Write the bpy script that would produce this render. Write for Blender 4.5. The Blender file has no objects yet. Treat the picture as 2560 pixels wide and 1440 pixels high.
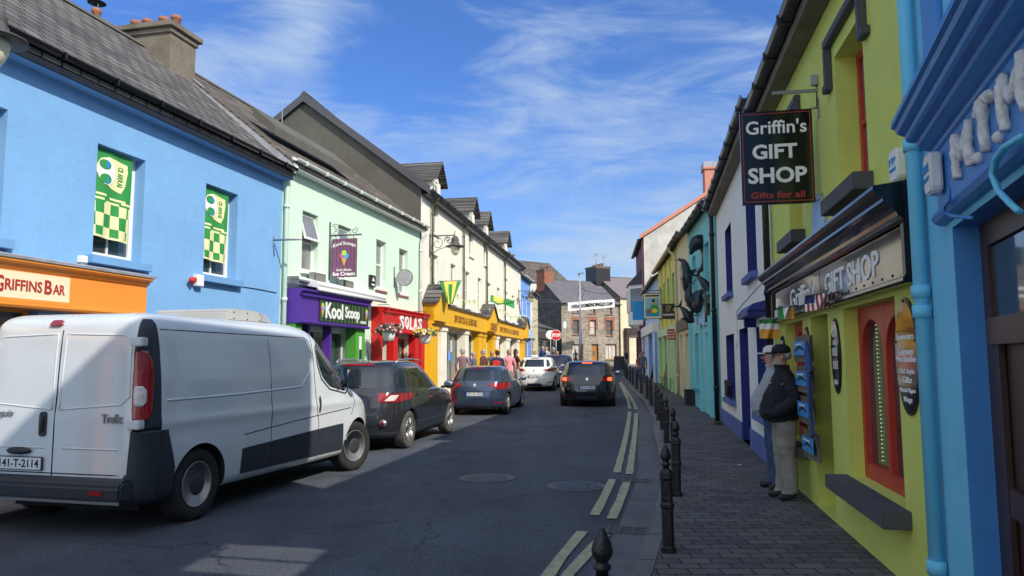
import bpy, bmesh, math, random
from mathutils import Vector, Matrix
from mathutils.bvhtree import BVHTree
random.seed(7)
S = bpy.context.scene
COL = S.collection
R = math.radians
# ------------------------------------------------------------------ camera
FPX = 1850.0; CAMH = 1.65; PITCH = math.atan(180/FPX); ROLL = 0.004
cd = bpy.data.cameras.new('camera'); cam = bpy.data.objects.new('camera', cd); COL.objects.link(cam)
cd.sensor_width = 36; cd.lens = 36*FPX/2560; cd.clip_end = 5000; cd.clip_start = 0.05
cam.matrix_world = Matrix.Translation((0, 0, CAMH)) @ Matrix.Rotation(math.pi/2+PITCH, 4, 'X') @ Matrix.Rotation(-ROLL, 4, 'Z')
S.camera = cam
# ------------------------------------------------------------------ light
SUN_EL = R(37.5); SUN_AZ = R(135)
sl = bpy.data.lights.new('sun', 'SUN'); sl.energy = 4.6; sl.angle = R(0.55); sl.color = (1, .93, .82)
so = bpy.data.objects.new('sun', sl); COL.objects.link(so)
sd = Vector((math.sin(SUN_AZ)*math.cos(SUN_EL), math.cos(SUN_AZ)*math.cos(SUN_EL), math.sin(SUN_EL)))
so.rotation_euler = sd.to_track_quat('Z', 'Y').to_euler(); so.location = sd*60
S.view_settings.view_transform = 'Standard'; S.view_settings.look = 'None'
S.view_settings.exposure = 0.0; S.view_settings.gamma = 1
W = bpy.data.worlds.new('World'); S.world = W; W.use_nodes = True
def world():
    nt = W.node_tree; N = nt.nodes; L = nt.links; N.clear()
    def n(t, **k):
        x = N.new(t)
        for a, b in k.items(): setattr(x, a, b)
        return x
    sky = n('ShaderNodeTexSky', sky_type='NISHITA', sun_disc=False, sun_elevation=SUN_EL, sun_rotation=SUN_AZ)
    sky.air_density = 1.25; sky.dust_density = .35; sky.ozone_density = 2.6
    tc = n('ShaderNodeTexCoord'); sep = n('ShaderNodeSeparateXYZ'); L.new(tc.outputs['Generated'], sep.inputs[0])
    def math_(op, a, b=None, c=None):
        m = n('ShaderNodeMath', operation=op)
        for i, v in enumerate((a, b, c)):
            if v is None: continue
            if isinstance(v, (int, float)): m.inputs[i].default_value = v
            else: L.new(v, m.inputs[i])
        return m.outputs[0]
    x, y, z = sep.outputs
    az = math_('ARCTAN2', x, y); el = math_('ARCSINE', z)
    def noise(rot, sc, scale, det, ro, dist, loc=(0, 0, 0)):
        cmb = n('ShaderNodeCombineXYZ'); L.new(az, cmb.inputs[0]); L.new(el, cmb.inputs[1])
        mp = n('ShaderNodeMapping'); L.new(cmb.outputs[0], mp.inputs[0]); mp.inputs['Rotation'].default_value = (0, 0, R(rot)); mp.inputs['Scale'].default_value = sc; mp.inputs['Location'].default_value = loc
        no = n('ShaderNodeTexNoise'); L.new(mp.outputs[0], no.inputs['Vector']); no.inputs['Scale'].default_value = scale; no.inputs['Detail'].default_value = det; no.inputs['Roughness'].default_value = ro; no.inputs['Distortion'].default_value = dist
        return no.outputs[0]
    def mr(v, a, b, c, d, sm=True):
        q = n('ShaderNodeMapRange'); q.interpolation_type = 'SMOOTHSTEP' if sm else 'LINEAR'; L.new(v, q.inputs[0])
        for i, t in enumerate((a, b, c, d)): q.inputs[i+1].default_value = t
        return q.outputs[0]
    def gauss(a0, e0, sa, se, amp):
        da = math_('MULTIPLY', math_('SUBTRACT', az, a0), 1/sa); de = math_('MULTIPLY', math_('SUBTRACT', el, e0), 1/se)
        r2 = math_('ADD', math_('MULTIPLY', da, da), math_('MULTIPLY', de, de)); return math_('MULTIPLY', math_('EXPONENT', math_('MULTIPLY', r2, -1)), amp)
    n1 = noise(-24, (1.0, 3.4, 1), 4.2, 10, .62, .9, (1.7, .3, 0)); n2 = noise(-30, (1, 2.0, 1), 1.6, 3, .5, .4, (4.1, 2.2, 0)); n3 = noise(-18, (1, 6, 1), 9, 6, .6, .6)
    v = math_('MULTIPLY_ADD', n2, .7, math_('MULTIPLY_ADD', n3, .22, n1))
    bias = mr(az, -.25, .45, -.03, .17)
    for gz in ((-.285, .405, .055, .065, .40), (-.36, .36, .05, .05, .20), (-.42, .34, .05, .05, .26), (-.02, .27, .16, .035, .15), (.17, .12, .22, .03, .16), (-.2, .32, .10, .03, .07), (.06, .40, .12, .06, .12)): bias = math_('ADD', bias, gauss(*gz))
    v = math_('ADD', v, bias)
    cl = math_('MULTIPLY', mr(v, .92, 1.42, 0, 1), .80)
    low = mr(el, 0, .30, .42, 0, False); cl = math_('ADD', cl, low)
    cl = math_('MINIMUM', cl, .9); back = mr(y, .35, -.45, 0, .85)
    tint = n('ShaderNodeVectorMath', operation='MULTIPLY'); L.new(sky.outputs[0], tint.inputs[0]); tint.inputs[1].default_value = (.62, .97, 1.66)
    mx = n('ShaderNodeMix', data_type='RGBA'); L.new(cl, mx.inputs[0]); L.new(tint.outputs[0], mx.inputs[6]); mx.inputs[7].default_value = (5.2, 6.6, 8.6, 1)
    mx2 = n('ShaderNodeMix', data_type='RGBA'); L.new(back, mx2.inputs[0]); L.new(mx.outputs[2], mx2.inputs[6]); mx2.inputs[7].default_value = (11.2, 12.4, 14.2, 1); mx = mx2   # unseen cirrus veil behind the camera, added to brighten the shaded walls
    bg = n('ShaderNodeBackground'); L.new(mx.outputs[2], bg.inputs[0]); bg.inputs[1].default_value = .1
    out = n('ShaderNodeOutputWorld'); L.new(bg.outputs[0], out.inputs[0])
world()
# ------------------------------------------------------------------ survey helpers: where a sight line of the photograph meets a known plane
GP = [(-60, 0), (22, 0), (30, .22), (36, .36), (58, .9), (76, 1.15), (400, 2)]
def g(y):
    for (a, b), (c, d) in zip(GP, GP[1:]):
        if y <= c: return b+(d-b)*max(0, (y-a))/(c-a)
    return 2.0
def ray(px, py):
    a = (px-1280)/FPX; b = (720-py)/FPX; c, s = math.cos(ROLL), math.sin(ROLL)
    a, b = a*c+b*s, -a*s+b*c
    return Vector((a, math.cos(PITCH)-b*math.sin(PITCH), math.sin(PITCH)+b*math.cos(PITCH)))
def gnd(px, py, off=0.0):
    d = ray(px, py); t = 1
    for i in range(80): t = (g(d.y*t)+off-CAMH)/d.z
    return Vector((d.x*t, d.y*t, CAMH+d.z*t))
def at(px, py, Y):
    d = ray(px, py); t = Y/d.y
    return Vector((d.x*t, Y, CAMH+d.z*t))
# ------------------------------------------------------------------ materials
def mat(name, col, rough=.75, metal=0, var=.12, vs=1.5, bump=0, bs=30, spec=.5, coat=0, emit=None, es=0, streak=1.0, grime=0):
    m = bpy.data.materials.new(name); m.use_nodes = True; nt = m.node_tree; N = nt.nodes; L = nt.links
    p = N['Principled BSDF']; p.inputs['Roughness'].default_value = rough; p.inputs['Metallic'].default_value = metal
    p.inputs['Specular IOR Level'].default_value = spec; p.inputs['Coat Weight'].default_value = coat; p.inputs['Coat Roughness'].default_value = .04
    tc = N.new('ShaderNodeTexCoord'); mp = N.new('ShaderNodeMapping'); mp.inputs['Scale'].default_value = (1, 1, 1/streak); L.new(tc.outputs['Object'], mp.inputs[0])
    c2 = [max(0, c*(1-var)) for c in col]; c1 = [min(1, c*(1+var*.5)) for c in col]
    no = N.new('ShaderNodeTexNoise'); no.inputs['Scale'].default_value = vs; no.inputs['Detail'].default_value = 6; no.inputs['Roughness'].default_value = .65
    L.new(mp.outputs[0], no.inputs['Vector'])
    rp = N.new('ShaderNodeValToRGB'); L.new(no.outputs[0], rp.inputs[0])
    rp.color_ramp.elements[0].position = .3; rp.color_ramp.elements[1].position = .7
    rp.color_ramp.elements[0].color = (*c2, 1); rp.color_ramp.elements[1].color = (*c1, 1)
    last = rp.outputs[0]
    if grime:
        n3 = N.new('ShaderNodeTexNoise'); n3.inputs['Scale'].default_value = 5; n3.inputs['Detail'].default_value = 9; n3.inputs['Roughness'].default_value = .75
        mp3 = N.new('ShaderNodeMapping'); mp3.inputs['Scale'].default_value = (1.6, 1.6, .22); L.new(tc.outputs['Object'], mp3.inputs[0]); L.new(mp3.outputs[0], n3.inputs['Vector'])
        mr = N.new('ShaderNodeMapRange'); L.new(n3.outputs[0], mr.inputs[0]); mr.inputs[1].default_value = .55; mr.inputs[2].default_value = .8; mr.inputs[4].default_value = grime
        mx = N.new('ShaderNodeMix'); mx.data_type = 'RGBA'; L.new(mr.outputs[0], mx.inputs[0]); L.new(last, mx.inputs[6]); mx.inputs[7].default_value = (col[0]*.45, col[1]*.42, col[2]*.36, 1)
        last = mx.outputs[2]
    L.new(last, p.inputs['Base Color'])
    if bump:
        nb = N.new('ShaderNodeTexNoise'); nb.inputs['Scale'].default_value = bs; nb.inputs['Detail'].default_value = 4; L.new(tc.outputs['Object'], nb.inputs['Vector'])
        b = N.new('ShaderNodeBump'); b.inputs['Strength'].default_value = bump; b.inputs['Distance'].default_value = .02; L.new(nb.outputs[0], b.inputs['Height']); L.new(b.outputs[0], p.inputs['Normal'])
    if emit: p.inputs['Emission Color'].default_value = (*emit, 1); p.inputs['Emission Strength'].default_value = es
    return m
def brickmat(name, c1, c2, cm, bw, bh, mortar=.01, rough=.9, axes='xz', zk=1.0, offs=.5, bump=.6, vary=.4, distort=0, sq=1):
    m = bpy.data.materials.new(name); m.use_nodes = True; nt = m.node_tree; N = nt.nodes; L = nt.links
    p = N['Principled BSDF']; p.inputs['Roughness'].default_value = rough; p.inputs['Specular IOR Level'].default_value = .35
    tc = N.new('ShaderNodeTexCoord'); sp = N.new('ShaderNodeSeparateXYZ'); src = tc.outputs['Object']
    if distort:
        nd = N.new('ShaderNodeTexNoise'); nd.inputs['Scale'].default_value = 2.2; nd.inputs['Detail'].default_value = 3; L.new(src, nd.inputs['Vector'])
        sub = N.new('ShaderNodeVectorMath'); sub.operation = 'SUBTRACT'; L.new(nd.outputs['Color'], sub.inputs[0]); sub.inputs[1].default_value = (.5, .5, .5)
        ml = N.new('ShaderNodeVectorMath'); ml.operation = 'SCALE'; L.new(sub.outputs[0], ml.inputs[0]); ml.inputs['Scale'].default_value = distort
        ad = N.new('ShaderNodeVectorMath'); ad.operation = 'ADD'; L.new(src, ad.inputs[0]); L.new(ml.outputs[0], ad.inputs[1]); src = ad.outputs[0]
    L.new(src, sp.inputs[0]); cb = N.new('ShaderNodeCombineXYZ')
    idx = {'x': 0, 'y': 1, 'z': 2}
    L.new(sp.outputs[idx[axes[0]]], cb.inputs[0])
    mz = N.new('ShaderNodeMath'); mz.operation = 'MULTIPLY'; mz.inputs[1].default_value = zk; L.new(sp.outputs[idx[axes[1]]], mz.inputs[0]); L.new(mz.outputs[0], cb.inputs[1])
    bt = N.new('ShaderNodeTexBrick'); L.new(cb.outputs[0], bt.inputs['Vector']); bt.offset = offs; bt.squash = sq
    bt.inputs['Color1'].default_value = (*c1, 1); bt.inputs['Color2'].default_value = (*c2, 1); bt.inputs['Mortar'].default_value = (*cm, 1)
    bt.inputs['Scale'].default_value = 1; bt.inputs['Brick Width'].default_value = bw; bt.inputs['Row Height'].default_value = bh; bt.inputs['Mortar Size'].default_value = mortar; bt.inputs['Mortar Smooth'].default_value = .3
    no = N.new('ShaderNodeTexNoise'); no.inputs['Scale'].default_value = 1.3; no.inputs['Detail'].default_value = 8; no.inputs['Roughness'].default_value = .7; L.new(tc.outputs['Object'], no.inputs['Vector'])
    mr = N.new('ShaderNodeMapRange'); L.new(no.outputs[0], mr.inputs[0]); mr.inputs[1].default_value = .25; mr.inputs[2].default_value = .75; mr.inputs[3].default_value = 1-vary; mr.inputs[4].default_value = 1+vary*.6
    mu = N.new('ShaderNodeVectorMath'); mu.operation = 'SCALE'; L.new(bt.outputs['Color'], mu.inputs[0]); L.new(mr.outputs[0], mu.inputs['Scale'])
    L.new(mu.outputs[0], p.inputs['Base Color'])
    nf = N.new('ShaderNodeTexNoise'); nf.inputs['Scale'].default_value = 60; nf.inputs['Detail'].default_value = 3; L.new(tc.outputs['Object'], nf.inputs['Vector'])
    hs = N.new('ShaderNodeMath'); hs.operation = 'MULTIPLY_ADD'; L.new(bt.outputs['Fac'], hs.inputs[0]); hs.inputs[1].default_value = -1.0; L.new(nf.outputs[0], hs.inputs[2])
    b = N.new('ShaderNodeBump'); b.inputs['Strength'].default_value = bump; b.inputs['Distance'].default_value = .012; L.new(hs.outputs[0], b.inputs['Height']); L.new(b.outputs[0], p.inputs['Normal'])
    return m
def asphalt():
    m = bpy.data.materials.new('asphalt'); m.use_nodes = True; N = m.node_tree.nodes; L = m.node_tree.links; p = N['Principled BSDF']
    tc = N.new('ShaderNodeTexCoord')
    def noise(sc, det, ro=.6, vec=None):
        n = N.new('ShaderNodeTexNoise'); n.inputs['Scale'].default_value = sc; n.inputs['Detail'].default_value = det; n.inputs['Roughness'].default_value = ro; L.new(vec or tc.outputs['Object'], n.inputs['Vector']); return n.outputs[0]
    mp = N.new('ShaderNodeMapping'); mp.inputs['Rotation'].default_value = (0, 0, R(9)); mp.inputs['Scale'].default_value = (1, .12, 1); L.new(tc.outputs['Object'], mp.inputs[0])
    a = noise(.9, 6, .65); t = noise(1.1, 3, .5, mp.outputs[0]); f = noise(85, 3, .8)
    vo = N.new('ShaderNodeTexVoronoi'); vo.inputs['Scale'].default_value = 42; L.new(tc.outputs['Object'], vo.inputs['Vector'])
    def mr(v, a0, a1, b0, b1):
        n = N.new('ShaderNodeMapRange'); L.new(v, n.inputs[0]); n.inputs[1].default_value = a0; n.inputs[2].default_value = a1; n.inputs[3].default_value = b0; n.inputs[4].default_value = b1; return n.outputs[0]
    def mul(u, v):
        n = N.new('ShaderNodeMath'); n.operation = 'MULTIPLY'; L.new(u, n.inputs[0]); L.new(v, n.inputs[1]); return n.outputs[0]
    k = mul(mul(mr(a, .3, .7, .8, 1.15), mr(t, .3, .7, .82, 1.2)), mul(mr(f, .3, .7, .55, 1.45), mr(vo.outputs['Distance'], .0, .5, 1.45, .7)))
    # cracks: edges of large distorted cells, broken up by noise; dark oily blotches
    dn = N.new('ShaderNodeTexNoise'); dn.inputs['Scale'].default_value = 1.7; dn.inputs['Detail'].default_value = 6; L.new(tc.outputs['Object'], dn.inputs['Vector'])
    dv = N.new('ShaderNodeVectorMath'); dv.operation = 'MULTIPLY_ADD'; L.new(dn.outputs['Color'], dv.inputs[0]); dv.inputs[1].default_value = (1.1, 1.1, 0); L.new(tc.outputs['Object'], dv.inputs[2])
    cv = N.new('ShaderNodeTexVoronoi'); cv.feature = 'DISTANCE_TO_EDGE'; cv.inputs['Scale'].default_value = .33; L.new(dv.outputs[0], cv.inputs['Vector'])
    line = mr(cv.outputs['Distance'], .002, .007, .45, 1.0); brk = mr(noise(.5, 2), .47, .55, 0, 1)
    cm_ = N.new('ShaderNodeMix'); cm_.data_type = 'FLOAT'; L.new(brk, cm_.inputs[0]); cm_.inputs[2].default_value = 1.0; L.new(line, cm_.inputs[3]); k = mul(k, cm_.outputs[0])
    k = mul(k, mr(noise(2.6, 3, .5), .62, .74, 1.0, .72)); k = mul(k, mr(noise(.23, 1, .4), .5, .53, 1.0, 1.13))
    sc = N.new('ShaderNodeVectorMath'); sc.operation = 'SCALE'; sc.inputs[0].default_value = (.086, .096, .116); L.new(k, sc.inputs['Scale']); L.new(sc.outputs[0], p.inputs['Base Color'])
    p.inputs['Roughness'].default_value = .85; p.inputs['Specular IOR Level'].default_value = .3
    b = N.new('ShaderNodeBump'); b.inputs['Strength'].default_value = .55; b.inputs['Distance'].default_value = .01; L.new(f, b.inputs['Height']); L.new(b.outputs[0], p.inputs['Normal'])
    return m
def glassmat(name, col=(.03, .035, .04), rough=.04, var=.5, vs=1.2):
    m = mat(name, col, rough=rough, var=var, vs=vs, spec=1.0); m.node_tree.nodes['Principled BSDF'].inputs['IOR'].default_value = 1.6
    return m
M = {}
def mk():
    M['asphalt'] = asphalt(); M['unitgrey'] = mat('unit_grey', (.46, .46, .44), .5, var=.12, grime=.2)
    M['kerbstone'] = brickmat('kerbstone', (.20, .195, .185), (.165, .16, .155), (.05, .05, .048), .9, 40, .012, axes='yx', offs=0, bump=.4, vary=.4)
    M['concrete'] = mat('concrete', (.20, .195, .185), .9, var=.3, vs=3, bump=.3, bs=60)
    M['channel'] = mat('channel_concrete', (.13, .125, .13), .85, var=.35, vs=2, bump=.25, bs=70)
    M['pavers'] = brickmat('pavers', (.165, .155, .148), (.095, .092, .094), (.025, .025, .025), .25, .155, .008, axes='xy', bump=.7, vary=.35)
    M['left_paving'] = brickmat('left_paving', (.25, .24, .22), (.2, .2, .19), (.08, .08, .075), .45, .45, .008, axes='xy')
    M['yellow_line'] = mat('yellow_line', (.43, .40, .25), .8, var=.35, vs=9, bump=.3, bs=60, grime=.5)
    M['blue_wall'] = mat('blue_wall', (.20, .42, .71), .88, var=.09, vs=.9, bump=.35, bs=11, grime=.32)
    M['blue_trim'] = mat('blue_trim', (.16, .35, .62), .7, var=.06)
    M['mint'] = mat('mint_wall', (.64, .81, .66), .88, var=.06, bump=.25, bs=12, grime=.2)
    M['cream'] = mat('cream_wall', (.85, .82, .69), .88, var=.10, vs=1.2, bump=.2, bs=14, grime=.12)
    M['darkrender'] = mat('dark_render', (.115, .11, .09), .95, var=.25, vs=.9, bump=.5, bs=40)
    M['white'] = mat('white_paint', (.80, .80, .78), .5, var=.05)
    M['whitewall'] = mat('white_wall', (.84, .83, .75), .85, var=.05, bump=.15, bs=12, grime=.1)
    M['navy'] = mat('navy_paint', (.012, .022, .19), .55, var=.1)
    M['plinth_blue'] = mat('plinth_blue', (.10, .15, .38), .8, var=.15, bump=.2, bs=15)
    M['lime'] = mat('lime_wall', (.64, .70, .15), .85, var=.1, vs=1.1, bump=.22, bs=10, grime=.12)
    M['red_timber'] = mat('red_timber', (.50, .045, .028), .45, var=.12)
    M['black'] = mat('black_paint', (.012, .012, .014), .35, var=.2)
    M['black_gloss'] = mat('black_gloss', (.008, .008, .01), .12, var=.2, spec=.8)
    M['greysill'] = mat('grey_sill', (.075, .078, .09), .7, var=.15, bump=.15)
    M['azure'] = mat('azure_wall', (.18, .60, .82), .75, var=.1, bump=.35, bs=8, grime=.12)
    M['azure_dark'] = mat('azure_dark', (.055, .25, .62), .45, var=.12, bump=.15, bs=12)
    M['timber'] = mat('dark_timber', (.05, .022, .02), .45, var=.35, vs=3, streak=8)
    M['turq'] = mat('turquoise_wall', (.22, .62, .66), .8, var=.08, bump=.2, bs=10)
    M['turq_dark'] = mat('turquoise_dark', (.05, .34, .42), .6, var=.1)
    M['cream2'] = mat('pale_cream_wall', (.66, .60, .40), .85, var=.1, bump=.2)
    M['green_wall'] = mat('green_wall', (.25, .52, .22), .8, var=.1, bump=.2)
    M['yellow_paint'] = mat('yellow_paint', (.70, .58, .10), .7, var=.08)
    M['pale_green'] = mat('pale_green', (.55, .68, .40), .8, var=.1)
    M['green_paint'] = mat('green_paint', (.06, .27, .08), .55, var=.1)
    M['paleblue'] = mat('pale_blue_wall', (.42, .60, .85), .8, var=.08)
    M['skyblue'] = mat('sky_blue_wall', (.18, .38, .85), .8, var=.08)
    M['purplebrown'] = mat('purple_brown', (.22, .09, .10), .8, var=.15)
    M['gable_white'] = mat('weathered_white', (.62, .60, .54), .92, var=.3, vs=.8, bump=.3, grime=.55)
    M['salmon'] = mat('salmon_paint', (.60, .25, .17), .8, var=.12)
    M['orange'] = mat('orange_paint', (.85, .30, .045), .45, var=.05)
    M['signcream'] = mat('sign_cream', (.82, .74, .50), .6, var=.04)
    M['signred'] = mat('sign_letter_red', (.42, .035, .025), .5)
    M['purple'] = mat('purple_paint', (.09, .035, .30), .45, var=.06)
    M['panelblack'] = mat('panel_black', (.03, .03, .035), .3)
    M['stripe_green'] = mat('stripe_green', (.05, .13, .035), .4)
    M['letterwhite'] = mat('letter_white', (.85, .85, .82), .45, var=.02)
    M['shop_green'] = mat('shop_green', (.09, .36, .05), .45, var=.08)
    M['shop_red'] = mat('shop_red', (.62, .018, .018), .4, var=.08)
    M['shop_yellow'] = mat('shop_yellow', (.86, .47, .012), .45, var=.06)
    M['gold'] = mat('gold_lettering', (.30, .13, .01), .4)
    M['slate'] = brickmat('slate_roof', (.17, .16, .15), (.085, .082, .08), (.02, .02, .02), .34, .24, .02, zk=1.45, bump=.9, vary=.35)
    M['slate_brown'] = brickmat('slate_brown', (.19, .16, .13), (.10, .085, .07), (.03, .028, .025), .36, .24, .02, zk=1.45, bump=.9, vary=.45)
    M['slate_far'] = brickmat('slate_far', (.16, .15, .165), (.13, .12, .135), (.09, .085, .09), .4, .25, .01, zk=1.4, bump=.3, vary=.15)
    M['slate_purple'] = mat('slate_purple', (.20, .165, .175), .85, var=.15, vs=3, bump=.4)
    M['stone'] = brickmat('rubble_stone', (.52, .44, .33), (.33, .28, .22), (.17, .15, .125), .42, .13, .014, zk=1, bump=1, vary=.5, distort=.25)
    M['stone_shaded'] = brickmat('rubble_stone_shaded', (.16, .14, .12), (.10, .09, .08), (.05, .045, .04), .42, .13, .014, axes='yz', bump=1, vary=.5, distort=.25)  # same rubble stone darkened: shade of the gable put into the colour
    M['brick'] = brickmat('red_brick', (.42, .14, .07), (.34, .11, .06), (.25, .2, .16), .22, .075, .01)
    M['chimney'] = mat('chimney_render', (.20, .17, .13), .95, var=.35, vs=2.5, bump=.6, bs=35, grime=.45)
    M['terracotta'] = mat('terracotta', (.34, .14, .08), .8, var=.25, vs=6)
    M['lead'] = mat('lead_flashing', (.38, .39, .42), .55, var=.3, vs=6, grime=.3)
    M['pvcwhite'] = mat('gutter_white', (.72, .76, .70), .5, var=.1)
    M['metal'] = mat('grey_metal', (.30, .31, .32), .45, metal=.6)
    M['pipebrown'] = mat('pipe_brown', (.12, .10, .065), .6, var=.2)
    M['coveriron'] = mat('cover_iron', (.11, .115, .12), .5, metal=.4, var=.7, vs=30, bump=.5, bs=50)
    M['iron'] = mat('cast_iron', (.09, .085, .08), .6, var=.5, vs=20, bump=.4, bs=60)
    M['glass'] = glassmat('window_glass', (.05, .06, .065), .05)
    M['glass_grey'] = glassmat('window_glass_blind', (.22, .22, .21), .15, var=.3)
    M['curtain'] = mat('net_curtain', (.55, .54, .50), .6, var=.3, vs=7, streak=6)
    M['wood'] = mat('varnished_wood', (.42, .17, .03), .4, var=.2, streak=6, vs=4)
    M['bronze'] = mat('dark_bronze', (.035, .045, .05), .38, metal=.5, var=.3, vs=4, bump=.15)
    M['skin'] = mat('skin', (.52, .28, .20), .6, var=.08)
    M['flaggreen'] = mat('flag_green', (.03, .27, .06), .7, var=.05)
    M['flaggold'] = mat('flag_gold', (.85, .62, .10), .7, var=.05)
    M['flagcream'] = mat('flag_cream', (.80, .78, .40), .7, var=.05)
    M['flagwhite'] = mat('flag_white', (.82, .82, .80), .7, var=.03)
    M['flagred'] = mat('flag_red', (.45, .03, .05), .7); M['flagblue'] = mat('flag_blue', (.02, .035, .20), .7); M['flagorange'] = mat('flag_orange', (.75, .35, .04), .7)
    M['stopred'] = mat('stop_red', (.60, .02, .02), .4)
    M['tarp_blue'] = mat('print_blue', (.02, .28, .62), .6, var=.2, vs=6)
    M['canvas'] = mat('canvas_brown', (.16, .13, .10), .8, var=.3, vs=5)
    M['lampglass'] = mat('lamp_glass', (.75, .72, .50), .2, var=.1)
mk()
# ------------------------------------------------------------------ mesh kit
class MB:
    def __init__(s): s.v = []; s.f = []; s.mi = []; s.sm = []; s.mats = []
    def _m(s, m):
        if m is None: return 0
        if m not in s.mats: s.mats.append(m)
        return s.mats.index(m)
    def add(s, vs, fs, m=None, smooth=False):
        b = len(s.v); s.v += [tuple(v) for v in vs]; k = s._m(m)
        for f in fs: s.f.append([b+i for i in f]); s.mi.append(k); s.sm.append(smooth)
    def quad(s, a, b, c, d, m=None): s.add([a, b, c, d], [(0, 1, 2, 3)], m)
    def box(s, x0, x1, y0, y1, z0, z1, m=None, T=None):
        vs = [Vector(p) for p in ((x0, y0, z0), (x1, y0, z0), (x1, y1, z0), (x0, y1, z0), (x0, y0, z1), (x1, y0, z1), (x1, y1, z1), (x0, y1, z1))]
        if T is not None: vs = [T @ v for v in vs]
        s.add(vs, [(0, 3, 2, 1), (4, 5, 6, 7), (0, 1, 5, 4), (1, 2, 6, 5), (2, 3, 7, 6), (3, 0, 4, 7)], m)
    def prism(s, poly, a, b, axis='y', m=None, T=None):
        """poly in the two other axes, extruded from a to b along axis"""
        def P(p, t):
            v = {'x': (t, p[0], p[1]), 'y': (p[0], t, p[1]), 'z': (p[0], p[1], t)}[axis]; v = Vector(v)
            return T @ v if T is not None else v
        n = len(poly); vs = [P(p, a) for p in poly]+[P(p, b) for p in poly]
        fs = [tuple(range(n)), tuple(range(2*n-1, n-1, -1))]+[(i, i+n, (i+1) % n+n, (i+1) % n) for i in range(n)]
        s.add(vs, fs, m)
    def tube(s, pts, r, n=10, m=None, close=True, smooth=True):
        pts = [Vector(p) for p in pts]; rr = r if isinstance(r, (list, tuple)) else [r]*len(pts); vs = []; fs = []
        up = None
        for i, p in enumerate(pts):
            d = (pts[min(i+1, len(pts)-1)]-pts[max(i-1, 0)]).normalized()
            if up is None: up = Vector((0, 0, 1)) if abs(d.z) < .9 else Vector((1, 0, 0))
            a = d.cross(up); a = a.normalized() if a.length > 1e-5 else Vector((1, 0, 0)); b = a.cross(d).normalized(); up = b
            for k in range(n):
                t = 2*math.pi*k/n; vs.append(p+(a*math.cos(t)+b*math.sin(t))*rr[i])
        for i in range(len(pts)-1):
            for k in range(n): fs.append((i*n+k, i*n+(k+1) % n, (i+1)*n+(k+1) % n, (i+1)*n+k))
        if close: fs.append(tuple(range(n-1, -1, -1))); fs.append(tuple(range((len(pts)-1)*n, len(pts)*n)))
        s.add(vs, fs, m, smooth)
    def lathe(s, prof, c=(0, 0, 0), n=20, m=None, T=None, smooth=True):
        vs = []; fs = []; c = Vector(c)
        for r, z in prof:
            for k in range(n):
                t = 2*math.pi*k/n; v = Vector((r*math.cos(t), r*math.sin(t), z)); v = (T @ v) if T is not None else v; vs.append(v+c)
        for i in range(len(prof)-1):
            for k in range(n): fs.append((i*n+k, i*n+(k+1) % n, (i+1)*n+(k+1) % n, (i+1)*n+k))
        fs.append(tuple(range(n-1, -1, -1))); fs.append(tuple(range((len(prof)-1)*n, len(prof)*n)))
        s.add(vs, fs, m, smooth)
    def ball(s, c, rx, ry=None, rz=None, n=14, m=None, T=None):
        ry = ry or rx; rz = rz or rx; vs = []; fs = []; c = Vector(c); h = n//2
        for i in range(h+1):
            a = math.pi*i/h-math.pi/2
            for k in range(n):
                t = 2*math.pi*k/n; v = Vector((rx*math.cos(a)*math.cos(t), ry*math.cos(a)*math.sin(t), rz*math.sin(a))); v = T @ v if T is not None else v; vs.append(c+v)
        for i in range(h):
            for k in range(n): fs.append((i*n+k, i*n+(k+1) % n, (i+1)*n+(k+1) % n, (i+1)*n+k))
        s.add(vs, fs, m, True)
    def build(s, name, m=None, parent=None, org=(0, 0, 0), bevel=0, loc=None):
        me = bpy.data.meshes.new(name); o3 = Vector(org)
        me.from_pydata([Vector(v)-o3 for v in s.v], [], s.f)
        mats = s.mats or [m]
        for x in mats: me.materials.append(M[x] if isinstance(x, str) else x)
        for p, k, sm in zip(me.polygons, s.mi, s.sm): p.material_index = k; p.use_smooth = sm
        me.validate(); me.update()
        bm = bmesh.new(); bm.from_mesh(me)
        bmesh.ops.remove_doubles(bm, verts=bm.verts, dist=1e-5)
        bmesh.ops.recalc_face_normals(bm, faces=bm.faces)
        if bevel:
            es = [e for e in bm.edges if len(e.link_faces) == 2 and e.calc_face_angle(0) > .6]
            bmesh.ops.bevel(bm, geom=es, offset=bevel, segments=2, affect='EDGES', clamp_overlap=True)
        bm.to_mesh(me); bm.free()
        o = bpy.data.objects.new(name, me); COL.objects.link(o)
        if parent: o.parent = parent
        if loc is not None: o.location = loc
        return o
def tag(o, label=None, cat=None, group=None, kind=None):
    if label: o['label'] = label
    if cat: o['category'] = cat
    if group: o['group'] = group
    if kind: o['kind'] = kind
    return o
def empty(name, loc, rz=0, label=None, cat=None, group=None):
    o = bpy.data.objects.new(name, None); COL.objects.link(o); o.location = loc; o.rotation_euler = (0, 0, rz); o.empty_display_size = .2
    return tag(o, label, cat, group)
def copy_tree(o, parent=None):
    c = o.copy(); COL.objects.link(c)
    if parent: c.parent = parent
    for ch in o.children: copy_tree(ch, c)
    return c
def textmesh(body, ext=.008, bold=0.0, shear=0.0, spacing=1.0, font_caps=False):
    cu = bpy.data.curves.new('lettering', 'FONT'); cu.body = body; cu.extrude = ext; cu.offset = bold; cu.shear = shear; cu.space_character = spacing; cu.resolution_u = 3
    cu.align_x = 'LEFT'
    ob = bpy.data.objects.new('lettering', cu); COL.objects.link(ob)
    dg = bpy.context.evaluated_depsgraph_get(); dg.update()
    me = bpy.data.meshes.new_from_object(ob.evaluated_get(dg)); bpy.data.objects.remove(ob)
    return me
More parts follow.
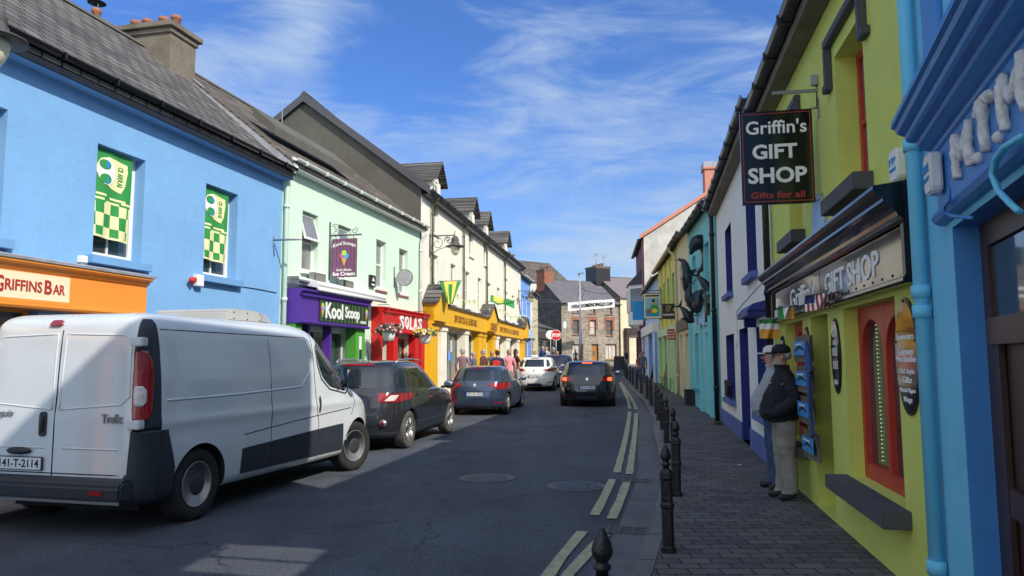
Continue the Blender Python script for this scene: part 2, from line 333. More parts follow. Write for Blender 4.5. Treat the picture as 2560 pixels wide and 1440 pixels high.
def text(mb, body, x0, x1, z0, z1, y, m, bold=0, shear=0, ext=.008, T=None, keep=False, warp=None, face=1, spacing=1.0):
    """lettering filling x0..x1, z0..z1, standing on the plane y and facing -y"""
    me = textmesh(body, 1, bold, shear, spacing); xs = [v.co.x for v in me.vertices]; ys = [v.co.y for v in me.vertices]
    a0, a1, b0, b1 = min(xs), max(xs), min(ys), max(ys); sx = (x1-x0)/(a1-a0); sz = (z1-z0)/(b1-b0)
    if keep:
        k = min(sx, sz); x0 += (x1-x0-k*(a1-a0))/2; sx = sz = k
    vs = []
    for v in me.vertices:
        p = Vector((x0+(v.co.x-a0)*sx, y-(ext if v.co.z > 0 else -.002), z0+(v.co.y-b0)*sz))
        if warp: p = Vector(warp(p))
        vs.append(T @ p if T is not None else p)
    mb.add(vs, [tuple(p.vertices) for p in me.polygons], m); bpy.data.meshes.remove(me)
def hole_wall(mb, u0, u1, z0, z1, ops, depth, m, y=0.0, reveal=None):
    us = sorted({u0, u1, *[o[0] for o in ops], *[o[1] for o in ops]}); zs = sorted({z0, z1, *[o[2] for o in ops], *[o[3] for o in ops]})
    us = [u for u in us if u0-1e-6 <= u <= u1+1e-6]; zs = [z for z in zs if z0-1e-6 <= z <= z1+1e-6]
    for a, b in zip(us, us[1:]):
        for c, d in zip(zs, zs[1:]):
            cu, cz = (a+b)/2, (c+d)/2
            if any(o[0] < cu < o[1] and o[2] < cz < o[3] for o in ops): continue
            mb.quad((a, y, c), (b, y, c), (b, y, d), (a, y, d), m)
    for (a, b, c, d) in [o[:4] for o in ops]:
        rm = reveal or m; e = y+depth
        mb.quad((a, y, c), (a, e, c), (a, e, d), (a, y, d), rm); mb.quad((b, y, c), (b, y, d), (b, e, d), (b, e, c), rm)
        mb.quad((a, y, d), (a, e, d), (b, e, d), (b, y, d), rm); mb.quad((a, y, c), (b, y, c), (b, e, c), (a, e, c), rm)
class Bld:
    """a house front standing on the plan line P0->P1 (street side on the right of that line); x along the front, y into the house, z up"""
    def __init__(s, P0, P1, u0, u1, zb, name, label, cat='house', group=None):
        s.P = Vector((P0[0], P0[1])); e = Vector((P1[0]-P0[0], P1[1]-P0[1])); s.e = e.normalized(); s.n = Vector((s.e.y, -s.e.x))
        s.u0 = u0; s.u1 = u1; s.zb = zb; p = s.P+s.e*u0
        s.rz = math.atan2(s.e.y, s.e.x)
        s.org = (u0, 0, zb)
        s.root = empty(name, (p.x, p.y, zb), s.rz, label, cat, group) if name else None
    def uz(s, px, py, out=0.0):
        d = ray(px, py); n = s.n; t = (n.dot(s.P)+out)/(n.x*d.x+n.y*d.y)
        p = Vector((d.x*t, d.y*t))
        return (p-s.P).dot(s.e), CAMH+d.z*t
    def u(s, px, py=800, out=0): return s.uz(px, py, out)[0]
    def z(s, px, py, out=0): return s.uz(px, py, out)[1]
    def rect(s, l, t, r, b, out=0, tr=None):
        """left x, top y at left, right x, bottom y at left  (pixels)"""
        u0, z1 = s.uz(l, t, out); z0 = s.z(l, b, out); u1 = s.u(r, (t+b)/2, out)
        return (min(u0, u1), max(u0, u1), z0, z1)
    def w(s, u, y, z):
        p = s.P+s.e*u-s.n*y; return Vector((p.x, p.y, z))
    def put(s, mb, name, m=None, parent=None, bevel=0): return mb.build(name, m, parent or s.root, org=s.org, bevel=bevel)
    def thing(s, name, u, y, z, label, cat, group=None, rz=0):
        """an Empty for something fixed to or standing by this front; returns (root, org) for meshes written in front coordinates"""
        p = s.w(u, y, z); return empty(name, p, s.rz+rz, label, cat, group), (u, y, z)
    def shell(s, mb, ops, z0, ze, depth, zr, wm, reveal=.2, gable=None, rm=None, backz=None, lo=-.4, ymid=None, y0=0):
        hole_wall(mb, s.u0, s.u1, z0, ze, ops, reveal, wm, y=y0, reveal=rm)
        gm = gable or wm; ym = ymid or depth/2
        for u in (s.u0, s.u1):
            mb.add([(u, y0, z0), (u, depth, z0), (u, depth, ze), (u, ym, zr), (u, y0, ze)], [(0, 1, 2, 3, 4)], gm)
        mb.quad((s.u0, depth, z0), (s.u1, depth, z0), (s.u1, depth, ze), (s.u0, depth, ze), gm)
    def roof(s, ze, depth, zr, m='slate', over=.28, th=.07, ends=.06, ymid=None, name='roof'):
        ym = ymid or depth/2; k = (zr-ze)/ym; mb = MB(); a, b = s.u0-ends, s.u1+ends
        zf = ze-over*k; zbk = ze-over*(zr-ze)/(depth-ym)
        for (ya, za, yb, zb2) in ((-over, zf+.04, ym, zr+.04), (depth+over, zbk+.04, ym, zr+.04)):
            mb.add([(a, ya, za), (b, ya, za), (b, yb, zb2), (a, yb, zb2), (a, ya, za+th), (b, ya, za+th), (b, yb, zb2+th), (a, yb, zb2+th)],
                   [(0, 3, 2, 1), (4, 5, 6, 7), (0, 1, 5, 4), (1, 2, 6, 5), (2, 3, 7, 6), (3, 0, 4, 7)], m)
        r = s.put(mb, name)
        rc = MB(); rc.prism([(ym-.14, zr+.04+th-.08), (ym, zr+.04+th+.05), (ym+.14, zr+.04+th-.08)], a, b, 'x', 'lead' if m == 'x' else 'darkrender'); s.put(rc, 'ridge', parent=r)
        return r
    def gutter(s, ze, y=-.3, r=.065, m='black', u0=None, u1=None, brackets=True, fascia=None):
        mb = MB(); u0 = s.u0 if u0 is None else u0; u1 = s.u1 if u1 is None else u1
        n = 8; pr = [(y+r*math.cos(math.pi+math.pi*i/n), ze+r*math.sin(math.pi+math.pi*i/n)) for i in range(n+1)]+[(y+r*.8*math.cos(2*math.pi-math.pi*i/n), ze+r*.8*math.sin(2*math.pi-math.pi*i/n)) for i in range(n+1)]
        mb.prism(pr, u0, u1, 'x', m)
        if brackets:
            u = u0+.4
            while u < u1: mb.box(u, u+.03, y-r-.012, y+r+.012, ze-r-.014, ze+.012, m); u += 1.0
        if fascia: mb.box(u0, u1, y+r+.002, y+r+.03, ze-.2, ze+.03, fascia); mb.box(u0, u1, y+r+.03, -.003, ze-.2, ze-.18, fascia)
        return s.put(mb, 'gutter')
    def window(s, a, b, c, d, y=.14, fm='white', pm='glass', style='sash', sill=None, fw=.06, sillm=None, sw=.1, sh=.09, so=.09, name='window', bars=0, parent=None):
        mb = MB(); y1 = y+.05
        mb.box(a, a+fw, y, y1, c, d, fm); mb.box(b-fw, b, y, y1, c, d, fm); mb.box(a+fw, b-fw, y, y1, d-fw, d, fm); mb.box(a+fw, b-fw, y, y1, c, c+fw*1.2, fm)
        mid = (c+d)/2
        if style in ('sash', 'sash4', 'sash2'):
            mb.box(a+fw, b-fw, y+.004, y1, mid-.025, mid+.025, fm)
        if style in ('sash4', 'bars'):
            mb.box((a+b)/2-.013, (a+b)/2+.013, y+.006, y1, c+fw, mid-.025 if style == 'sash4' else d-fw, fm)
            if style == 'sash4': mb.box((a+b)/2-.013, (a+b)/2+.013, y+.006, y1, mid+.025, d-fw, fm)
        if style == 'mullions':
            for i in range(1, bars+1):
                x = a+(b-a)*i/(bars+1); mb.box(x-.035, x+.035, y+.004, y1, c+fw, d-fw, fm)
        w = s.put(mb, name, parent=parent)
        p = MB(); p.box(a+fw*.5, b-fw*.5, y+.03, y+.04, c+fw*.5, d-fw*.5, pm); s.put(p, 'pane', parent=w)
        if sill:
            q = MB(); q.box(a-sw, b+sw, -so, y-.002, c-sh, c-.002, sillm or fm); s.put(q, 'sill', parent=w, bevel=.006)
        return w
    def pipe(s, u, z0, z1, y=-.07, r=.045, m='black', kick=None, name='downpipe', parent=None, collars=(), label=None):
        mb = MB(); pts = [(u, y, z0), (u, y, z1)]
        if kick: pts = [(u, y, z0), (u, y, z1-.35), (u, y-.03, z1-.25), (u, kick, z1-.05), (u, kick, z1)]
        mb.tube(pts, r, 12, m)
        for z in list(collars) or [z0+(z1-z0)*k for k in (.15, .5, .85)]: mb.tube([(u, y, z-.04), (u, y, z+.04)], r*1.3, 12, m)
        return s.put(mb, name, parent=parent)
# plan lines of the two house rows
LA, LB = (-9, 0), (-2.1, 30)
LC, LD = (-3.16, 25.4), (.65, 48.5)
RN, RF = (2.88, 5.6), (5.57, 19.9)      # right row, near part
ME, MN = (7.877, 19.276), (1.168, .435)  # the blue house turns towards the street
TN, TF = (5.57, 19.9), (9.0, 50.0)      # right row, far part
#@@SETTING
# ================================================================== the ground
YS = [-30, -10, -4, 0, 2, 4, 6, 8, 10, 12, 14, 16, 18, 20, 22, 24, 26, 28, 30, 33, 36, 40, 44, 47, 50, 54, 58, 64, 70, 76, 90, 130, 400]
def interp(tab, y):
    if y <= tab[0][0]: (a, b), (c, d) = tab[0], tab[1]
    else:
        for (a, b), (c, d) in zip(tab, tab[1:]):
            if y <= c: break
    return b+(d-b)*(y-a)/(c-a)
KR = [(-6, -2.6), (3.4, .12), (6.56, 1.12), (9.18, 1.78), (11.5, 2.28), (14.94, 2.85), (17.8, 3.34), (20.6, 3.9), (25.4, 4.55), (28.2, 4.87), (34.1, 5.4), (39.5, 6.05), (46, 7.0), (50, 7.9), (53, 9.2)]
KL = [(-6, -8.9), (16, -3.75), (25, -1.75), (48, 2.0), (52, 2.2)]
def sheet(name, xl, xr, ys, off, m, th=0, label=None, seg=1):
    mb = MB(); rows = []
    for y in ys: rows.append((xl(y), xr(y), y, g(y)+off))
    for (a, b, y, z), (c, d, y2, z2) in zip(rows, rows[1:]):
        mb.quad((a, y, z), (b, y, z), (d, y2, z2), (c, y2, z2))
    if th:
        for (a, b, y, z), (c, d, y2, z2) in zip(rows, rows[1:]):
            mb.quad((a, y, z), (c, y2, z2), (c, y2, z2-th), (a, y, z-th)); mb.quad((b, y, z), (d, y2, z2), (d, y2, z2-th), (b, y, z-th))
        for (a, b, y, z) in (rows[0], rows[-1]): mb.quad((a, y, z), (b, y, z), (b, y, z-th), (a, y, z-th))
    return tag(mb.build(name, m), kind='structure')
RO = -.08
sheet('road', lambda y: -300, lambda y: 300, YS, RO, 'asphalt')
ysR = [y for y in YS if -10 <= y <= 50]+[52.5]; ysL = [y for y in YS if -10 <= y <= 50]
kr = lambda y: interp(KR, y); kl = lambda y: interp(KL, y)
sheet('pavement', lambda y: kr(y)+.16, lambda y: kr(y)+7, ysR, 0, 'pavers', th=.3)
sheet('kerb', kr, lambda y: kr(y)+.156, ysR, .004, 'kerbstone', th=.3)
sheet('gutter_channel', lambda y: kr(y)-.36, lambda y: kr(y)-.002, ysR, RO+.004, 'channel')
sheet('left_pavement', lambda y: kl(y)-7, lambda y: kl(y)-.16, ysL, 0, 'left_paving', th=.3)
sheet('left_kerb', lambda y: kl(y)-.156, kl, ysL, .004, 'kerbstone', th=.3)
# far pavement before the stone house
sheet('far_pavement', lambda y: 8.5, lambda y: 22, [63, 66, 70, 76], .02, 'concrete', th=.3)
def stripe(px, w, name='yellow_road_line'):
    P = [gnd(x, y, RO) for x, y in px]; Q = []
    for a, b in zip(P, P[1:]):
        n = max(2, int((b-a).length/.4))
        Q += [a.lerp(b, i/n) for i in range(n)]
    Q.append(P[-1]); mb = MB(); L = []
    for i, p in enumerate(Q):
        d = (Q[min(i+1, len(Q)-1)]-Q[max(0, i-1)]); s = Vector((d.y, -d.x, 0)).normalized()*w/2; s *= 1+.08*math.sin(i*2.1)
        zz = g(p.y)+RO+.012; L.append((Vector((p.x-s.x, p.y-s.y, zz)), Vector((p.x+s.x, p.y+s.y, zz))))
    for (a, b), (c, d) in zip(L, L[1:]): mb.quad(a, b, d, c)
    return tag(mb.build(name, 'yellow_line'), kind='structure')
for seg in ([(1330, 1500), (1400, 1399), (1456, 1331)], [(1486, 1290), (1510, 1245), (1531, 1200)], [(1542, 1183), (1553, 1140), (1563, 1100), (1570, 1062), (1574, 1030)],
            [(1574, 1022), (1571, 1003), (1563, 985), (1556, 971), (1549, 957)],
            [(1385, 1500), (1422, 1437), (1512, 1339)], [(1529, 1299), (1550, 1253), (1567, 1207)], [(1573, 1187), (1579, 1145), (1585, 1104), (1589, 1064), (1590, 1034)],
            [(1590, 1024), (1585, 1009), (1575, 991), (1561, 970), (1552, 956)]):
    stripe(seg, .11)
def manhole(px, py, label):
    c = gnd(px, py, RO); mb = MB()
    n = 40; R_ = .36; z = .006
    mb.lathe([(R_+.05, 0), (R_+.05, z+.002), (R_+.012, z+.002), (R_+.008, z-.003), (R_, z-.003), (R_-.004, z+.002), (R_-.02, z+.002)], n=n, m='coveriron')
    for i in range(-8, 9):
        for j in range(-8, 9):
            x, y = i*.042, j*.042
            if x*x+y*y < .31**2: mb.box(x-.013, x+.013, y-.013, y+.013, z+.003, z+.009, 'coveriron')
    o = mb.build('manhole_cover', loc=(c.x, c.y, g(c.y)+RO)); tag(o, label, 'manhole cover', 'manhole covers in the road')
manhole(1218, 1196, 'round iron manhole cover set in the middle of the dark road')
manhole(1442, 1216, 'round iron manhole cover close to the double yellow lines')
def grate(px, py, w, l, rz, label):
    c = gnd(px, py, RO); mb = MB()
    mb.box(-w/2, w/2, -l/2, -l/2+.03, 0, .012); mb.box(-w/2, w/2, l/2-.03, l/2, 0, .012); mb.box(-w/2, -w/2+.03, -l/2+.03, l/2-.03, 0, .012); mb.box(w/2-.03, w/2, -l/2+.03, l/2-.03, 0, .012)
    for k in range(2): mb.box(-w/6+k*w/3-.012, -w/6+k*w/3+.012, -l/2+.03, l/2-.03, 0, .014)
    for i in range(7): y = -l/2+.06+i*(l-.12)/6; mb.box(-w/2+.03, w/2-.03, y-.008, y+.008, 0, .010)
    o = mb.build('drain_grate', 'iron', loc=(c.x, c.y, g(c.y)+RO+.003)); o.rotation_euler = (0, 0, rz); tag(o, label, 'drain', 'drain grates beside the kerb')
grate(1567, 1328, .42, .3, R(-14), 'iron drain grate in the gutter nearest the camera')
grate(1590, 1203, .4, .3, R(-12), 'iron drain grate in the gutter beside the farther gap in the yellow lines')

# ================================================================== left row
# ---- the blue bar
B = Bld(LA, LB, 3.0, 16.93, 0, 'blue_bar_house', 'long sky blue bar with orange fascia reading GRIFFINS BAR, nearest house on the left', 'house')
wz0, wz1 = 3.27, 5.03
wins = [(5.9, 6.94), (8.85, 9.93), (11.51, 12.56), (14.2, 15.24)]
ops = [(a, b, wz0, wz1) for a, b in wins]+[(7.2, 9.1, .9, 2.45), (9.6, 10.6, .05, 2.4), (4, 5, .05, 2.4)]
mb = MB(); B.shell(mb, ops, -.4, 6.03, 6.4, 8.8, 'blue_wall', reveal=.24); B.put(mb, 'wall')
B.roof(6.03, 6.4, 8.8, 'slate'); B.gutter(5.98, y=-.33, r=.075, m='black_gloss')
mb = MB(); mb.box(B.u0, B.u1, -.25, -.002, 5.72, 5.80, 'blue_trim'); mb.box(B.u0, B.u1, -.26, -.23, 5.72, 5.99, 'black'); B.put(mb, 'soffit')
mb = MB(); mb.prism([(-.34, 5.98), (-.28, 6.12), (3.25, 9.02), (3.25, 8.9), (-.2, 5.98)], 16.9, 17.08, 'x', 'lead'); B.put(mb, 'verge_coping')
for i, (a, b) in enumerate(wins):
    w = B.window(a, b, wz0, wz1, y=.2, fm='white', style='sash4', sill=True, sillm='blue_trim', sw=.12, sh=.13, so=.13, fw=.08)
for a, b, c, d in ops[4:]: B.window(a, b, c, d, y=.18, fm='orange', style='none', fw=.07, name='window')
# chimneys
def chimney(B, u0, u1, y0, y1, z0, z1, m='chimney', capm='chimney', cap=.1, capt=.12, pots=(), label=None, cowl=None, potm='terracotta', ph=.22, pr=.1):
    mb = MB(); mb.box(u0, u1, y0, y1, z0, z1, m); c = B.put(mb, 'chimney')
    mb = MB(); mb.box(u0-cap, u1+cap, y0-cap, y1+cap, z1+.002, z1+capt, capm); mb.box(u0-cap*.4, u1+cap*.4, y0-cap*.4, y1+cap*.4, z1-.12, z1, capm); B.put(mb, 'cap', parent=c, bevel=.015)
    for i, (u, y) in enumerate(pots):
        mb = MB(); z = z1+capt-.005; mb.lathe([(pr, 0), (pr*.92, ph*.75), (pr*1.15, ph*.8), (pr*1.15, ph), (pr*.8, ph), (pr*.75, ph*.6)], (u, y, z), 14, potm); B.put(mb, 'pot', parent=c)
    if cowl:
        u, y = cowl; mb = MB(); z = z1+capt+ph
        for k in range(3): t = k*2.1; mb.tube([(u+.08*math.cos(t), y+.08*math.sin(t), z-.05), (u+.11*math.cos(t), y+.11*math.sin(t), z+.17)], .012, 6, 'metal')
        mb.lathe([(.01, .27), (.2, .16), (.21, .15), (.01, .2)], (u, y, z), 18, 'black'); B.put(mb, 'cowl', parent=c)
    return c
chimney(B, 16.05, 16.95, 2.4, 4.1, 7.4, 9.22, pots=[(16.5, y) for y in (2.62, 2.95, 3.4, 3.72)], cap=.12, capt=.13, ph=.36, pr=.105)
chimney(B, 16.15, 16.85, 4.5, 5.6, 7.4, 9.62, pots=[(16.5, 4.85)], cowl=(16.5, 4.85), cap=.1, ph=.4)
# orange shopfront fascia
f0, f1 = 4.0, 12.36; zb_, zt_ = B.z(322, 775, .3)-0, B.z(335, 687, .36)
mb = MB()
def fascia_profile(z0, z1, out, tip):
    """side profile (y, z) of a shopfront fascia with a moulded cornice"""
    h = z1-z0
    return [(0, z0), (-out-.03, z0), (-out-.05, z0+.03), (-out-.05, z0+.06), (-out, z0+.08), (-out, z0+h*.80), (-out-(tip-out)*.35, z0+h*.84), (-out-(tip-out)*.45, z0+h*.9), (-tip+.01, z0+h*.94), (-tip, z0+h*.96), (-tip, z1), (0, z1+.02)]
fz0, fz1 = 2.36, 2.98
mb.prism(fascia_profile(fz0, fz1, .3, .42), f0, f1, 'x', 'orange'); fo = B.put(mb, 'fascia')
mb = MB(); mb.prism([(-.44, fz1+.005), (-.45, fz1+.04), (-.3, fz1+.075), (0, fz1+.13), (0, fz1+.02)], f0-.02, f1+.04, 'x', 'lead'); B.put(mb, 'lead_flashing', parent=fo)
mb = MB(); sz0, sz1 = fz0+.12, fz0+.47; s0, s1 = 7.35, B.u(175, 700, .32)
mb.box(s0, s1, -.325, -.302, sz0, sz1, 'signcream'); mb.box(s0-.05, s1+.05, -.335, -.302, sz0-.05, sz0-.003, 'orange'); sg = B.put(mb, 'sign_board', parent=fo)
mb = MB()
U_ = lambda x, y: B.u(x, y, .33)
text(mb, 'RIFFINS', U_(14, 690), U_(106, 705), sz0+.10, sz0+.245, -.327, 'signred', bold=.012); text(mb, 'B', U_(113, 700), U_(131, 705), sz0+.09, sz0+.28, -.327, 'signred', bold=.02); text(mb, 'AR', U_(134, 706), U_(163, 710), sz0+.10, sz0+.235, -.327, 'signred', bold=.012)
text(mb, 'G', U_(-8, 690), U_(10, 690), sz0+.07, sz0+.28, -.327, 'signred', bold=.02); B.put(mb, 'lettering', parent=sg)
for u in (5.6, 9.3, 12.1):
    mb = MB(); mb.box(u-.13, u+.13, -.2, -.002, .0, 2.36, 'orange')
    mb.prism([(-.2, 2.1), (-.32, 2.3), (-.34, 2.358), (-.002, 2.358), (-.002, 2.1)], u-.17, u+.17, 'x', 'orange'); mb.box(u-.17, u+.17, -.24, -.003, 0, .35, 'orange'); B.put(mb, 'pilaster', bevel=.008)
mb = MB(); mb.box(9.5, 12.1, -.1, -.002, .0, .55, 'orange'); B.put(mb, 'stall_riser')
# things fixed to the blue wall
def banner(B, a, b, zt, zb, label):
    r, org = B.thing('window_banner', (a+b)/2, .09, zb, label, 'banner', 'county banners hanging in the blue house windows')
    n = 14; H_ = zt-zb; Wd = b-a
    def P(s, t, o=0): return (a+s*Wd*(1-.04*t), .09-o+.022*math.sin(s*11+t*3)*(t*.8+.2)-.02*t, zt-t*H_+.04*s*Wd*t*(-1))
    mb = MB()
    G = 20
    for i in range(G):
        for j in range(G*2):
            s, s2, t, t2 = i/G, (i+1)/G, j/(2*G), (j+1)/(2*G); cs, ct = (s+s2)/2, (t+t2)/2
            m = 'flaggreen'
            if ct > .60:
                k = int((cs+.1)*5)+int((ct-.6)/.4*3*.999); m = 'flagcream' if k % 2 == 0 else 'flaggreen'
                if cs > .955 or ct > .985: m = 'flagcream'
            elif ct > .48:
                if abs(ct-.505-.05*cs*(1.0)) < .010 and .1 < cs < .85 or abs(ct-.55-.03*math.sin(cs*3)) < .011: m = 'flagcream'
            mb.add([P(s, t), P(s2, t), P(s2, t2), P(s, t2)], [(0, 1, 2, 3)], m, True)
    cl = mb.build('cloth', parent=r, org=org)
    # crest : pale shield with a round mark, lettering down its right side
    def Q(u, v, o): # u,v in 0..1 of shield box
        s = .03+u*.85; t = .07+v*.38; return P(s, t, o)
    mb = MB()
    pts = [(.05, .35), (.18, .1), (.4, .0), (.62, .02), (.98, .08), (1.0, .3), (.93, .75), (.82, 1.0), (.5, .93), (.22, .75), (.08, .55)]
    def ngon(pp, o, m, c=None):
        cx = sum(p[0] for p in pp)/len(pp); cy = sum(p[1] for p in pp)/len(pp); vs = [Q(cx, cy, o)]; K = 4; ring = []
        for i, p in enumerate(pp):
            q = pp[(i+1) % len(pp)]
            for k in range(K): ring.append((p[0]+(q[0]-p[0])*k/K, p[1]+(q[1]-p[1])*k/K))
        R_ = [];
        for f in (.33, .66, 1): R_.append([Q(cx+(x-cx)*f, cy+(y-cy)*f, o) for x, y in ring])
        n = len(ring)
        for lv in R_: vs += lv
        fs = [(0, 1+i, 1+(i+1) % n) for i in range(n)]
        for L_ in range(2): fs += [(1+L_*n+i, 1+(L_+1)*n+i, 1+(L_+1)*n+(i+1) % n, 1+L_*n+(i+1) % n) for i in range(n)]
        mb.add(vs, fs, m, True)
    ngon(pts, .006, 'flagcream')
    el = lambda cx, cy, rx, ry, n=14: [(cx+rx*math.cos(6.283*i/n), cy+ry*math.sin(6.283*i/n)) for i in range(n)]
    ngon(el(.36, .46, .27, .4), .010, 'flagwhite'); ngon(el(.3, .26, .17, .15), .013, 'flaggreen'); ngon(el(.33, .68, .17, .15), .013, 'flaggreen')
    ngon([(.36, .1), (.44, .3), (.36, .36), (.3, .3)], .016, 'tarp_blue'); ngon([(.38, .6), (.42, .78), (.36, .84), (.32, .76)], .016, 'tarp_blue')
    # lettering CIARRAI reading downwards
    for k, chx in enumerate('CIARRAI'):
        me = textmesh(chx, .5, .02); xs = [v.co.x for v in me.vertices]; ys = [v.co.y for v in me.vertices]
        h = .055 if k else .075; w = (.03 if chx == 'I' else .085); v0 = .2+k*.095
        vs = []
        for v in me.vertices:
            fx = (v.co.x-min(xs))/(max(xs)-min(xs)+1e-6); fy = (v.co.y-min(ys))/(max(ys)-min(ys)+1e-6)
            vs.append(Q(.70+(.16)*fy, v0+w*fx, .012 if v.co.z > 0 else .008))
        mb.add(vs, [tuple(p.vertices) for p in me.polygons], 'flaggreen'); bpy.data.meshes.remove(me)
    mb.build('crest', parent=r, org=org)
banner(B, 11.53, 12.36, 5.0, 3.60, 'green and gold chequered banner in the larger, nearer blue house window')
banner(B, 14.22, 15.04, 5.0, 3.60, 'green and gold chequered banner in the farther blue house window by the mint house')
r, org = B.thing('alarm_siren', B.u(475, 700), 0, B.z(475, 700), 'small red siren beside white alarm box on the blue wall below the farther banner', 'alarm')
u, z = B.uz(482, 702); mb = MB(); mb.box(u-.02, u+.17, -.12, -.003, z-.1, z+.12, 'white'); mb.build('box', parent=r, org=org, bevel=.01)
mb = MB(); mb.tube([(u-.03, -.06, z+.02), (u-.16, -.1, z+.0)], [.045, .05], 12, 'stopred'); mb.tube([(u-.16, -.1, z), (u-.19, -.11, z-.04)], [.055, .05], 12, 'stopred'); mb.build('beacon', parent=r, org=org)
u, z = B.uz(199, 648); mb = MB(); mb.box(u-.055, u+.055, -.10, -.003, z-.055, z+.05, 'white'); mb.box(u-.02, u+.02, -.07, -.004, z-.12, z-.056, 'white')
o = mb.build('junction_box', org=(u, 0, z), loc=B.w(u, 0, z), bevel=.006); o.rotation_euler = (0, 0, B.rz); tag(o, 'small white junction box on the blue wall above the orange fascia', 'junction box')
def cable(pts, r, name, label, m='black', cat='cable', group=None, sag=0, n=10):
    Q = []
    for a, b in zip(pts, pts[1:]):
        a, b = Vector(a), Vector(b)
        for i in range(n): t = i/n; p = a.lerp(b, t); p.z -= sag*4*t*(1-t); Q.append(p)
    Q.append(Vector(pts[-1])); mb = MB(); mb.tube(Q, r, 6, m); o0 = Q[0]
    return tag(mb.build(name, org=o0, loc=o0), label, cat, group)
cable([B.w(B.u(598, 716), -.012, B.z(598, 716)), B.w(B.u(640, 722), -.012, B.z(640, 722)), B.w(B.u(690, 732), -.012, B.z(690, 732))], .008, 'wall_cable', 'thin dark cable running along the blue wall to the corner')

# ---- the mint ice cream house
G = Bld(LA, LB, 16.96, 25.95, 0, 'mint_house', 'pale mint green house with white gutter above ice cream and red shopfronts', 'house')
w4 = [G.rect(757, 519, 795, 668), G.rect(847, 556, 878, 697), G.rect(941, 600, 965, 716), G.rect(998, 625, 1019, 737)]
wz0 = sum(w[2] for w in w4)/4; wz1 = sum(w[3] for w in w4)/4
w4 = [(w[0], w[1], wz0, wz1) for w in w4]
lo4 = [(17.3, 20.4, .45, 2.42), (20.95, 21.6, .05, 2.25), (22.3, 23.1, .05, 2.4), (23.5, 24.9, .7, 2.35)]
mb = MB(); G.shell(mb, w4+lo4, -.4, 6.28, 6.4, 8.85, 'mint', reveal=.2); G.put(mb, 'wall')
G.roof(6.28, 6.4, 8.85, 'slate_brown'); G.gutter(6.25, y=-.31, r=.07, m='pvcwhite', fascia='pvcwhite')
mb = MB(); mb.prism([(.5, 6.98), (.5, 7.2), (1.1, 7.7), (1.1, 7.48)], 17.4, 21.8, 'x', 'darkrender'); G.put(mb, 'roof_flashing')
for i, (a, b, c, d) in enumerate(w4):
    w = G.window(a, b, c, d, y=.14, fm='white', pm='glass_grey', style='sash', sill=True, sillm='white', sw=.07, sh=.09, fw=.055)
    if i < 2: # the top light tilts out
        mid = (c+d)/2; mb = MB(); T = Matrix.Translation((0, .12, d-.05)) @ Matrix.Rotation(R(-16), 4, 'X')
        h = (d-c)/2-.06; fr = [(a+.03, a+.08), (b-.08, b-.03)]
        for x0, x1 in fr: mb.box(x0, x1, -.02, .02, -h, 0, 'white', T)
        mb.box(a+.08, b-.08, -.02, .02, -.05, 0, 'white', T); mb.box(a+.08, b-.08, -.02, .02, -h, -h+.05, 'white', T); tl = G.put(mb, 'top_light', parent=w)
        mb = MB(); mb.box(a+.08, b-.08, -.004, .004, -h+.05, -.05, 'glass_grey', T); G.put(mb, 'pane', parent=tl)
G.pipe(16.99, .0, 6.05, y=-.09, r=.05, m='mint', kick=-.3); G.pipe(25.85, 2.0, 6.0, y=-.09, r=.045, m='pvcwhite', kick=-.3)
# purple shopfront
mb = MB(); px0, px1 = 17.1, 20.9; z0, z1 = 2.5, 3.28
mb.prism(fascia_profile(z0, z1, .38, .5), px0, px1, 'x', 'purple'); fo = G.put(mb, 'fascia')
mb = MB(); u = px0+.1
while u < px1-.05: mb.box(u, u+.05, -.47, -.385, z0+.63, z0+.68, 'purple'); u += .1
G.put(mb, 'dentils', parent=fo)
mb = MB(); a, b = px0+.95, px1-.06; mb.box(a, b, -.405, -.383, z0+.09, z0+.6, 'panelblack')
k = a+.05
while k < b-.08: mb.box(k, k+.1, -.409, -.4055, z0+.092, z0+.598, 'stripe_green'); k += .21
sg = G.put(mb, 'sign_board', parent=fo)
mb = MB(); text(mb, 'Kool', a+.28, a+1.22, z0+.17, z0+.56, -.415, 'letterwhite', bold=.03); text(mb, 'Scoop', a+1.34, a+2.2, z0+.14, z0+.53, -.415, 'letterwhite', bold=.03); text(mb, 'OF DINGLE', a+2.26, a+2.62, z0+.13, z0+.2, -.415, 'letterwhite', bold=.01); G.put(mb, 'lettering', parent=sg)
M['icepink'] = mat('ice_pink', (.75, .12, .35), .5); M['iceblue'] = mat('ice_blue', (.05, .45, .75), .5); M['icegreen'] = mat('ice_green', (.45, .75, .08), .5); M['cone'] = mat('cone_wafer', (.70, .40, .12), .6, bump=.3)
def cone_art(mb, u, y, z, s, flip=1):
    mb.prism([(u-.5*s, z), (u, z-1.3*s), (u+.5*s, z)], y-.006, y, 'y', 'cone')
    for dx, dz, m in ((-.33, .2, 'icepink'), (.33, .15, 'iceblue'), (0, .6, 'icegreen')):
        c = [(u+dx*s+.38*s*math.cos(i*.524), z+dz*s+.38*s*math.sin(i*.524)) for i in range(12)]; mb.prism(c, y-.011-.002*(dz > .5), y-.001, 'y', m)
mb = MB(); cone_art(mb, a+.14, -.409, z0+.38, .15); cone_art(mb, b-.13, -.409, z0+.4, .13); G.put(mb, 'ice_cream_picture', parent=sg)
mb = MB()
for x0, x1 in ((17.12, 17.42), (20.3, 20.88)): mb.box(x0, x1, -.3, -.002, 0, z0-.003, 'shop_green')
mb.box(17.42, 20.3, -.22, -.002, 0, .5, 'shop_green'); G.put(mb, 'pilaster', bevel=.008)
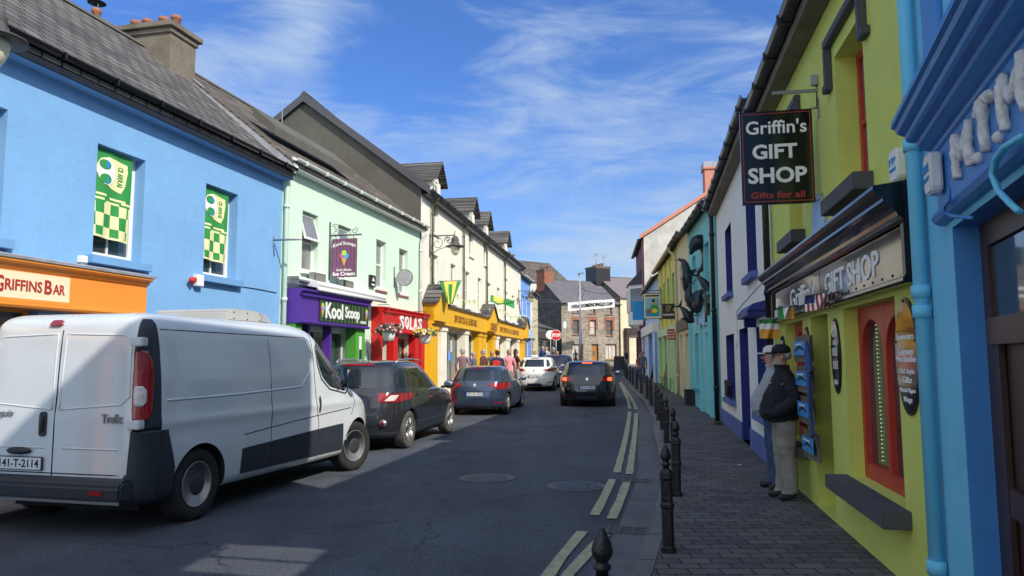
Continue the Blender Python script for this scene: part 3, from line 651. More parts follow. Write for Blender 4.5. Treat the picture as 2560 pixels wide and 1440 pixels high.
mb = MB(); mb.box(20.5, 20.66, -.306, -.301, .9, 2.3, 'white'); mb.box(20.5, 20.66, -.309, -.3065, 1.35, 1.95, 'panelblack'); G.put(mb, 'price_panel')
mb = MB(); mb.box(17.9, 18.0, -.2, -.002, .5, z0-.003, 'purple'); mb.box(19.0, 19.1, -.2, -.002, .5, z0-.003, 'purple'); G.put(mb, 'mullion')
for a_, b_, c_, d_ in lo4[:2]: G.window(a_, b_, c_, d_, y=.12, fm='white', style='none', pm='curtain' if a_ > 20 else 'glass', name='door' if a_ > 20 else 'window')
rr = random.Random(8)
for k_, (a_, b_, c_, d_) in enumerate((lo4[0], lo4[3])):
    mb = MB()
    for q in range(8): x = a_+.1+rr.random()*(b_-a_-.5); z = c_+.1+rr.random()*1.2; mb.box(x, x+.15+.25*rr.random(), .138-.002*q, .146, z, z+.2+.3*rr.random(), rr.choice(['icepink', 'iceblue', 'flagcream', 'letterwhite', 'cone', 'flaggold']))
    G.put(mb, 'window_display')
# folded awning
mb = MB(); za = 3.44
mb.prism([(-.5, za-.1), (-.56, za-.02), (-.5, za+.06), (-.1, za+.17), (-.02, za+.14), (-.02, za)], 17.75, 21.75, 'x', 'white'); aw = G.put(mb, 'awning_cassette', bevel=.01)
mb = MB(); mb.tube([(17.75, -.52, za-.12), (21.75, -.52, za-.12)], .045, 10, 'white'); mb.box(17.2, 17.75, -.3, -.05, za+.03, za+.07, 'metal'); mb.box(17.2, 17.24, -.3, -.003, za-.03, za+.13, 'metal'); G.put(mb, 'front_rail', parent=aw)
for px, py in ((792, 697), (864, 714)):
    u, z = G.uz(px, py, .25); r, org = G.thing('floodlight', u, 0, z, 'grey floodlight on the mint wall above the awning, %s' % ('nearer the blue house' if px < 800 else 'under the ice cream sign'), 'floodlight', 'floodlights over the awning')
    mb = MB(); mb.box(u-.3, u+.3, -.34, -.2, z-.1, z+.13, 'metal'); mb.box(u-.26, u+.26, -.36, -.341, z-.07, z+.1, 'glass_grey'); mb.build('lamp_housing', parent=r, org=org, bevel=.015)
    mb = MB(); mb.tube([(u, -.25, z), (u, -.003, z+.04)], .02, 8, 'black'); mb.build('bracket', parent=r, org=org)
u, z = G.uz(927, 703); mb = MB(); mb.box(u-.17, u+.17, -.08, -.003, z-.17, z+.17, 'black'); mb.box(u-.12, u+.1, -.084, -.0805, z-.13, z-.08, 'white'); mb.prism([(u-.1, z), (u, z+.12), (u+.1, z)], -.084, -.0805, 'y', 'white')
o = mb.build('alarm_box', org=(u, 0, z), loc=B.w(u, 0, z)); o.rotation_euler = (0, 0, B.rz); tag(o, 'small black alarm box on the mint wall by the third window', 'alarm box')
# red shopfront
z0, z1 = 2.48, 3.2; x0, x1 = 21.95, 25.9
mb = MB(); mb.prism(fascia_profile(z0, z1, .34, .45), x0, x1, 'x', 'shop_red'); fo = G.put(mb, 'fascia')
mb = MB(); u = x0+.1
while u < x1-.05: mb.box(u, u+.05, -.43, -.345, z0+.58, z0+.63, 'shop_red'); u += .1
G.put(mb, 'dentils', parent=fo)
mb = MB(); x = 23.3
for ch in 'SOLAS':
    w_ = .3 if ch != 'L' else .24; text(mb, ch, x, x+w_, z0+.13, z0+.55, -.345, 'letterwhite', bold=.035, ext=.03); x += w_+.12
G.put(mb, 'lettering', parent=fo)
mb = MB()
for a_, b_ in ((21.97, 22.25), (23.1, 23.45), (24.95, 25.3), (25.5, 25.88)): mb.box(a_, b_, -.24, -.002, 0, z0-.003, 'shop_red')
mb.box(23.45, 24.95, -.16, -.002, 0, .72, 'shop_red'); G.put(mb, 'pilaster', bevel=.008)
for a_, b_, c_, d_ in lo4[2:]: G.window(a_, b_, c_, d_, y=.12, fm='shop_red', style='none', name='door' if a_ < 23 else 'window')

# ---- the tall cream terrace with the yellow shop
C = Bld(LC, LD, 0, 22.9, 0, 'cream_terrace', 'tall cream terrace with dormers and a long yellow sports shopfront', 'house')
eave = 7.68
wd = [C.rect(1086, 502, 1104, 533)[:2]]
up = []; ge = C
def ww(l, r, t, b): 
    u0, z1 = C.uz(l, t); u1 = C.u(r, (t+b)/2); z0 = C.z(l, b); return (u0, u1, z0, z1)
row1 = [ww(1085, 1103, 612, 710), ww(1127, 1140, 632, 716), ww(1161, 1173, 655, 724), ww(1189, 1200, 672, 732), ww(1215, 1222, 688, 741)]
us1 = [(1.42, 2.32), (4.25, 5.1), (6.9, 7.75), (9.5, 10.35), (11.9, 12.75), (14.5, 15.35), (17, 17.85), (19.4, 20.2), (21.3, 22.0)]
r1 = [(a, b, 3.95, 5.55) for a, b in us1]
tops = [1.55, 8.3, 11.3, 17.5, 0]
dorm = [(1.45, 2.35), (7.6, 8.5), (10.9, 11.8), (16.6, 17.5)]
r0 = [(a, b, 6.35, 7.45+.24) for a, b in dorm]
low = [(2.6, 5.6, .75, 2.75), (6.3, 8.3, .75, 2.75), (10.1, 11.6, .3, 2.75), (13.5, 15.6, .75, 2.75), (17, 19.4, .75, 2.75)]
mb = MB(); C.shell(mb, r1+r0+low, -.4, eave, 8.8, 11.25, 'cream', reveal=.16, gable='darkrender', lo=-.5); C.put(mb, 'wall')
C.roof(eave, 8.8, 11.25, 'slate', over=.3, ends=.1); C.gutter(eave-.06, y=-.33, r=.07, m='black', fascia='black')
mb = MB()
mb.prism([(-.36, eave-.3), (-.36, eave+.0), (4.4, 11.3), (9.1, eave+.1), (9.1, eave-.2), (4.4, 11.0)], -.16, -.11, 'x', 'greysill'); C.put(mb, 'bargeboard')
mb = MB(); mb.box(-.012, .35, -.012, -.001, 0, eave-.3, 'cream'); C.put(mb, 'corner_strip')
for a, b, c, d in r1: C.window(a, b, c, d, y=.1, fm='white', pm='glass_grey', style='sash4', sill=True, sillm='white', fw=.06, sw=.06, so=.07)
for k, (a, b) in enumerate(dorm):
    w = C.window(a, b, 6.35, 7.68, y=.1, fm='white', pm='glass_grey', style='sash4', sill=True, sillm='white', fw=.06, sw=.06, so=.07, name='dormer')
    # dormer front above the eave with its own little roof
    m_ = (a+b)/2; mb = MB(); zt = 8.35; hw = .62
    mb.box(m_-hw, a, -.02, 2.6, 7.72, zt, 'cream'); mb.box(b, m_+hw, -.02, 2.6, 7.72, zt, 'cream')
    mb.prism([(m_-hw, zt), (m_, zt+.6), (m_+hw, zt)], .02, 2.6, 'y', 'cream'); mb.box(a+.001, b-.001, .05, .1, 8.25, zt, 'white'); C.put(mb, 'cheek', parent=w)
    mb = MB(); mb.box(a, b, .05, .09, 7.7, 8.25, 'glass_grey'); mb.box(a, b, .03, .06, 7.7, 7.76, 'white'); mb.box(a, a+.06, .03, .06, 7.7, 8.3, 'white'); mb.box(b-.06, b, .03, .06, 7.7, 8.3, 'white'); mb.box(m_-.02, m_+.02, .035, .06, 7.76, 8.3, 'white'); C.put(mb, 'upper_pane', parent=w)
    mb = MB(); e_ = .12
    for sg_ in (-1, 1):
        x0_, z0_, x1_, z1_ = m_+sg_*(hw+.16), zt-.14, m_, zt+.66
        mb.add([(x0_, -.28, z0_), (x1_, -.28, z1_), (x1_, 3.6, z1_), (x0_, 3.0, z0_), (x0_, -.28, z0_+.07), (x1_, -.28, z1_+.07), (x1_, 3.6, z1_+.07), (x0_, 3.0, z0_+.07)], [(0, 1, 2, 3), (4, 5, 6, 7), (0, 4, 5, 1), (3, 2, 6, 7), (0, 3, 7, 4), (1, 2, 6, 5)], 'slate')
    C.put(mb, 'dormer_roof', parent=w)
for px in (1075, 1155, 1213, 1259): C.pipe(C.u(px, 640), 3.5, eave-.1, y=-.09, r=.04, m='pipebrown', kick=-.32)
# yellow shopfront
z0, z1 = 2.92, 3.62; O = .42
mb = MB(); mb.prism([(0, z0), (-O, z0), (-O-.01, z0+.03), (-O, z0+.06), (-O, z1-.08), (-O-.07, z1), (0, z1)], .25, 22.7, 'x', 'shop_yellow')
gab = [(.25, 1.7), (9.6, 11.6), (21.2, 22.75)]
for a, b in gab: m_ = (a+b)/2; mb.prism([(a, z0+.1), (a, z1+.05), (m_, z1+.62), (b, z1+.05), (b, z0+.1)], -O-.12, -.002, 'y', 'shop_yellow')
fo = C.put(mb, 'fascia')
mb = MB(); u = .25
for a, b in ((1.78, 9.5), (11.7, 21.1)): mb.prism([(-O-.1, z1+.003), (-O-.1, z1+.03), (-.05, z1+.22), (-.002, z1+.22), (-.002, z1+.003)], a, b, 'x', 'slate')
for a, b in gab:
    m_ = (a+b)/2
    for s_ in (-1, 1):
        x0_, x1_ = m_+s_*((b-a)/2+.1), m_; za, zb2 = z1+.0, z1+.68
        mb.add([(x0_, -O-.2, za), (x1_, -O-.2, zb2), (x1_, -.002, zb2), (x0_, -.002, za), (x0_, -O-.2, za+.06), (x1_, -O-.2, zb2+.06), (x1_, -.002, zb2+.06), (x0_, -.002, za+.06)], [(0, 1, 2, 3), (4, 5, 6, 7), (0, 4, 5, 1), (3, 2, 6, 7), (0, 3, 7, 4), (1, 2, 6, 5)], 'slate')
C.put(mb, 'canopy_roof', parent=fo)
mb = MB(); y_ = -O-.002
text(mb, 'SPORTS & LEISURE', 3.2, 7.3, z0+.19, z0+.47, y_, 'gold', bold=.015, ext=.02); text(mb, 'CARVEYS', 9.8, 11.4, z0+.13, z0+.5, -O-.122, 'gold', bold=.025, ext=.02); text(mb, 'SPORTS & LEISURE', 13.0, 19.3, z0+.19, z0+.45, y_, 'gold', bold=.015, ext=.02)
C.put(mb, 'lettering', parent=fo)
for a, b, m_ in ((.25, 1.25, 'shop_yellow'), (1.75, 2.55, 'cream'), (5.62, 6.25, 'cream'), (8.35, 9.1, 'shop_yellow'), (9.5, 10.05, 'shop_yellow'), (11.65, 12.4, 'shop_yellow'), (12.7, 13.4, 'cream'), (15.7, 16.9, 'cream'), (19.5, 20.3, 'cream'), (21.4, 22.7, 'shop_yellow')):
    mb = MB(); mb.box(a, b, -.3, -.002, 0, z0-.003, m_); mb.box(a-.03, b+.03, -.33, -.004, 0, .3, m_); mb.box(a-.03, b+.03, -.34, -.004, z0-.2, z0-.004, m_); C.put(mb, 'pilaster', bevel=.01)
mb = MB(); mb.box(1.75, 8.3, -.18, -.005, 0, .72, 'cream'); mb.box(12.7, 20.3, -.18, -.005, 0, .72, 'cream'); C.put(mb, 'stall_riser')
for a, b, c, d in low: 
    w = C.window(a, b, c, d, y=.05, fm='metal', style='mullions', bars=2 if b-a > 2.5 else 1, fw=.05)
rr = random.Random(3)
for k, (a, b) in enumerate(((2.75, 5.5), (6.4, 8.2), (13.6, 15.5))):
    mb = MB()
    for q in range(9):
        x = a+rr.random()*(b-a-.3); z = .85+rr.random()*1.3; mb.box(x, x+.15+.2*rr.random(), .062, .074, z, z+.2+.4*rr.random(), rr.choice(['flaggreen', 'flaggold', 'tarp_blue', 'letterwhite', 'skyblue', 'canvas']))
    C.put(mb, 'window_display')
# ---- far left: light blue house, narrow tan house, dark pub
D1 = Bld(LC, LD, 22.93, 27.2, g(50), 'light_blue_house', 'narrow light blue house beyond the yellow shopfront', 'house')
ze = D1.z(1308, 690); mb = MB()
ops = [(23.5, 24.4, 4.6, 5.9), (25.4, 26.3, 4.6, 5.9), (23.4, 26.6, 1.2, 3.0)]
D1.shell(mb, ops, 0, ze, 7, ze+2.6, 'skyblue', reveal=.15); D1.put(mb, 'wall'); D1.roof(ze, 7, ze+2.6, 'slate', over=.25); D1.gutter(ze-.04, y=-.28, m='white')
for o_ in ops: D1.window(*o_, y=.1, fm='white', style='sash' if o_[2] > 4 else 'none', sill=True, fw=.06)
mb = MB(); mb.box(23.0, 27.1, -.2, -.002, 3.15, 3.75, 'paleblue'); D1.put(mb, 'fascia')
D1.pipe(27.1, 1, ze-.1, m='white')
D2 = Bld(LC, LD, 27.25, 31.5, g(54), 'tan_house', 'tan plastered house end past the light blue house', 'house')
mb = MB(); ops = [(28.2, 29.2, 4.8, 6.0), (28, 30, 1.6, 3.2)]; ze = 6.6; D2.shell(mb, ops, 0, ze, 7, ze+2.4, 'cream2', reveal=.15); D2.put(mb, 'wall'); D2.roof(ze, 7, ze+2.4, 'slate_brown')
for o_ in ops: D2.window(*o_, y=.1, fm='white', style='sash')
# ================================================================== end of the street
pl = at(1405, 905, 74); pr_ = at(1553, 905, 77)
Hh = Bld((pl.x, pl.y), (pr_.x, pr_.y), 0, (Vector((pr_.x, pr_.y))-Vector((pl.x, pl.y))).length, 1.1, 'stone_house', 'three storey rubble stone house facing down the street, timber front door', 'house')
ze = Hh.z(1405, 756)
def hr(l, t, r, b): u0, z1 = Hh.uz(l, t); u1 = Hh.u(r, t); return (u0, u1, Hh.z(l, b), z1)
top = [hr(1431, 769, 1447, 781), hr(1473.5, 768, 1488, 784), hr(1515, 766, 1530, 786)]
midw = [hr(1432.7, 800, 1447.5, 836), hr(1474.5, 800, 1490, 837), hr(1515, 801, 1531, 839)]
gw = [hr(1430, 860, 1458, 898), hr(1514, 860, 1541.5, 899)]; dr = hr(1479, 860, 1496, 914)
mb = MB(); Hh.shell(mb, top+midw+gw+[dr], 0, ze, 8, ze+2.6, 'stone', reveal=.3, gable='stone_shaded'); Hh.put(mb, 'wall')
Hh.roof(ze, 8, ze+2.6, 'slate_far', over=.2); Hh.gutter(ze-.05, y=-.25, m='black')
for o_ in top: Hh.window(*o_, y=.18, fm='wood', pm='glass_grey', style='bars', sill=True, sillm='concrete', fw=.07, so=.1)
for i, o_ in enumerate(midw):
    w = Hh.window(*o_, y=.18, fm='wood', pm='curtain' if i == 1 else 'glass', style='sash', sill=True, sillm='concrete', fw=.08, so=.1)
    mb = MB(); a, b, c, d = o_; mb.box(a-.22, b+.22, -.02, .01, d+.003, d+.35, 'brick'); mb.box(a-.22, a-.003, -.02, .01, c+.5, d, 'brick'); mb.box(b+.003, b+.22, -.02, .01, c+.5, d, 'brick'); Hh.put(mb, 'brick_surround', parent=w)
for o_ in gw: Hh.window(*o_, y=.18, fm='wood', pm='curtain', style='mullions', bars=2, sill=True, sillm='concrete', fw=.08, so=.1)
w = Hh.window(*dr, y=.18, fm='timber', pm='wood', style='none', name='door', fw=.07)
mb = MB(); a, b, c, d = dr; m_ = (a+b)/2; mb.prism([(m_+.12*math.cos(i*.524), (c+d)/2+.15+.35*math.sin(i*.524)) for i in range(12)], .19, .209, 'y', 'glass'); Hh.put(mb, 'door_light', parent=w)
Hh.pipe(Hh.u1-.15, .9, ze-.1, m='timber')
def stackpots(B, u0, u1, y0, y1, z0, z1, m, n=3, capm='chimney'):
    chimney(B, u0, u1, y0, y1, z0, z1, m=m, capm=capm, cap=.08, capt=.12, pots=[((u0+u1)/2, y0+.25+(y1-y0-.5)*i/max(1, n-1)) for i in range(n)], ph=.35, pr=.13)
stackpots(Hh, -.1, .95, 3.4, 5.2, ze+1.5, Hh.z(1360, 676, -4), 'brick', 3)
# neighbour with the black chimney
N2 = Bld((pl.x, pl.y), (pr_.x, pr_.y), Hh.u1+.02, Hh.u1+7.5, 1.1, 'cream_corner_house', 'cream house with purple slate roof and tall black chimney right of the stone house', 'house')
zn = N2.z(1560, 743); mb = MB(); ops = []; N2.shell(mb, [(N2.u0+1.9, N2.u0+3.6, 0.9, 4.0)], 0, zn, 8.5, zn+2.5, 'cream2', reveal=.4, gable='darkrender'); N2.put(mb, 'wall'); N2.roof(zn, 8.5, zn+2.5, 'slate_purple', over=.25)
stackpots(N2, N2.u0-.9, N2.u0+.9, 3.2, 5.4, zn, N2.z(1512, 671, -4), 'black', 4)
mb = MB(); mb.box(N2.u0+.4, N2.u0+6.8, -.5, -.002, 4.3, 4.9, 'timber'); mb.box(N2.u0+.4, N2.u0+.75, -.4, -.002, 1.1, 4.3, 'timber'); mb.box(N2.u0+3.7, N2.u0+4.0, -.4, -.002, 1.1, 4.3, 'timber'); mb.box(N2.u0+1.8, N2.u0+3.4, -.1, -.003, 4.9, 5.7, 'salmon'); N2.put(mb, 'shopfront')
mb = MB(); u_, z_ = N2.u0-.2, N2.z(1512, 671, -4)+.4
for dx, hh in ((-.5, 1.1), (.5, .9)):
    mb.tube([(u_+dx, 3.5, z_-.4), (u_+dx, 3.5, z_+hh)], .03, 6, 'metal')
    for k in range(4): mb.tube([(u_+dx-.45+.1*k, 3.2+.2*k, z_+hh-.1*k), (u_+dx+.45-.1*k, 3.2+.2*k, z_+hh-.1*k)], .015, 5, 'metal')
o = N2.put(mb, 'television_aerial')
# grey gabled building behind
bp = at(1303, 700, 96); bq = at(1400, 700, 100)
G3 = Bld((bp.x, bp.y), (bq.x, bq.y), 0, 8.5, 1.5, 'grey_gabled_house', 'grey slated house seen over the roofs behind the stone gable', 'house')
mb = MB(); zg = G3.z(1303, 700); G3.shell(mb, [], 0, zg, 9, G3.z(1340, 656, -4), 'gable_white'); G3.put(mb, 'wall'); G3.roof(zg, 9, G3.z(1340, 656, -4), 'slate_brown'); stackpots(G3, .2, 1.5, 3.4, 5.0, zg, G3.z(1310, 655, -4)+.7, 'brick', 2)
# low dark pub in the shade of the left turning
P3 = Bld((at(1338, 905, 66).x, 66), (at(1410, 905, 78).x, 78), 0, 8, 1.0, 'dark_corner_pub', 'dark fronted pub in the shade below the stone gable', 'pub')
mb = MB(); P3.shell(mb, [(1, 3, 1.5, 3.4), (4, 6.5, 1.5, 3.4)], 0, 4.6, 3, 5.2, 'darkrender'); P3.put(mb, 'wall'); P3.roof(4.6, 3, 5.2, 'slate', over=.1)
for o_ in ((1, 3, 1.5, 3.4), (4, 6.5, 1.5, 3.4)): P3.window(*o_, y=.1, fm='timber')
mb = MB(); mb.box(.3, 7.6, -.15, -.002, 3.6, 4.2, 'panelblack'); P3.put(mb, 'fascia')

# ================================================================== right row, far part (x runs towards the camera)
TL = 30.29
def tb(u0, u1, zb, name, label): return Bld(TF, TN, u0, u1, zb, name, label)
# purple brown tall house with white gable
Z1 = Bld((TF[0]+3.43*.6, TF[1]+30.1*.6), TF, 8.2, 18.17, .8, 'purple_gabled_house', 'tall purple brown house with a weathered white gable, salmon coping and chimney')
zt = 9.95; mb = MB()
ops = [(9.5, 10.4, 6.8, 8.4), (15.2, 16.1, 6.8, 8.6), (9, 12, 1.4, 3.6)]
hole_wall(mb, 8.2, 18.17, 0, zt, ops, .15, 'purplebrown'); 
for u in (8.2, 18.17): mb.add([(u, 0, 0), (u, 11, 0), (u, 11, zt), (u, 5.6, zt+3.6), (u, 0, zt)], [(0, 1, 2, 3, 4)], 'gable_white')
mb.quad((8.2, 11, 0), (18.17, 11, 0), (18.17, 11, zt), (8.2, 11, zt), 'gable_white'); Z1.put(mb, 'wall')
Z1.roof(zt, 11, zt+3.6, 'slate', over=.3, ends=-.02, ymid=5.6); Z1.gutter(zt-.05, y=-.33)
for o_ in ops: Z1.window(*o_, y=.1, style='sash', sill=True)
mb = MB(); k = 3.6/5.6
mb.prism([(-.25, zt-.1), (-.25, zt+.16), (5.6, zt+3.9), (11.2, zt+.2), (11.2, zt-.06), (5.6, zt+3.62)], 18.05, 18.35, 'x', 'salmon'); Z1.put(mb, 'gable_coping')
mb = MB(); mb.box(17.2, 18.3, 4.2, 6.4, zt+2, zt+4.6, 'salmon'); c = Z1.put(mb, 'chimney'); mb = MB(); mb.box(17.1, 18.4, 4.1, 6.5, zt+4.603, zt+4.75, 'salmon'); mb.box(17.12, 18.38, 4.12, 6.48, zt+4.753, zt+5.1, 'lead'); Z1.put(mb, 'cap', parent=c)
# oriel bay
mb = MB(); b0, b1 = 13.2, 16.6; zb0, zb1 = 4.1, 6.9; O = .95
pts = [(b0, 0), (b0+.7, -O), (b1-.7, -O), (b1, 0)]
for (x, y), (x2, y2) in zip(pts, pts[1:]):
    mb.quad((x, y, zb0), (x2, y2, zb0), (x2, y2, zb0+.9), (x, y, zb0+.9), 'whitewall'); mb.quad((x, y, zb1-.25), (x2, y2, zb1-.25), (x2, y2, zb1), (x, y, zb1), 'whitewall')
for x, y in pts: mb.box(x-.09, x+.09, y-.09, y+.09, zb0+.9, zb1-.25, 'whitewall')
mb.add([(*p, zb0) for p in pts]+[(b0+.6, 0, zb0-.6), (b1-.6, 0, zb0-.6)], [(0, 1, 2, 3), (0, 4, 1), (1, 4, 5, 2), (2, 5, 3)], 'whitewall'); by = Z1.put(mb, 'bay_window')
mb = MB()
for (x, y), (x2, y2) in zip(pts, pts[1:]): mb.quad((x, y+.02, zb0+.9), (x2, y2+.02, zb0+.9), (x2, y2+.02, zb1-.25), (x, y+.02, zb1-.25), 'glass_grey')
Z1.put(mb, 'pane', parent=by)
mb = MB(); e_ = .15; q = [(b0-e_, 0, zb1), (b0+.65, -O-e_, zb1), (b1-.65, -O-e_, zb1), (b1+e_, 0, zb1), (b0+.5, 0, zb1+1.2), (b1-.5, 0, zb1+1.2)]
mb.add(q, [(0, 1, 2, 3), (0, 4, 1), (1, 4, 5, 2), (2, 5, 3)], 'panelblack'); Z1.put(mb, 'bay_roof', parent=by)
Z1.pipe(18.0, .8, zt-.1, m='purplebrown', r=.07)
mb = MB()
for u in (12.8, 14.6, 16.4): mb.box(u, u+.22, -.2, -.002, .8, 3.6, 'purplebrown')
mb.box(12.7, 16.9, -.3, -.003, 3.6, 4.0, 'purplebrown'); Z1.put(mb, 'shopfront')

X1 = tb(.05, 11.0, .4, 'pale_blue_shop', 'pale blue and white shop between the purple house and the green striped pub')
ze = 6.1; ops = [(1.5, 2.4, 4.1, 5.5), (4.5, 5.4, 4.1, 5.5), (7.5, 8.4, 4.1, 5.5), (1, 3.5, .9, 2.9), (4.2, 5.2, .5, 2.9), (6.2, 10, .9, 2.9)]
mb = MB(); X1.shell(mb, ops, -.3, ze, 7, ze+2.3, 'paleblue', reveal=.15); X1.put(mb, 'wall'); X1.roof(ze, 7, ze+2.3, 'slate_brown', over=.3); X1.gutter(ze-.02, m='cream2', brackets=False)
for o_ in ops: X1.window(*o_, y=.1, fm='white', pm='curtain' if o_[3] > 4 else 'glass', style='sash', sill=True)
mb = MB(); mb.box(.5, 10.6, -.35, -.002, 3.1, 3.65, 'whitewall'); X1.put(mb, 'fascia')
mb = MB()
for u in (.6, 3.7, 5.5, 10.2): mb = MB(); mb.box(u, u+.35, -.3, -.002, .3, 3.1, 'whitewall'); mb.box(u+.352, u+.55, -.22, -.002, .3, 3.1, 'skyblue'); X1.put(mb, 'pilaster')
X2 = tb(11.0, 20.2, .3, 'green_striped_pub', 'two storey pub striped in green and yellow bands')
ze = 6.25; ops = []; yb = []
for k in range(4):
    a = 12.0+k*2.15; ops.append((a, a+.95, 3.75, 5.3)); yb.append(a)
ops += [(11.6, 13.6, .9, 2.7), (14.2, 16.2, .9, 2.7), (16.9, 17.9, .3, 2.7)]
mb = MB(); X2.shell(mb, ops, -.3, ze, 7, ze+2.4, 'green_wall', reveal=.16); X2.put(mb, 'wall'); X2.roof(ze, 7, ze+2.4, 'slate_brown', over=.25); X2.gutter(ze-.02, m='cream2', brackets=False)
mb = MB()
for a in yb:
    mb.box(a-.3, a-.003, -.03, -.002, 2.9, ze-.05, 'yellow_paint'); mb.box(a+.953, a+1.25, -.03, -.002, 2.9, ze-.05, 'yellow_paint'); mb.box(a, a+.95, -.03, -.002, 5.303, ze-.05, 'yellow_paint'); mb.box(a, a+.95, -.03, -.002, 2.9, 3.65, 'yellow_paint')
X2.put(mb, 'yellow_bands')
for i, o_ in enumerate(ops): X2.window(*o_, y=.12, fm='yellow_paint' if i < 4 else 'white', pm='glass_grey' if i < 4 else 'curtain', style='sash', sill=True, sillm='yellow_paint')
mb = MB(); mb.box(11.1, 20.0, -.12, -.031, 2.75, 3.1, 'pale_green')
X2.put(mb, 'fascia')
for u in (11.1, 13.75, 16.4, 18.0, 19.2): mb = MB(); mb.box(u, u+.3, -.12, -.002, 0, 2.75, 'pale_green'); X2.put(mb, 'pilaster')
mb = MB(); mb.box(13.6, 19.2, -.06, -.002, 0, .8, 'green_paint'); X2.put(mb, 'stall_riser')
X3 = tb(20.22, 24.0, .15, 'pale_cream_house', 'narrow pale cream house squeezed between green pub and turquoise shop')
ze = 6.3; ops = [(21.3, 22.2, 3.8, 5.3), (20.8, 21.6, .2, 2.6), (22.3, 23.5, .2, 2.6)]
mb = MB(); X3.shell(mb, ops, -.3, ze, 7, ze+2.4, 'cream2', reveal=.2); X3.put(mb, 'wall'); X3.roof(ze, 7, ze+2.4, 'slate_brown', over=.25); X3.gutter(ze-.04, r=.08, m='panelblack')
for o_ in ops: X3.window(*o_, y=.15, fm='white' if o_[3] < 3 else 'cream2', style='sash', pm='curtain')
mb = MB(); mb.box(20.4, 23.9, -.1, -.002, 2.75, 3.15, 'canvas'); X3.put(mb, 'fascia')
X3.pipe(20.3, .1, 6.1, m='cream2', kick=-.3, r=.05)
# turquoise dolphin house
X4 = tb(24.02, 30.2, 0, 'turquoise_house', 'turquoise house with bronze dolphins leaping on its front')
ze = 6.12; ops = [(25.0, 25.9, 3.6, 5.1), (27.9, 28.8, 3.6, 5.1), (25.2, 26.6, .7, 2.5), (27.6, 28.5, .1, 2.45)]
mb = MB(); X4.shell(mb, ops, -.3, ze, 7, ze+2.5, 'turq', reveal=.18); X4.put(mb, 'wall'); X4.roof(ze, 7, ze+2.5, 'slate_brown', over=.28); X4.gutter(ze-.05, r=.08, m='panelblack')
for i, o_ in enumerate(ops): X4.window(*o_, y=.12, fm='turq_dark' if i != 3 else 'white', pm='glass' if i < 3 else 'white', style='sash' if i < 3 else 'none', sill=i < 3, sillm='turq_dark', name='door' if i == 3 else 'window')
mb = MB()
for u in (24.2, 26.7, 28.7, 29.7): mb = MB(); mb.box(u, u+.28, -.08, -.002, 0, 2.9, 'turq_dark' if u > 29 else 'turq'); X4.put(mb, 'pilaster')
mb = MB(); text(mb, 'BAR', 26.2, 28.7, 2.66, 3.02, -.03, 'paleblue', bold=.05, ext=.05); X4.put(mb, 'lettering')
X4.pipe(30.1, .0, 5.95, y=-.1, r=.06, m='black', kick=-.3)
# ================================================================== right row, near part
WH = Bld(RF, RN, 0.05, 9.02, 0, 'white_house', 'white house with navy blue windows and door and a blue base band')
we = 5.78
up2 = [(2.25, 3.6, 3.15, 4.72), (6.25, 7.5, 3.15, 4.72)]; lo2 = [(1.6, 4.0, .74, 2.22), (4.3, 6.15, .0, 2.26), (7.05, 8.2, .74, 2.2)]
lo2 = [(1.7, 3.5, .74, 2.22), (4.55, 5.95, .0, 2.26), (7.1, 8.3, .74, 2.2)]
mb = MB(); WH.shell(mb, up2+lo2, -.3, we, 8, we+2.9, 'whitewall', reveal=.3, rm='navy'); WH.put(mb, 'wall')
mb = MB()
for a, b in ((.05, 4.55), (5.95, 9.02)): mb.box(a, b, -.03, -.002, -.2, .36, 'plinth_blue')
WH.put(mb, 'plinth')
for i, o_ in enumerate(up2+lo2):
    if i == 3: w = WH.window(*o_, y=.22, fm='navy', pm='navy', style='none', name='door', fw=.09)
    else: w = WH.window(*o_, y=.22, fm='navy' if i < 2 else 'white', style='sash4', sill=True, sillm='plinth_blue', sh=.12, so=.12, sw=.08)
mb = MB()
for k in range(9): mb.tube([(1.75+k*.2, -.07, .76), (1.75+k*.2, -.07, 1.1), (1.8+k*.2, -.07, 1.15), (1.85+k*.2, -.07, 1.1)], .009, 5, 'black')
mb.box(1.7, 3.5, -.08, -.06, .78, .8, 'black'); mb.box(1.7, 3.5, -.08, -.06, 1.06, 1.08, 'black'); WH.put(mb, 'window_guard')
mb = MB(); mb.box(7.0, 8.4, -.3, -.002, 2.34, 2.42, 'navy'); mb.prism([(-.3, 2.42), (-.22, 2.52), (-.002, 2.58), (-.002, 2.42)], 6.95, 8.45, 'x', 'navy'); mb.box(7.05, 7.15, -.2, -.003, 2.2, 2.34, 'navy'); WH.put(mb, 'hood')
mb = MB(); mb.tube([(9.0, -.012, 2.95), (5.0, -.012, 2.72), (4.3, -.012, 2.66), (4.25, -.012, 2.0), (4.2, -.03, 1.9)], .011, 6, 'whitewall'); WH.put(mb, 'cable')
WH.roof(we, 8, we+2.9, 'slate_brown', over=.26); WH.gutter(we-.06, y=-.3, r=.075, m='panelblack', fascia='chimney')
LM = Bld(RF, RN, 9.06, 15.3, 0, 'lime_gift_shop', 'lime green gift shop with black moulded fascia and red windows', 'shop')
le = 5.42
up3 = [(10.62, 11.42, 3.17, 4.55), (13.2, 14.15, 3.17, 4.55)]; lo3 = [(9.95, 11.15, .62, 2.12), (11.62, 12.45, .02, 2.12), (13.08, 14.62, .56, 2.12)]
mb = MB(); LM.shell(mb, up3+lo3, -.3, le, 8, le+3.0, 'lime', reveal=.34); LM.put(mb, 'wall')
LM.roof(le, 8, le+3.0, 'slate', over=.26); LM.gutter(le-.07, y=-.3, r=.08, m='panelblack', fascia='chimney')
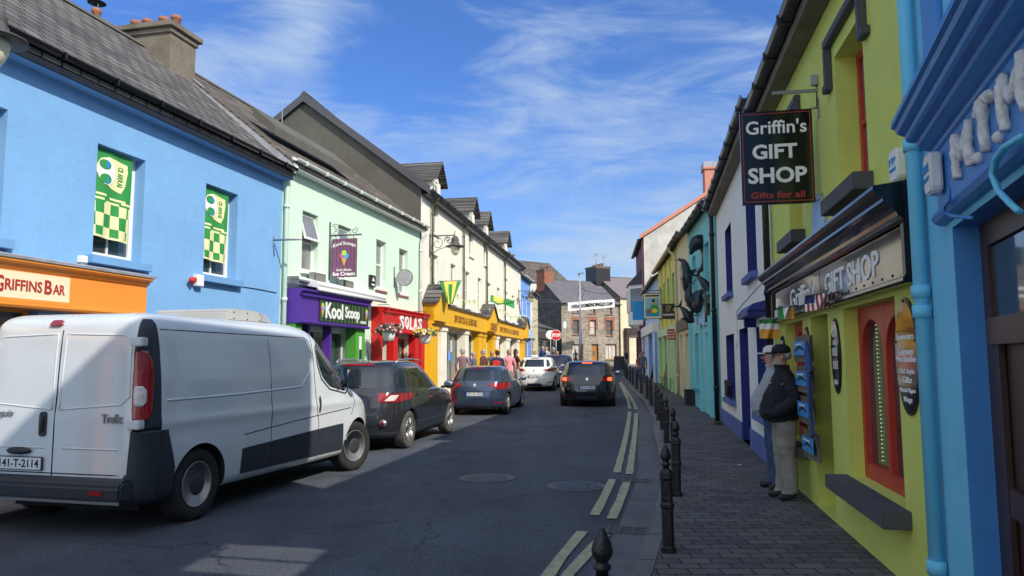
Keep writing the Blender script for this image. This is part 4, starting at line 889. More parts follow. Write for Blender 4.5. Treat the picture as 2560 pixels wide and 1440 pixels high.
for i, o_ in enumerate(up3): LM.window(*o_, y=.2, fm='red_timber', pm='glass_grey', style='sash', sill=True, sillm='greysill', sw=.12, sh=.15, so=.16, fw=.08)
def arched(o_, y, name='window'):
    a, b, c, d = o_; mb = MB(); fw = .09; n = 12
    halves = [(a+fw, (a+b)/2-.045), ((a+b)/2+.045, b-fw)]
    mb.box(a, a+fw, y, y+.07, c, d, 'red_timber'); mb.box(b-fw, b, y, y+.07, c, d, 'red_timber'); mb.box((a+b)/2-.045, (a+b)/2+.045, y, y+.07, c, d, 'red_timber')
    for p, q in halves:
        mb.box(p, q, y+.001, y+.069, c, c+.14, 'red_timber'); m_ = (p+q)/2; r_ = (q-p)/2; zc = d-.12-r_
        arc = [(m_-r_*math.cos(math.pi*i/n), zc+r_*math.sin(math.pi*i/n)) for i in range(n+1)]
        for (x0, z0_), (x1, z1_) in zip(arc, arc[1:]):
            mb.add([(x0, y+.001, z0_), (x1, y+.001, z1_), (x1, y+.001, d), (x0, y+.001, d), (x0, y+.069, z0_), (x1, y+.069, z1_), (x1, y+.069, d), (x0, y+.069, d)], [(0, 1, 2, 3), (4, 5, 6, 7), (0, 4, 5, 1)], 'red_timber')
    w = LM.put(mb, name, bevel=.004)
    mb = MB(); mb.box(a+.05, b-.05, y+.05, y+.06, c+.05, d-.05, 'glass'); LM.put(mb, 'pane', parent=w)
    return w
M['led'] = mat('led_dot', (.8, .9, .8), .4, emit=(.7, 1, .75), es=.6)
for i, o_ in enumerate((lo3[0], lo3[2])):
    w = arched(o_, .13); a, b, c, d = o_
    mb = MB(); mb.box(a-.13, b+.13, -.2, .128, c-.13, c-.002, 'greysill'); LM.put(mb, 'sill', parent=w, bevel=.008)
    if i == 1:
        mb = MB()
        for k in range(34): mb.ball((a+.42, .172, c+.2+k*.036), .006, n=6, m='led')
        LM.put(mb, 'light_string', parent=w)
a, b, c, d = lo3[1]; w = LM.window(a, b, c, d, y=.3, fm='red_timber', pm='glass', style='none', name='door', fw=.1)
for (a, b, c, d) in up3[1:]+up3[:1]:
    mb = MB(); z_ = d+.14; y0_, y1_ = -.07, -.002
    mb.box(a-.16, b+.16, y0_, y1_, z_, z_+.09, 'greysill'); mb.box(a-.16, a-.08, y0_, y1_, z_-.42, z_-.002, 'greysill'); mb.box(b+.08, b+.16, y0_, y1_, z_-.42, z_-.002, 'greysill'); mb.box(a-.24, a-.162, y0_, y1_, z_-.42, z_-.34, 'greysill'); mb.box(b+.162, b+.24, y0_, y1_, z_-.42, z_-.34, 'greysill'); LM.put(mb, 'hood_mould', bevel=.008)
LM.pipe(9.2, 0, 5.25, y=-.09, r=.05, m='black', kick=-.3)
# black fascia
a, b = 9.5, 15.22; zb_ = 2.16; mb = MB()
prof = [(0, zb_), (-.1, zb_), (-.12, zb_+.02), (-.12, zb_+.05), (-.09, zb_+.07), (-.06, zb_+.07), (-.06, zb_+.56), (-.09, zb_+.57), (-.10, zb_+.6), (-.13, zb_+.62), (-.14, zb_+.66), (-.17, zb_+.69), (-.19, zb_+.74), (-.22, zb_+.76), (-.22, zb_+.79), (-.26, zb_+.83), (-.28, zb_+.88), (-.28, zb_+.91), (0, zb_+.96)]
prof = [(p[0], zb_+(p[1]-zb_)*.74) for p in prof]
mb.prism(prof, a, b, 'x', 'black_gloss'); fo = LM.put(mb, 'fascia')
for q_ in (a, b-.06): mb = MB(); mb.box(q_, q_+.06, -.1, -.061, zb_+.055, zb_+.41, 'black'); LM.put(mb, 'fascia_end', parent=fo)
M['sign_gloss'] = mat('sign_gloss', (.05, .04, .038), .06, metal=.35, var=.3, vs=1.5, spec=.9)
mb = MB(); mb.box(a+.08, 12.5, -.072, -.061, zb_+.06, zb_+.40, 'sign_gloss'); mb.box(12.53, b-.08, -.072, -.061, zb_+.06, zb_+.40, 'sign_gloss'); sg = LM.put(mb, 'sign_board', parent=fo)
mb = MB(); text(mb, "Griffin's", 10.85, 12.3, zb_+.11, zb_+.35, -.074, 'letterwhite', bold=.01, ext=.006); text(mb, 'GIFT SHOP', 12.75, 14.55, zb_+.12, zb_+.33, -.074, 'letterwhite', bold=.02, ext=.006)
text(mb, 'IRISH SOUVENIRS', 9.62, 10.6, zb_+.07, zb_+.17, -.074, 'letterwhite', bold=.0, ext=.004); LM.put(mb, 'lettering', parent=sg)
mb = MB()
for k in range(22): mb.tube([(a+.2+k*.245, -.062, zb_+.085), (a+.2+k*.245, -.078, zb_+.085)], .011, 8, 'black')
LM.put(mb, 'fixing_screws', parent=sg)
# oval signs on the lime piers
def oval(um, zm, hu, hz, label, lines):
    r, org = LM.thing('oval_sign', um, 0, zm, label, 'sign', 'tall oval glossy signs on the lime shop front')
    n = 28; e = lambda s: [(um+hu*s*math.cos(6.2832*i/n), zm+hz*s*math.sin(6.2832*i/n)) for i in range(n)]
    mb = MB(); mb.prism(e(1), -.016, -.003, 'y', 'black'); mb.build('backing', parent=r, org=org)
    mb = MB(); mb.prism(e(.95), -.021, -.0163, 'y', 'sign_gloss'); mb.build('panel', parent=r, org=org)
    mb = MB()
    for s, dz, h, w_ in lines: text(mb, s, um-w_/2, um+w_/2, zm+dz, zm+dz+h, -.0215, 'letterwhite', bold=.015, ext=.003)
    for dx, dz in ((0, .93), (0, -.93), (-.86, .25), (.86, .25)): mb.tube([(um+dx*hu, -.02, zm+dz*hz), (um+dx*hu, -.027, zm+dz*hz)], .009, 8, 'black')
    mb.build('lettering', parent=r, org=org)
    return r, org
um = LM.u(2272, 880); zt_, zb2 = LM.z(2268, 742), LM.z(2282, 1040)
hz = (zt_-zb2)/2; zm = (zt_+zb2)/2; hu = (LM.u(2300, 900)-LM.u(2243, 900))/2
oval(um, zm, hu, hz, 'tall oval sign listing souvenirs, metal signs and mugs, nearest the azure pipe', [('Souvenirs', hz*.28, .045, hu*1.5), ('Guinness', hz*.02, .05, hu*1.35), ('Merchandise', -hz*.1, .045, hu*1.7), ('Old Style', -hz*.32, .045, hu*1.4), ('Gifts', -hz*.45, .045, hu*.8), ('Metal Signs', -hz*.63, .04, hu*1.35), ('Mugs', -hz*.8, .05, hu*.7)])
r, org = LM.root, LM.org
for px, t, b, lab in ((2094, 794, 984, 'oval sign with vertical white lettering on the pier between door and near window'), (2021, 815, 960, 'slim oval sign on the pier left of the clothes rail'), (1960, 838, 940, 'oval sign at the far end of the lime front, by the black downpipe')):
    um = LM.u(px, 900); z1_, z0_ = LM.z(px, t), LM.z(px, b); hz2 = (z1_-z0_)/2; zc = (z0_+z1_)/2
    oval(um, zc, .17 if px != 1960 else .2, hz2, lab, [('l l l l', hz2*.5, .07, .14), ('l l l', hz2*.28, .05, .12), ('l l l l l', hz2*.0, .08, .18), ('l l l l', -hz2*.35, .08, .16), ('Ireland', -hz2*.75, .05, .12)])
M['orangeband'] = mat('orange_band', (.62, .28, .01), .3)
# alarm boxes
def alarm(B, px, py, lab, txt, out=0, col='white'):
    u, z = B.uz(px, py, out); r, org = B.thing('alarm_box', u, -out, z, lab, 'alarm box')
    mb = MB(); y = -out; mb.prism([(u-.085, z-.095), (u-.04, z-.125), (u+.075, z-.125), (u+.095, z-.09), (u+.095, z+.09), (u+.075, z+.11), (u-.045, z+.115), (u-.085, z+.08)], y-.07, y-.003, 'y', col); mb.build('cover', parent=r, org=org, bevel=.012)
    mb = MB(); text(mb, txt, u-.065, u+.075, z+.0, z+.05, y-.071, 'tarp_blue', ext=.003, bold=.02); text(mb, 'SECURITY', u-.06, u+.075, z-.05, z-.025, y-.071, 'tarp_blue', ext=.003); mb.build('lettering', parent=r, org=org)
alarm(LM, 2257, 412, 'white alarm box above the black cornice on the lime wall', 'FP')
# blue oval emblem on lime upper wall
u, z = LM.uz(2052, 562); n = 24; mb = MB(); mb.prism([(u+.3*math.cos(6.2832*i/n), z+.33*math.sin(6.2832*i/n)) for i in range(n)], -.03, -.003, 'y', 'lead')
mb.prism([(u+.27*math.cos(6.2832*i/n), z+.3*math.sin(6.2832*i/n)) for i in range(n)], -.034, -.0303, 'y', 'paleblue')
o = mb.build('oval_plaque', org=(u, 0, z), loc=LM.w(u, 0, z)); o.rotation_euler = (0, 0, LM.rz); tag(o, 'pale blue oval plaque on the lime wall under the hanging gift shop sign', 'plaque')
# azure public house
MT = Bld(ME, MN, 15.32, 21.5, 0, 'azure_corner_house', 'bright blue house with heavy moulded cornice and dark timber door, nearest on the right', 'house')
me_ = 3.6; ops = [(16.1, 17.5, 0.1, 2.38), (18.6, 20.9, .7, 2.35)]
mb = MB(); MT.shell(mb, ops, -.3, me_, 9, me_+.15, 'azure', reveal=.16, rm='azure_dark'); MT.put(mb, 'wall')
# tall screen wall above the shop, with a barred opening that lets the sun on to the road
mb = MB(); mb.box(15.32, 16.9, 0, .2, me_+.002, 8.0, 'azure'); mb.box(19.2, 21.5, 0, .2, me_+.002, 8.0, 'azure'); mb.box(16.902, 19.198, 0, .2, 5.7, 8.0, 'azure'); mb.box(15.27, 21.5, -.06, .26, 8.002, 8.1, 'azure_dark')
bl, br, tr_, tl_ = (16.9, 3.602), (19.2, 3.602), (19.2, 5.698), (16.9, 5.698); a1, a2, b3, b4 = (17.76, 5.06), (17.14, 4.17), (17.90, 3.95), (18.50, 4.85)
for q_ in ((bl, br, b3, a2), (br, tr_, b4, b3), (tr_, tl_, a1, b4), (tl_, bl, a2, a1)): mb.prism(q_, .08, .12, 'y', 'azure')
mb.tube([(17.53, .1, 4.07), (18.12, .1, 4.94)], .028, 8, 'azure_dark'); MT.put(mb, 'added_sun_mask')
MT.roof(me_, 9, me_+.15, 'slate', over=-.37)
for i, o_ in enumerate(ops): w = MT.window(*o_, y=.13, fm='timber', pm='timber' if not i else 'glass', style='none', name='door' if not i else 'window', fw=.13)
a, b, c, d = ops[0]
mb = MB(); mb.box(a+.131, b-.131, .10, .15, 1.72, 1.86, 'timber'); mb.box(a+.131, b-.131, .148, .156, 1.861, d-.131, 'glass'); MT.put(mb, 'transom', bevel=.008)
mb = MB(); mb.box(a+.131, a+.25, .125, .155, .12, 1.719, 'timber'); mb.box(b-.25, b-.131, .125, .155, .12, 1.719, 'timber'); mb.box(a+.251, b-.251, .127, .155, .85, 1.0, 'timber'); MT.put(mb, 'door_stile', bevel=.006)
pf = [(0, 2.42), (-.03, 2.42), (-.055, 2.435), (-.07, 2.465), (-.055, 2.495), (-.03, 2.51), (-.03, 2.84), (-.045, 2.85), (-.05, 2.87), (-.075, 2.875), (-.10, 2.89), (-.12, 2.905), (-.125, 2.93), (-.165, 2.935), (-.18, 2.95), (-.185, 2.975), (-.20, 2.98), (-.225, 2.995), (-.235, 3.02), (-.255, 3.03), (-.255, 3.06), (0, 3.13)]
mb = MB(); mb.prism(pf, 15.92, 21.4, 'x', 'azure_dark'); fo = MT.put(mb, 'fascia')
M['shell_white'] = mat('shell_white', (.80, .80, .76), .6, var=.2, vs=25, bump=1, bs=22)
def blob(pts, r):
    q = []
    for p0, p1 in zip(pts, pts[1:]):
        for k_ in range(5): t_ = k_/5; q.append(tuple(Vector(p0).lerp(Vector(p1), t_)+Vector((random.uniform(-.006, .006), random.uniform(-.004, .004), random.uniform(-.006, .006)))))
    q.append(pts[-1]); mb.tube(q, [r*random.uniform(.82, 1.2) for _ in q], 9, 'shell_white')
zA, zB = 2.565, 2.79; y_ = -.045
def Mlet(u0, w):
    for dx in (0, 1): blob([(u0+dx*w, y_, zA), (u0+dx*w, y_-.01, (zA+zB)/2), (u0+dx*w, y_, zB)], .025)
    blob([(u0+.01, y_, zB), (u0+w*.5, y_-.008, zA+.08), (u0+w-.01, y_, zB)], .021)
for part_, m0 in (('M', 16.53), ('T', 17.08), ('M', 17.37)):
    mb = MB()
    if part_ == 'M': Mlet(m0, .27)
    else: blob([(m0, y_, zA), (m0, y_-.01, zB)], .026); blob([(m0-.12, y_, zB-.03), (m0-.08, y_, zB), (m0+.08, y_, zB), (m0+.12, y_, zB-.03)], .025)
    MT.put(mb, 'letter', parent=fo)
for m0 in (16.93, 17.27): mb = MB(); mb.ball((m0, y_, zA+.005), .028, m='shell_white'); MT.put(mb, 'full_stop', parent=fo)
alarm(MT, 2350, 432, 'white alarm box on the blue fascia beside the shell letters', 'SURE', out=.04)
up_, zp = MT.uz(2296, 620, .06)
MT.pipe(up_, 0, 7.6, y=-.06, r=.045, m='azure', collars=(.35, 1.95, 2.08, 3.05), name='downpipe')
hz_ = [(2560, 345), (2515, 372), (2492, 402), (2484, 440), (2500, 480), (2530, 512), (2550, 530)]
mb = MB()
for d_ in (0, .03): mb.tube([(MT.uz(a, b, .1)[0]+d_, -.1-d_*.5, MT.uz(a, b, .1)[1]) for a, b in hz_], .011, 8, 'azure')
MT.put(mb, 'hose')
cp_ = [(2372, 470), (2374, 500), (2362, 515), (2362, 530), (2380, 540), (2430, 545)]
mb = MB(); mb.tube([(MT.uz(a, b, .09)[0], -.09, MT.uz(a, b, .09)[1]) for a, b in cp_], .009, 8, 'azure_dark'); MT.put(mb, 'conduit')
mb = MB(); mb.box(15.75, 16.2, -.03, -.002, 3.3, 5.9, 'azure_dark'); mb.box(16.9, 17.0, -.03, -.002, 3.25, 6, 'azure_dark'); MT.put(mb, 'upper_panel', bevel=.01)
SB = Bld(ME, MN, 21.55, 36, 0, 'shade_side_house', 'plain house of the right row standing beside the camera', 'house')
mb = MB(); SB.shell(mb, [(23, 24, 4, 5.6), (27, 28, 4, 5.6), (31, 32, 4, 5.6)], -.3, 7.7, 9, 10.2, 'whitewall'); SB.put(mb, 'wall'); SB.roof(7.7, 9, 10.2, 'slate')
LB0 = Bld(LA, LB, -14, 2.95, 0, 'cream_left_house', 'plain cream house of the left row standing beside the camera', 'house')
mb = MB(); LB0.shell(mb, [(-10, -9, 3.3, 5), (-6, -5, 3.3, 5), (-2, -1, 3.3, 5)], -.3, 6.2, 7, 8.8, 'cream'); LB0.put(mb, 'wall'); LB0.roof(6.2, 7, 8.8, 'slate')
# ================================================================== vehicles
def carpaint(name, col, rough=.22, metal=.3, coat=1.0, var=.05):
    return mat(name, col, rough=rough, metal=metal, coat=coat, var=var, vs=2)
M['vanwhite'] = mat('van_white', (.66, .69, .71), .22, var=.07, vs=1.2, coat=1, grime=.16)
M['suvgrey'] = carpaint('suv_dark_grey', (.035, .036, .041), metal=.4); M['bluegrey'] = carpaint('blue_grey_paint', (.055, .075, .125), metal=.55)
M['carwhite'] = carpaint('white_car_paint', (.78, .78, .76), metal=0); M['carblack'] = carpaint('black_car_paint', (.006, .006, .008), metal=0, rough=.12)
M['carnavy'] = carpaint('navy_car_paint', (.02, .03, .05))
M['trim'] = mat('black_plastic_trim', (.028, .034, .045), .55, var=.15, vs=5, bump=.15, bs=80)
M['tyre'] = mat('tyre_rubber', (.022, .021, .02), .85, var=.3, vs=8, bump=.3, bs=60)
M['dusty_tyre'] = mat('dusty_tyre', (.09, .085, .075), .9, var=.3, vs=8, bump=.3, bs=60)
M['rim'] = mat('wheel_rim', (.46, .45, .43), .4, metal=.7, var=.2, vs=9); M['rimdark'] = mat('wheel_dark', (.035, .035, .037), .6)
M['carglass'] = glassmat('car_glass', (.012, .016, .018), .03, var=.4, vs=1.5)
M['lens_red'] = mat('red_lens', (.30, .006, .010), .12, coat=1, var=.3, vs=14); M['lens_clear'] = mat('clear_lens', (.65, .62, .60), .12, coat=1, var=.3, vs=18)
M['brake_on'] = mat('lit_brake_lamp', (.8, .05, .02), .2, emit=(1, .09, .03), es=3.0)
M['plate'] = mat('number_plate', (.72, .74, .76), .35, var=.03); M['plateblue'] = mat('plate_blue', (.02, .06, .45), .4); M['chrome'] = mat('chrome', (.6, .6, .62), .12, metal=1, var=.05)
M['seam'] = mat('panel_gap', (.01, .01, .012), .8)
def spline(cp, sub=5):
    out = []
    for i in range(len(cp)-1):
        p0 = cp[max(0, i-1)]; p1 = cp[i]; p2 = cp[i+1]; p3 = cp[min(len(cp)-1, i+2)]
        for k in range(sub):
            t = k/sub; r = []
            for a, b, c, d in zip(p0, p1, p2, p3):
                m1 = (c-a)/2; m2 = (d-b)/2; h = c-b
                if h == 0: m1 = m2 = 0
                else: # monotone limiter
                    m1 = 0 if m1*h <= 0 else math.copysign(min(abs(m1), 3*abs(h)), h); m2 = 0 if m2*h <= 0 else math.copysign(min(abs(m2), 3*abs(h)), h)
                r.append((2*t**3-3*t*t+1)*b+(t**3-2*t*t+t)*m1+(-2*t**3+3*t*t)*c+(t**3-t*t)*m2)
            out.append(tuple(r))
    out.append(tuple(cp[-1])); return out
class Car:
    """body lofted from horizontal slices (z, y_rear, y_front, half_width); x right, y forward, rear bumper at y=0"""
    def __init__(s, name, label, slices, nR=5.5, nF=3.2, scale=1.0, paint='carblack', wheels=(), wr=.32, ww=.21, arch=.05, group=None, cat='car', bulge=None, N=72, taper=0, trimz=0, ys=1.0, y0=.95):
        s.ys = ys; s.y0 = y0; slices = [(a, s.Y(b), s.Y(c), d) for a, b, c, d in slices]; wheels = [(s.Y(a), b) for a, b in wheels]
        s.root = empty(name, (0, 0, 0), 0, label, cat, group); s.k = scale; s.paint = paint; s.wh = wheels; s.wr = wr; s.ww = ww
        rings = spline(slices, 5); vs = []; fs = []
        for (z, a, b, w) in rings:
            L = (b-a)/2; c = (a+b)/2
            for i in range(N):
                t = 2*math.pi*(i+.5)/N; ct, st = math.cos(t), math.sin(t)
                n = nF if st > 0 else nR
                x = math.copysign(abs(ct)**(2/n), ct)*w; y = c+math.copysign(abs(st)**(2/n), st)*L
                if taper: x *= 1-taper*max(0, (y-b*.55)/(b*.45))**2
                if bulge: x += math.copysign(bulge(y, z), x)*(abs(x)/w)
                vs.append((x, y, z))
        M_ = len(rings)
        for r in range(M_-1):
            for i in range(N): fs.append((r*N+i, r*N+(i+1) % N, (r+1)*N+(i+1) % N, (r+1)*N+i))
        fs.append(tuple(range(N-1, -1, -1))); fs.append(tuple(range((M_-1)*N, M_*N)))
        me = bpy.data.meshes.new('b'); me.from_pydata(vs, [], fs); me.materials.append(M[paint]); me.materials.append(M['trim']); me.materials.append(M['rimdark'])
        for p in me.polygons: p.use_smooth = True
        bm = bmesh.new(); bm.from_mesh(me); bmesh.ops.recalc_face_normals(bm, faces=bm.faces)
        s.bvh = BVHTree.FromBMesh(bm); bm.to_mesh(me); bm.free()
        body = bpy.data.objects.new('body', me); COL.objects.link(body)
        # wheel arches cut out of the solid
        mb = MB(); ws = max(x[3] for x in slices)
        for (y, side) in wheels:
            x1 = side*(ws+.3); x0 = side*(ws-.42); T = Matrix.Rotation(R(90), 4, 'Y'); prof = [(wr+arch, x0), (wr+arch, x1)] if side > 0 else [(wr+arch, x1), (wr+arch, x0)]
            mb.lathe([(wr+arch, min(x0, x1)), (wr+arch, max(x0, x1))], (0, y, wr), 40, 'rimdark', T=T)
        cu = mb.build('cut'); md = body.modifiers.new('b', 'BOOLEAN'); md.operation = 'DIFFERENCE'; md.object = cu; md.solver = 'EXACT'; md.material_mode = 'TRANSFER'
        dg = bpy.context.evaluated_depsgraph_get(); dg.update(); me2 = bpy.data.meshes.new_from_object(body.evaluated_get(dg))
        bpy.data.objects.remove(body); bpy.data.objects.remove(cu)
        me2.set_sharp_from_angle(angle=R(38))
        s.body = bpy.data.objects.new('body', me2); COL.objects.link(s.body); s.body.parent = s.root
        if trimz:
            for p in me2.polygons:
                if p.material_index == 0 and p.center.z < trimz: p.material_index = 1
    def Y(s, y): return y if y < s.y0 else s.y0+(y-s.y0)*s.ys
    def place(s, x, y, hd, z=None):
        s.root.location = (x, y, (g(y)+RO if z is None else z)+.004); s.root.rotation_euler = (0, 0, -hd); s.root.scale = (s.k,)*3
    def hit(s, o, d):
        r = s.bvh.ray_cast(Vector(o), Vector(d)); return (r[0], r[1]) if r[0] else (None, None)
    def decal(s, name, poly, m, side='R', off=.005, rnd=0, parent=None, cuts=3, rim=True, flat=False):
        """poly: (y,z) for side R/L, (x,z) for the rear B / front F, (x,y) for the roof T; laid on the body surface as a thin pane"""
        if rnd:
            q = []
            n = len(poly)
            for i in range(n):
                p = Vector(poly[i]); a = Vector(poly[i-1]); b = Vector(poly[(i+1) % n]); ra = min(rnd, (a-p).length*.45); rb = min(rnd, (b-p).length*.45)
                s0 = p+(a-p).normalized()*ra; s1 = p+(b-p).normalized()*rb
                for k in range(5): t = k/4; q.append(tuple(s0*(1-t)**2+p*2*t*(1-t)+s1*t*t))
            poly = q
        bm = bmesh.new(); vv = [bm.verts.new((p[0], p[1], 0)) for p in poly]; bm.faces.new(vv)
        bmesh.ops.triangulate(bm, faces=bm.faces); bmesh.ops.subdivide_edges(bm, edges=bm.edges, cuts=cuts, use_grid_fill=True)
        for v in bm.verts:
            a, b = v.co.x, v.co.y
            if side in 'RL': a = s.Y(a)
            if side == 'T': b = s.Y(b)
            o, d = {'R': ((3, a, b), (-1, 0, 0)), 'L': ((-3, a, b), (1, 0, 0)), 'B': ((a, -3, b), (0, 1, 0)), 'F': ((a, 9, b), (0, -1, 0)), 'T': ((a, b, 5), (0, 0, -1))}[side]
            p, nn = s.hit(o, d)
            if p is None:
                dd = Vector(d); r = s.bvh.find_nearest(Vector(o)+dd*(2.2 if side in 'RL' else 3.2)); p, nn = r[0], r[1]
            v.co = p+nn*off
        if rim:
            be = [e for e in bm.edges if len(e.link_faces) == 1]; r = bmesh.ops.extrude_edge_only(bm, edges=be)
            for v in [x for x in r['geom'] if isinstance(x, bmesh.types.BMVert)]:
                q = s.bvh.find_nearest(v.co); v.co = q[0]-q[1]*.003
        bmesh.ops.recalc_face_normals(bm, faces=bm.faces)
        me = bpy.data.meshes.new(name); bm.to_mesh(me); bm.free(); me.materials.append(M[m])
        for p in me.polygons: p.use_smooth = True
        me.set_sharp_from_angle(angle=R(40))
        o = bpy.data.objects.new(name, me); COL.objects.link(o); o.parent = parent or s.root; return o
    def seam(s, pts, side='R', w=.006, name='panel_gap', m='seam', off=.0025, parent=None, n=10):
        mb = MB(); Q = []
        for a, b in zip(pts, pts[1:]):
            for i in range(n): t = i/n; Q.append((a[0]+(b[0]-a[0])*t, a[1]+(b[1]-a[1])*t))
        Q.append(pts[-1]); P = []
        for a, b in Q:
            if side in 'RL': a = s.Y(a)
            o, d = {'R': ((3, a, b), (-1, 0, 0)), 'L': ((-3, a, b), (1, 0, 0)), 'B': ((a, -3, b), (0, 1, 0)), 'T': ((a, b, 5), (0, 0, -1))}[side]
            p, nn = s.hit(o, d)
            if p is not None: P.append(p+nn*(off-w*.7))
        if len(P) > 1: mb.tube(P, w, 6, m)
        return mb.build(name, m, parent or s.root)
    def wheel(s, y, side, style='alloy', steer=0, tm='tyre'):
        ws = s.half; r = s.wr; w = s.ww
        hub = empty('wheel', (0, 0, 0)); bpy.data.objects.remove(hub)
        T = Matrix.Rotation(R(90)*side, 4, 'Y')   # lathe axis z -> outward
        mb = MB(); mb.lathe([(r*.66, -w/2), (r*.9, -w/2), (r*.985, -w*.42), (r, -w*.3), (r, w*.3), (r*.985, w*.42), (r*.9, w/2), (r*.7, w/2-.01), (r*.66, w*.42), (r*.64, w*.3), (r*.64, -w*.3)], n=44, m=tm, T=T)
        t = mb.build('wheel', parent=s.root, loc=((side*(ws-w/2-.015)), y, r)); t.rotation_euler = (0, 0, steer)
        mb = MB()
        if style == 'steel':
            mb.lathe([(r*.65, w*.44), (r*.62, w*.46), (r*.58, w*.3), (r*.56, w*.26), (r*.45, w*.34), (r*.42, w*.36), (r*.0, w*.36)], n=40, m='rim', T=T); q = mb.build('rim', parent=t)
            mb = MB(); mb.lathe([(r*.40, w*.36), (r*.39, w*.42), (r*.2, w*.47), (.03, w*.48), (0, w*.48)], n=32, m='rimdark', T=T)
            for k in range(14):
                a = k*2*math.pi/14; mb.ball(T @ Vector((r*.505*math.cos(a), r*.505*math.sin(a), w*.31)), r*.065, r*.065, r*.03, 10, 'seam')
            mb.build('hub_cap', parent=t)
        else:
            mb.lathe([(r*.66, w*.40), (r*.65, w*.46), (r*.60, w*.44), (r*.58, w*.2), (r*.56, -.02), (0, -.02)], n=40, m='rimdark', T=T); 
            q = mb.build('rim_well', parent=t); mb = MB()
            mb.lathe([(r*.655, w*.45), (r*.63, w*.475), (r*.595, w*.46), (r*.58, w*.36), (r*.60, w*.3)], n=40, m='rim', T=T)
            for k in range(5):
                a = k*2*math.pi/5+.3
                for da in (-.17, .17):
                    c0 = Vector((.03*math.cos(a), .03*math.sin(a), w*.40)); c1 = Vector((r*.61*math.cos(a+da), r*.61*math.sin(a+da), w*.44)); mb.tube([T @ c0, T @ c1], [.02, .018], 6, 'rim')
            mb.lathe([(r*.17, w*.3), (r*.17, w*.42), (r*.12, w*.46), (0, w*.46)], n=20, m='rim', T=T); mb.build('rim', parent=t)
        return t
    def wheels(s, half, style='alloy', steer=0, tm='tyre'):
        s.half = half; ym = max(y for y, _ in s.wh)
        for y, sd_ in s.wh: s.wheel(y, sd_, style, steer if y == ym else 0, tm)
        # underbody so that nothing shows through
        mb = MB(); a = min(y for y, _ in s.wh); mb.box(-half+.25, half-.25, a-.5, ym+.5, .17, .34, 'seam'); mb.build('underbody', parent=s.root)
        mb = MB(); mb.tube([(-half+.2, a, s.wr), (half-.2, a, s.wr)], .045, 8, 'seam'); mb.build('axle', parent=s.root)
    def mirror(s, x, y, z, m, sc=1.0, side=1):
        mb = MB(); mb.ball((side*(x+.1*sc), y, z), .10*sc, .055*sc, .075*sc, 14, m); mb.tube([(side*(x-.06), y+.02, z-.05*sc), (side*(x+.06*sc), y, z-.03*sc)], [.022, .03*sc], 8, m)
        a = mb.build('wing_mirror', parent=s.root)
        mb = MB(); c = Vector((side*(x+.1*sc), y-.047*sc, z)); mb.ball(c, .085*sc, .012, .06*sc, 14, 'chrome'); mb.build('mirror_glass', parent=a)
    def plate(s, y, z, txt, w=.52, h=.112, x=0, eu=True, m='plate'):
        mb = MB(); mb.box(x-w/2, x+w/2, y-.012, y, z-h/2, z+h/2, 'panelblack'); mb.box(x-w/2+.008, x+w/2-.008, y-.016, y-.0125, z-h/2+.008, z+h/2-.008, m)
        if eu: mb.box(x-w/2+.008, x-w/2+.05, y-.018, y-.0165, z-h/2+.008, z+h/2-.008, 'plateblue')
        text(mb, txt, x-w/2+.07, x+w/2-.03, z-.033, z+.037, y-.0165, 'seam', bold=.01, ext=.002)
        return mb.build('number_plate', parent=s.root)
# ---- the white van
va = R(14.9)
def vb(y, z): return .02*math.exp(-((y-.78)/.55)**2-((z-.62)/.22)**2)+.03*math.exp(-((y-4.08)/.5)**2-((z-.62)/.25)**2)+.012*math.exp(-((z-.95)/.05)**2)
V = Car('delivery_van', 'white refrigerated panel van parked nose out at the left kerb, nearest vehicle',
        [(.26, .03, 4.60, .88), (.34, .0, 4.70, .93), (.6, 0, 4.74, .945), (.85, 0, 4.68, .95), (1.0, .0, 4.50, .95), (1.12, .01, 4.22, .945), (1.2, .015, 4.0, .94), (1.35, .02, 3.82, .93), (1.55, .03, 3.58, .905), (1.75, .045, 3.33, .875), (1.86, .07, 3.15, .84), (1.925, .13, 2.95, .77), (1.955, .25, 2.75, .66), (1.975, .6, 2.3, .45)],
        nR=16, nF=6.5, scale=1.145, ys=1.0, y0=.78, paint='vanwhite', wheels=[(.78, 1), (.78, -1), (4.08, 1), (4.08, -1)], wr=.335, ww=.22, arch=.055, cat='van', bulge=vb, N=120)
VY = V.Y
V.wheels(.945, 'steel', steer=R(-14))
vr = Vector((-3.51, 8.31)); fwd = Vector((math.sin(va), math.cos(va))); rt = Vector((math.cos(va), -math.sin(va))); k = V.k
o2 = vr-fwd*.78*k-rt*.88*k; V.place(o2.x, o2.y, va)
def vd(*a, **k): return V.decal(*a, **k)
